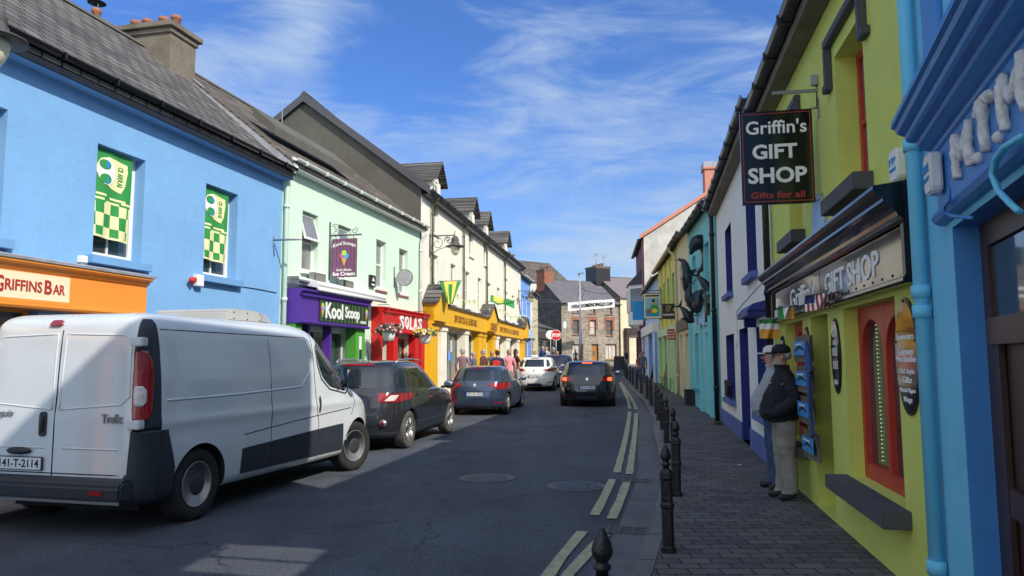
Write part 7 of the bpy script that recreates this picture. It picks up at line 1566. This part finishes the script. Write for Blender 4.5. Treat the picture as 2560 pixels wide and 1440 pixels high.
def person(loc, hd, H_, label, shirt, pants, skin='skin', hair='grey_hair', pose='stand', bulk=1.0, cap=None, near=False, long_hair=False, arms=None, shorts=False, extra=None):
    s = H_/1.76; bk = bulk
    V_ = []; E_2 = []; Rr = []
    def v(x, y, z, r): V_.append(Vector((x, y, z))); Rr.append(r); return len(V_)-1
    def chain(i, *pts):
        for p in pts: j = v(*p); E_2.append((i, j)); i = j
        return i
    # y is forward, x to the person's right
    pel = v(0, 0, .97, (.155*bk, .125*bk)); b1 = chain(pel, (0, .01*bk, 1.10, (.155*bk, .125*bk*1.05))); ch = chain(b1, (0, .0, 1.30, (.165*bk, .120*bk))); up_ = chain(ch, (0, -.01, 1.42, (.12, .085)))
    nk = chain(up_, (0, .0, 1.50, (.062, .062)), (0, .02, 1.57, (.066, .078)), (0, .02, 1.66, (.080, .098)), (0, .015, 1.735, (.058, .072)))
    for sd_ in (-1, 1):
        st = .02*sd_ if pose == 'stand' else 0
        lx = .095*sd_; q_ = 1.22 if near else 1; chain(pel, (lx, 0, .88, (.098*bk**.5, .10*bk**.5)), (lx*1.05, .015+st, .52, (.066*q_, .076*q_)), (lx*1.12, -.005+st, .28, (.060*q_, .070*q_)), (lx*1.1, -.02+st*2, .11, (.052*q_, .066*q_)), (lx*1.15, .03+st*2, .05, (.045, .045)), (lx*1.25, .16+st*2, .035, (.042, .034)))
        A = (arms or {}).get(sd_) or [(.235, -.03, 1.17), (.235, .06, .95), (.225, .1, .87), (.22, .11, .80)]
        sh = chain(up_, (.165*sd_*bk**.4, -.01, 1.41, (.068, .065)))
        e1 = chain(sh, (A[0][0]*sd_, A[0][1], A[0][2], (.05*bk**.3, .05) if not near else (.068, .068)), (A[1][0]*sd_, A[1][1], A[1][2], (.035, .036) if not near else (.052, .052)), (A[2][0]*sd_, A[2][1], A[2][2], (.036, .02)))
        d = (Vector(A[3])-Vector(A[2])).normalized(); w0 = Vector((A[2][0]*sd_, A[2][1], A[2][2])); d = Vector((d.x*sd_, d.y, d.z))
        cr = d.orthogonal().normalized()
        if near:
            cr = Vector((0, 1, 0))-d*d.y; cr = cr.normalized()
        for k in range(4): f0 = w0+cr*(k-1.5)*.019+d*.05; E_2.append((e1, len(V_))); v(*f0, (.0095, .0095)); chain(len(V_)-1, (*(f0+d*(.035-.006*abs(k-1.4))), (.0085, .0085)), (*(f0+d*(.066-.008*abs(k-1.4))+Vector((-.012*sd_, 0, 0))), (.0075, .0075)))
        E_2.append((e1, len(V_))); f0 = w0+cr*.038+d*.01; v(*f0, (.011, .011)); chain(len(V_)-1, (*(f0+cr*.012+d*.04), (.009, .009)))
    me = bpy.data.meshes.new('b'); me.from_pydata([tuple(p) for p in V_], E_2, []); o = bpy.data.objects.new('b', me); COL.objects.link(o)
    sk = o.modifiers.new('s', 'SKIN'); sk.use_smooth_shade = True; sk.branch_smoothing = .6
    for i, d in enumerate(me.skin_vertices[0].data): d.radius = Rr[i] if isinstance(Rr[i], tuple) else (Rr[i], Rr[i]); d.use_root = (i == 0)
    ss = o.modifiers.new('u', 'SUBSURF'); ss.levels = 2 if near else 1
    dg = bpy.context.evaluated_depsgraph_get(); dg.update(); m2 = bpy.data.meshes.new_from_object(o.evaluated_get(dg)); bpy.data.objects.remove(o)
    m2.materials.clear()
    for m in (shirt, pants, skin, 'shoe'): m2.materials.append(M[m])
    for p in m2.polygons:
        c = p.center; p.use_smooth = True; armx = abs(c.x) > .19 and c.z > .7
        k_ = 0
        if c.z > 1.495: k_ = 2
        elif c.z < .085 or (c.z < .11 and c.y > .06): k_ = 3
        elif c.z < (.93) and not armx: k_ = 1
        if shorts and .1 < c.z < .5 and k_ == 1: k_ = 2
        A = arms or {}
        for sd_ in (-1, 1):
            a = A.get(sd_) or [(.235, -.03, 1.17), (.235, .06, .95), (.225, .1, .87), (.22, .11, .80)]
            wv = Vector((a[1][0]*sd_, a[1][1], a[1][2])); hv = Vector((a[3][0]*sd_, a[3][1], a[3][2])); 
            if (c-(wv+hv)/2).length < (wv-hv).length*.5+.055 and (c-wv).dot(hv-wv) > 0: k_ = 2 if not (extra == 'pockets') else 0
        p.material_index = k_
    r = empty('person', (loc[0], loc[1], loc[2]), -hd, label, 'person'); r.scale = (s, s, s)
    # the skin has its own face
    bm = bmesh.new(); bm.from_mesh(m2)
    def addball(c, rx, ry, rz, mi, nn=10):
        T = Matrix.Translation(c) @ Matrix.Diagonal((rx, ry, rz, 1)); g_ = bmesh.ops.create_uvsphere(bm, u_segments=nn, v_segments=max(6, nn//2+2), radius=1, matrix=T)
        for f in {f for v_ in g_['verts'] for f in v_.link_faces}: f.material_index = mi; f.smooth = True
    addball((0, .118, 1.625), .013, .022, .02, 2); addball((0, .105, 1.578), .022, .012, .006, 2)
    for sx in (-1, 1): addball((sx*.083, .01, 1.63), .012, .02, .032, 2); addball((sx*.03, .098, 1.65), .011, .008, .007, 3 if near else 2)
    bm.to_mesh(m2); bm.free()
    b = bpy.data.objects.new('body', m2); COL.objects.link(b); b.parent = r
    mb = MB()
    if hair:
        T = None; mb.ball((0, -.03, 1.682), .086, .088, .082, 16, hair); mb.ball((0, -.04, 1.62), .082, .066, .06, 14, hair)
        if long_hair: mb.ball((0, -.06, 1.58), .085, .06, .14, 14, hair)
        hb_ = mb.build('hair', parent=r)
    if cap:
        mb = MB(); mb.lathe([(.094, 0), (.097, .03), (.088, .075), (.05, .105), (0, .112)], (0, .005, 1.675), 20, cap, T=Matrix.Diagonal((1, 1.14, 1, 1)))
        mb.prism([(-.075, .085), (-.07, .15), (-.03, .185), (.03, .185), (.07, .15), (.075, .085)], 1.672, 1.688, 'z', cap); mb.build('cap', parent=r, bevel=.003)
    return r
def gpers(px, head_y, Y, hd, label, **k):
    hp = at(px, head_y, Y); zg = g(Y)+(RO if k.pop('road', False) else 0); return person((hp.x, Y, zg), hd, max(1.5, min(1.95, hp.z-zg)), label, **k)
up_arm = {1: [(.24, .05, 1.2), (.17, .28, 1.2), (.15, .33, 1.22), (.14, .4, 1.24)]}
gpers(1157, 869, 27.5, R(15), 'man in a mauve t-shirt and jeans seen from behind near the grey cars', shirt='cloth_mauve', pants='denim', hair='grey_hair', bulk=1.15)
gpers(1184, 880, 33, R(120), 'stooping person in pale blue behind the man in mauve', shirt='cloth_slate', pants='denim', hair='grey_hair')
gpers(1208, 873, 31.5, R(-60), 'grey haired person in a brown patterned top before the yellow shopfront', shirt='cloth_brown', pants='denim', hair='grey_hair')
gpers(1230, 876, 34, R(160), 'fair haired person in slate blue facing the camera by the yellow door', shirt='cloth_slate', pants='denim', hair='fair_hair', long_hair=True)
rp = gpers(1244, 861, 29.0, R(10), 'person in an orange cap and dark jacket carrying a red backpack', shirt='cloth_purple', pants='cloth_black', hair='brown_hair', cap='flagorange', bulk=1.25, road=True)
mb = MB(); mb.box(-.13, .13, -.36, -.16, 1.02, 1.38, 'cloth_red'); o = mb.build('backpack', bevel=.04); o.location = rp.location; o.rotation_euler = rp.rotation_euler; o.scale = rp.scale; tag(o, 'red backpack on the person in the orange cap', 'backpack')
gpers(1272, 865, 30.5, R(-10), 'person in a pink shirt next to the red backpack wearer', shirt='cloth_pink', pants='cloth_khaki', hair='fair_hair', road=True)
gpers(1290, 872, 33, R(60), 'woman with brown hair holding something out before the end of the yellow shop', shirt='cloth_brown', pants='cloth_grey', hair='brown_hair', long_hair=True, arms=up_arm, skin='skin2')
gpers(1337, 876, 46, R(-20), 'fair haired person in a white top beyond the white hatchback', shirt='cloth_white', pants='denim', hair='fair_hair', long_hair=True)
gpers(1357, 866, 49, R(30), 'person in a blue shirt beyond the white hatchback', shirt='cloth_blue', pants='denim', hair='grey_hair')
gpers(1366, 867, 51, R(-140), 'ginger haired person in white beside the blue shirt', shirt='cloth_white', pants='denim', hair='fair_hair')
gpers(1384, 868, 50, R(80), 'person in dark green below the STOP sign', shirt='cloth_green', pants='cloth_black', hair='grey_hair')
gpers(1394, 877, 46.5, R(180), 'bald person in a beige top facing the camera below the STOP sign', shirt='cloth_cream', pants='denim', hair=None, bulk=1.2)
gpers(1439, 874, 64, R(170), 'person in a pale blue shirt and dark trousers left of the tall lamp post', shirt='cloth_slate', pants='cloth_black', hair='brown_hair')
gpers(1605, 878, 39.3, R(195), 'man in a slate blue shirt and jeans standing on the far right pavement', shirt='cloth_slate', pants='denim', hair='brown_hair', bulk=1.15, skin='skin2')
gpers(1598, 884, 42, R(150), 'person half hidden behind the man in the slate blue shirt', shirt='cloth_red', pants='denim', hair='brown_hair')
gpers(1566, 890, 58, R(-60), 'person in purple with pale trousers at the far corner', shirt='cloth_purple', pants='cloth_white', hair='grey_hair')
# the two men leaning on the gift shop wall
from mathutils import noise as mnoise
def garment(r, name, rows, m, amp=.012, fr=9, seed=0, parent=None, N=44, sub=5):
    """cloth shell round the body: rows of (z, half width, half depth, forward shift), folded by noise"""
    R_ = spline(rows, sub); mb = MB(); vs = []; fs = []
    for z, rx, ry, cy in R_:
        for i in range(N):
            t = 6.28318*i/N; ct, st = math.cos(t), math.sin(t); c = math.copysign(abs(ct)**.85, ct); s_ = math.copysign(abs(st)**.85, st)
            q = Vector((rx*c, cy+ry*s_, z)); n_ = mnoise.noise(Vector((q.x*fr+seed, q.y*fr, q.z*fr*.45)))+.5*mnoise.noise(Vector((q.x*fr*2.3, q.y*fr*2.3+seed, q.z*fr*1.4)))
            k_ = 1+n_*amp/max(.08, rx); vs.append((q.x*k_, cy+(q.y-cy)*k_, q.z+n_*amp*.4))
    for a_ in range(len(R_)-1):
        for i in range(N): fs.append((a_*N+i, a_*N+(i+1) % N, (a_+1)*N+(i+1) % N, (a_+1)*N+i))
    mb.add(vs, fs, m, True); return mb.build(name, parent=parent or r)
def sleeve(r, pts, rad, m, parent, seed=0):
    Q = [];
    for a_, b_ in zip(pts, pts[1:]):
        for k_ in range(7): Q.append(Vector(a_).lerp(Vector(b_), k_/7))
    Q.append(Vector(pts[-1])); R2 = []
    for i, q in enumerate(Q):
        t = i/(len(Q)-1)*(len(rad)-1); k_ = min(int(t), len(rad)-2); R2.append((rad[k_]+(rad[k_+1]-rad[k_])*(t-k_))*(1+.09*math.sin(i*1.9+seed)+.05*math.sin(i*4.3)))
    mb = MB(); mb.tube(Q, R2, 18, m); return mb.build('sleeve', parent=parent)
def dressed(loc, hd, H_, label, top, legs, capm, belly, seed, facehair):
    p = person(loc, hd, H_, label, top, legs, hair=None, cap=capm, near=True, bulk=1.15, arms={s_: [(.27, -.09, 1.18), (.235, .10, 1.0), (.20, .17, .99), (.16, .21, .985)] for s_ in (1, -1)}, extra='pockets')
    jk = garment(p, 'jacket' if top == 'cloth_black' else 'sweater', [(.885, .185, .165, .035), (.90, .205, .185, .04), (.96, .215, .19+belly*.5, .05), (1.06, .215, .175+belly, .05), (1.18, .215, .165+belly*.7, .035), (1.30, .222, .150, .01), (1.39, .215, .125, -.005), (1.44, .165, .105, -.01), (1.475, .105, .09, -.005), (1.50, .078, .085, .0), (1.535, .082, .088, .005), (1.54, .07, .075, .005)], top, amp=.014, seed=seed)
    for s_ in (1, -1): sleeve(p, [(.175*s_, -.01, 1.40), (.235*s_, -.04, 1.32), (.275*s_, -.09, 1.17), (.262*s_, .01, 1.07), (.225*s_, .12, 1.0), (.17*s_, .19, .985)], [.07, .085, .078, .075, .066, .056], top, jk, seed+s_)
    tr = garment(p, 'trousers', [(.86, .165, .135, .0), (.93, .17, .14, .0), (.97, .165, .135, .0)], legs, amp=.006, seed=seed)
    for s_ in (1, -1):
        st = .02*s_; mb = MB(); N = 26; vs = []; fs = []
        rw = spline([(.075, .064, .082, .02), (.10, .068, .086, .01), (.16, .072, .082, 0), (.30, .076, .085, -.004), (.48, .084, .092, .008), (.56, .086, .094, .014), (.72, .098, .108, .008), (.88, .105, .118, 0), (.93, .10, .11, 0)], 5)
        for z, rx, ry, cy in rw:
            cx = s_*(.105-.012*max(0, (z-.3))); yy = cy+st*(1-z)*1.3
            for i in range(N):
                t = 6.28318*i/N; q = Vector((rx*math.cos(t), ry*math.sin(t), z)); n_ = mnoise.noise(Vector((q.x*13+seed+s_*3, q.y*13, z*9)))+.6*mnoise.noise(Vector((q.x*7, q.y*7+seed, z*26)))*(1.6 if z < .25 else .8)
                k_ = 1+.13*n_; vs.append((cx+q.x*k_, yy+q.y*k_, z+.006*n_))
        for a_ in range(len(rw)-1):
            for i in range(N): fs.append((a_*N+i, a_*N+(i+1) % N, (a_+1)*N+(i+1) % N, (a_+1)*N+i))
        mb.add(vs, fs, legs, True); mb.build('trouser_leg', parent=tr)
    mb = MB(); mb.ball((0, -.045, 1.655), .083, .068, .062, 16, 'grey_hair'); mb.build('hair', parent=p)
    mb = MB(); mb.ball((0, .062, 1.562), .050, .050, .040, 16, 'grey_hair'); mb.ball((0, .105, 1.588), .030, .016, .010, 12, 'grey_hair'); mb.ball((0, .03, 1.575), .066, .06, .034, 14, 'grey_hair')
    if facehair: mb.build('beard', parent=p)
    return p, jk
fm_ = gnd(1968, 1250)
m1, jk = dressed((fm_.x+.02, fm_.y+.05, .004), R(-80), 1.80, 'bearded man in black jacket, dark cap and mirrored sunglasses leaning by the lime shop', 'cloth_black', 'cloth_khaki', 'cloth_black', .045, 3, True)
mb = MB()
for sx in (-1, 1): mb.ball((sx*.035, .108, 1.652), .03, .012, .021, 12, 'mirror_lens'); mb.tube([(sx*.062, .10, 1.655), (sx*.086, .03, 1.655), (sx*.086, -.02, 1.645)], .004, 6, 'seam')
mb.build('sunglasses', parent=m1)
mb = MB(); mb.box(-.222, -.205, -.01, .05, 1.318, 1.328, 'letterwhite'); mb.box(-.12, -.06, .145, .16, 1.33, 1.338, 'letterwhite'); mb.build('emblem', parent=jk)
m2_, jk2 = dressed((3.36, 9.6, .004), R(-78), 1.80, 'man in grey sweater and pale cap standing behind the bearded man', 'cloth_grey', 'denim', 'cloth_white', .06, 9, False)
